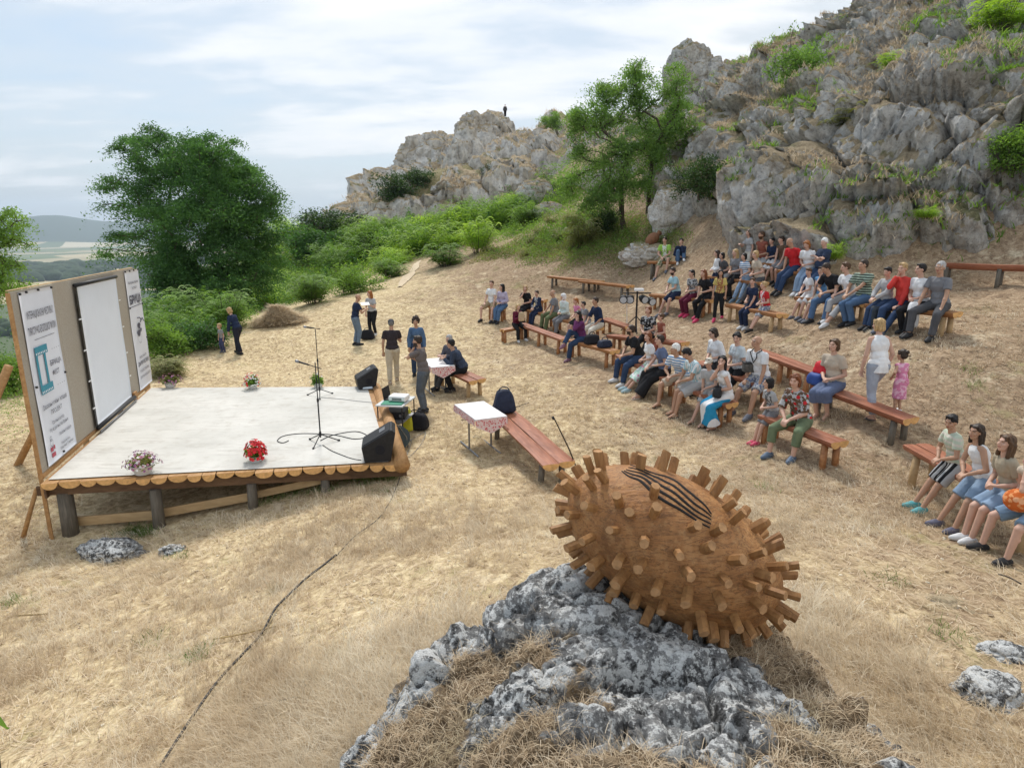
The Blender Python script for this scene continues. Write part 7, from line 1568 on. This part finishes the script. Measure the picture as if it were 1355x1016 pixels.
def seg_inside(x, y):   # under the stage
    P4 = [sA, sB, sC, sD]; ins = np.ones(len(x), bool)
    for i in range(4):
        a, b_ = P4[i], P4[(i+1) % 4]; ins &= ((b_[0]-a[0])*(y-a[1])-(b_[1]-a[1])*(x-a[0])) > -.05
    return ins
def field(n, r0, r1, power, g, spread=48):
    az = np.radians((g.random(n)*2-1)*spread); r = r0*np.exp(g.random(n)**power*math.log(r1/r0)); return np.sin(az)*r, np.cos(az)*r
def rockmask(x, y):
    z_ = np.full(len(x), -9.); i = ((x-xs_r[0])/st_).astype(int); j = ((y-ys_r[0])/st_).astype(int); ok = (i >= 0) & (j >= 0) & (i < len(xs_r)) & (j < len(ys_r)); z_[ok] = ROCKP[i[ok]*len(ys_r)+j[ok], 2]; return z_
xs_r = np.arange(-1.75, 2.75, st_); ys_r = np.arange(1.25, 5.15, st_)
# tufts: every tuft a fan of blades, wind-combed in patches
nt_ = 30000; x, y = field(nt_, 2.4, 21, .95, g); pn = np.stack([x*.5, y*.5, x*0], 1)
dens = .60+1.5*fbm(pn, 3, 51)-.35*np.clip((x*.9+y*.4-6)/5, 0, 1)-.12*np.clip((np.hypot(x, y)-9)/8, 0, 1)
kp = (dens > g.random(nt_)*.75) & ~seg_inside(x, y); x, y = x[kp], y[kp]; rk = rockmask(x, y); zb_ = zbase(x, y)+zmicro(x, y); cb = np.array(CABP)[:, :2]; dc = np.min(np.stack([np.linalg.norm(np.stack([x, y], 1)-(a+(b_-a)*np.clip(((np.stack([x, y], 1)-a)@(b_-a))/((b_-a)@(b_-a)), 0, 1)[:, None]), axis=1) for a, b_ in zip(cb[:-1], cb[1:])]), 0)
kp = (rk < zb_-.01) & ((dc > .07) | (g.random(len(x)) < .12)); x, y, zb_ = x[kp], y[kp], zb_[kp]
rr_ = np.hypot(x, y); nb_ = 20; X_ = np.repeat(x, nb_); Y_ = np.repeat(y, nb_); Zr = np.repeat(zb_, nb_); R_ = np.repeat(rr_, nb_); n = len(X_)
tsz = np.repeat(.5+1.1*g.random(len(x))**2, nb_); hf = np.clip(1.25-(R_-4)*.055, .42, 1.25)
ro = np.stack([X_+g.normal(size=n)*.035*tsz, Y_+g.normal(size=n)*.035*tsz, Zr-.015], 1)
wind = 2.6+2.2*fbm(np.stack([X_*.35, Y_*.35, X_*0], 1), 2, 61)+g.normal(size=n)*.9
V1 = blades(ro, (.10+.12*g.random(n))*tsz*hf, .0026+.0006*R_*.5, .25+.75*g.random(n), g, .75, wind, np.clip(np.repeat(.5+.75*fbm(np.stack([x*.8, y*.8, x*0], 1), 3, 71)+.28*g.normal(size=len(x)), nb_), 0, 1))
v, f = join([V1]); o = link('dry_grass', gmesh('dry_grass', v, f), M_STRAW); tag(o, 'pale straw tufts covering the slope', 'grass', kind='stuff')
# loose flattened stalks (mown hay)
n = 130000; x, y = field(n, 2.3, 30, .75, g); kp = ~seg_inside(x, y); x, y = x[kp], y[kp]; zb_ = zbase(x, y)+zmicro(x, y); kp = rockmask(x, y) < zb_-.01; x, y, zb_ = x[kp], y[kp], zb_[kp]; n = len(x); R_ = np.hypot(x, y)
ro = np.stack([x, y, zb_+.006+.012*g.random(n)], 1); v, f = blades(ro, .06+.12*g.random(n), .0028+.0011*R_*.7, 1.25+.32*g.random(n), g, .05)
o = link('hay_litter', gmesh('hay_litter', v, f), M_STRAWD); tag(o, 'flattened hay and stalk litter on the ground', 'grass', kind='stuff')
# grass growing on and between the foreground rock
n0 = 4200; x = -1.6+4.2*g.random(n0); y = 1.9+3.0*g.random(n0); zr = rockmask(x, y); zb_ = zbase(x, y); p_ = np.stack([x, y, zr], 1)
hollow = rock_disp(np.stack([x, y, zrock(x, y)], 1)); cvr = COVER[np.clip(((x-xs_r[0])/st_).astype(int), 0, len(xs_r)-1)*len(ys_r)+np.clip(((y-ys_r[0])/st_).astype(int), 0, len(ys_r)-1)]; kp = (zr > zb_-.05) & (cvr > .40+.4*g.random(n0)); kp0 = ((((hollow < -.06) & (g.random(n0) < .9)) | ((fbm(p_*1.3, 2, 55) > .18) & (g.random(n0) < .6)) | ((x > .75) & (g.random(n0) < .8)))); x, y, zr = x[kp], y[kp], zr[kp]
nb_ = 26; X_ = np.repeat(x, nb_)+g.normal(size=len(x)*nb_)*.045; Y_ = np.repeat(y, nb_)+g.normal(size=len(x)*nb_)*.045; Zr = rockmask(X_, Y_); n = len(X_); kp = Zr > -5; X_, Y_, Zr = X_[kp], Y_[kp], Zr[kp]; n = len(X_)
v, f = blades(np.stack([X_, Y_, Zr-.01], 1), .05+.11*g.random(n), .0030+.001*g.random(n), .5+.95*g.random(n), g, .6)
o = link('rock_grass', gmesh('rock_grass', v, f), M_STRAWD); tag(o, 'dry grass and stalks growing in the hollows of the foreground outcrop', 'grass', kind='stuff')
# green grass under the stage edge and a few green tufts
pts = [gp(x_, y_) for x_, y_ in [(350+9*k+g.normal()*6, 660-2.2*k+g.normal()*4) for k in range(18)]]+[gp(160+g.random()*40, 700+g.random()*8) for _ in range(14)]+[gp(470+g.random()*55, 630+g.random()*5) for _ in range(16)]+[gp(x_, y_) for x_, y_ in [(258,866),(262,868),(238,735),(15,795),(20,798),(205,848),(510,652),(1182,770),(1260,842),(255,455),(1010,645),(870,610),(1285,490),(1290,510)]]
pts = np.array(pts); nb_ = 60; ro = np.repeat(pts, nb_, 0)+g.normal(size=(len(pts)*nb_, 3))*[.09, .09, 0]; ro[:, 2] = zbase(ro[:, 0], ro[:, 1])+zmicro(ro[:, 0], ro[:, 1]); n = len(ro); v, f = blades(ro, .06+.08*g.random(n), np.full(n, .007), .3+.7*g.random(n), g, .5)
o = link('green_grass', gmesh('green_grass', v, f), M_GRN); tag(o, 'fresh green grass under the front edge of the stage and in scattered sprigs', 'grass', kind='stuff')
# hay pile at the edge of the field
q_ = gp(370, 428); n = 9000; th = g.random(n)*2*PI; rr_ = g.random(n)**.6; c = np.stack([np.cos(th)*rr_*1.05, np.sin(th)*rr_*.6, .55*(1-rr_**2)+.02], 1)+q_; c[:, 2] = zbase(c[:, 0], c[:, 1])+(.6*(1-rr_**2)*(.7+1.1*fbm(c*1.6, 2, 3))); v, f = blades(c, .25+.2*g.random(n), np.full(n, .02), .9+.7*g.random(n), g, .3)
o = link('hay_pile', gmesh('hay_pile', v, f), M_STRAW); tag(o, 'heap of cut hay at the left edge of the mown field', 'hay', kind='stuff')
# dry tufts on the cliff ledges and on the upper bank
def ledge(CLx, n, hgt, wd, seed, thr):
    v_, n_, m_, _ = CLx; g = np.random.default_rng(seed); i = g.choice(len(v_), n*3); p = v_[i]; k = (fbm(p*.45, 3, seed) > thr) & (m_[i] > .1) & (n_[i][:, 2] > .35); p = p[k][:n]; nb = 9
    p = np.repeat(p, nb, 0)+g.normal(size=(len(p)*nb, 3))*[hgt*.5, hgt*.5, 0]; q = len(p); return blades(p, hgt*(.6+.8*g.random(q)), np.full(q, wd), .3+.9*g.random(q), g, .5)
v, f = ledge(CL, 11000, .26, .022, 5, .04); o = link('cliff_grass', gmesh('cliff_grass', v, f), M_STRAWD); tag(o, 'brown dry grass on the ledges of the near cliff', 'grass', kind='stuff')
v, f = ledge(CL, 6000, .26, .04, 6, .10); o = link('cliff_weeds', gmesh('cliff_weeds', v, f), LF_SHRUB); tag(o, 'olive weeds on the ledges of the near cliff', 'weeds', kind='stuff')
v, f = ledge(CF, 2200, .6, .06, 7, .10); o = link('far_cliff_grass', gmesh('far_cliff_grass', v, f), M_STRAWD); tag(o, 'brown grass on the ledges of the far cliff', 'grass', kind='stuff')

# pebbles, clods and chips lying on the trampled soil
g = np.random.default_rng(77); bm = bmesh.new(); bmesh.ops.create_icosphere(bm, subdivisions=1, radius=1); v1 = np.array([v.co[:] for v in bm.verts]); f1_ = np.array([[v.index for v in f.verts] for f in bm.faces]); bm.free()
def pebbles(name, n, r0, r1, size, mat, label, g, right=False):
    x, y = field(n, r0, r1, .8, g, 46); k = ~seg_inside(x, y)
    if right: k &= (x*.9+y*.4 > 6.5) | (g.random(n) < .25)
    x, y = x[k], y[k]; zb = zbase(x, y)+zmicro(x, y); k = rockmask(x, y) < zb; x, y, zb = x[k], y[k], zb[k]; m_ = len(x); sz_ = size*(.4+1.1*g.random(m_)**2)*(1+np.hypot(x, y)*.05); a = g.random(m_)*2*PI
    V = v1[None]*(1+.35*(g.random((m_, len(v1), 1))-.5))*np.stack([sz_*1.3, sz_, sz_*.55], 1)[:, None, :]; c, s_ = np.cos(a)[:, None], np.sin(a)[:, None]
    V = np.stack([V[..., 0]*c-V[..., 1]*s_, V[..., 0]*s_+V[..., 1]*c, V[..., 2]], 2)+np.stack([x, y, zb+sz_*.15], 1)[:, None, :]
    F_ = (f1_[None]+(np.arange(m_)*len(v1))[:, None, None]).reshape(-1, 3); tag(link(name, mesh_np(name, V.reshape(-1, 3), F_, smooth=False), mat), label, 'ground litter', kind='stuff')
pebbles('pebbles', 1800, 3, 26, .011, simple('pale_chip', (.66, .58, .44), .9, .3, 40, kind='pos'), 'pale pebbles and wood chips strewn over the slope', g)
pebbles('soil_clods', 3500, 5, 24, .011, simple('soil_clod', (.26, .185, .12), .95, .4, 30, kind='pos'), 'brown clods of earth on the trampled soil', g, True)

# browner tussocks on the trampled upper ground
x, y = field(9000, 8, 30, .8, g, 44); k = (~seg_inside(x, y)) & (fbm(np.stack([x*.7, y*.7, x*0], 1), 3, 91) > .02); x, y = x[k], y[k]; nb_ = 9; X_ = np.repeat(x, nb_)+g.normal(size=len(x)*nb_)*.05; Y_ = np.repeat(y, nb_)+g.normal(size=len(x)*nb_)*.05; n = len(X_)
v, f = blades(np.stack([X_, Y_, zbase(X_, Y_)+zmicro(X_, Y_)-.01], 1), .05+.07*g.random(n), .006+.0007*np.hypot(X_, Y_), .5+.9*g.random(n), g, .5, None, np.repeat(g.random(len(x)), nb_))
tag(link('grass_stubble', gmesh('grass_stubble', v, f), M_STRAWD), 'short brown stubble on the trampled ground around the benches', 'grass', kind='stuff')
# ================================================================ AIR, SKY, LIGHT, CAMERA
m = bpy.data.materials.new('valley_haze'); m.use_nodes = True; nt = m.node_tree; nt.nodes.clear()
ou = nt.nodes.new('ShaderNodeOutputMaterial'); pv = nt.nodes.new('ShaderNodeVolumePrincipled'); nt.links.new(pv.outputs[0], ou.inputs['Volume'])
pv.inputs['Density'].default_value = 9e-5; pv.inputs['Color'].default_value = (.72, .86, 1, 1); pv.inputs['Anisotropy'].default_value = .2
mb = MB(); mb.box((-500, 5600, 150), (17000, 12200, 660)); hz_o = mb.build('haze', m); tag(hz_o, label='pale blue air between the hill and the far valley', cat='haze', kind='stuff')
w = bpy.data.worlds.new('World'); S.world = w; w.use_nodes = True; nt = w.node_tree; bg = nt.nodes['Background']
sky = nt.nodes.new('ShaderNodeTexSky'); sky.sky_type = 'NISHITA'; sky.sun_disc = False; SE, SR = math.radians(52), math.radians(-12)
sky.sun_elevation = SE; sky.sun_rotation = SR; sky.air_density = 1.2; sky.dust_density = 2.0; sky.altitude = 200
tc = nt.nodes.new('ShaderNodeTexCoord'); sep = nt.nodes.new('ShaderNodeSeparateXYZ'); nt.links.new(tc.outputs['Generated'], sep.inputs[0])
# cloud sheet: direction projected on a flat layer overhead
zz = math_n(nt, 'MAXIMUM', sep.outputs[2], .0); zz = math_n(nt, 'ADD', zz, .16)
cx = math_n(nt, 'DIVIDE', sep.outputs[0], zz); cy = math_n(nt, 'DIVIDE', sep.outputs[1], zz)
cb = nt.nodes.new('ShaderNodeCombineXYZ'); nt.links.new(cx, cb.inputs[0]); nt.links.new(cy, cb.inputs[1])
mp = nt.nodes.new('ShaderNodeMapping'); nt.links.new(cb.outputs[0], mp.inputs[0]); mp.inputs['Rotation'].default_value = (0, 0, .5); mp.inputs['Scale'].default_value = (.75, 1.5, 1); mp.inputs['Location'].default_value = (2.3, .9, 0)
n1 = noise(nt, mp.outputs[0], .8, 7, .52, .3); n2 = noise(nt, mp.outputs[0], 2.6, 6, .55, .2)
cov = math_n(nt, 'ADD', math_n(nt, 'MULTIPLY', n1, .95), math_n(nt, 'MULTIPLY', n2, .40))
# the cloud is thick everywhere, thinner towards the left
cov = math_n(nt, 'ADD', math_n(nt, 'ADD', cov, -.17), math_n(nt, 'MULTIPLY', sep.outputs[0], .26))
cf = ramp(nt, cov, [(.26, .75), (.42, .88), (.56, 1)])
cc = ramp(nt, cov, [(.28, (2.3, 2.85, 3.5)), (.40, (3.1, 3.5, 3.95)), (.49, (4.5, 4.65, 4.85)), (.58, (5.2, 5.25, 5.35)), (.66, (3.8, 4.1, 4.4)), (.76, (4.6, 4.8, 5.0))])
cm = nt.nodes.new('ShaderNodeMix'); cm.data_type = 'RGBA'; nt.links.new(cf, cm.inputs[0]); nt.links.new(sky.outputs[0], cm.inputs[6]); nt.links.new(cc, cm.inputs[7])
nt.links.new(cm.outputs[2], bg.inputs[0]); bg.inputs[1].default_value = .10
sd = bpy.data.lights.new('sun', 'SUN'); sd.energy = 1.5; sd.angle = math.radians(10); sd.color = (1, .96, .90)
so = bpy.data.objects.new('sun', sd); col.objects.link(so)
dirv = Vector((math.sin(SR)*math.cos(SE)*1.0, math.cos(SR)*math.cos(SE), math.sin(SE)))
so.rotation_euler = dirv.to_track_quat('Z', 'Y').to_euler(); so.location = (0, 0, 30)
cd = bpy.data.cameras.new('camera'); cd.sensor_width = 36; cd.lens = 36*F/1355; cd.clip_start = .05; cd.clip_end = 30000
cam = bpy.data.objects.new('camera', cd); col.objects.link(cam); cam.location = (0, 0, CAMZ); cam.rotation_euler = (PI/2-PIT, 0, 0); S.camera = cam
S.view_settings.view_transform = 'Standard'; S.view_settings.look = 'None'; S.view_settings.gamma = 1; S.view_settings.exposure = 1.08
S.cycles.volume_bounces = 0; S.cycles.max_bounces = 6; S.cycles.diffuse_bounces = 3; S.cycles.glossy_bounces = 2; S.cycles.transparent_max_bounces = 8; S.cycles.use_denoising = True
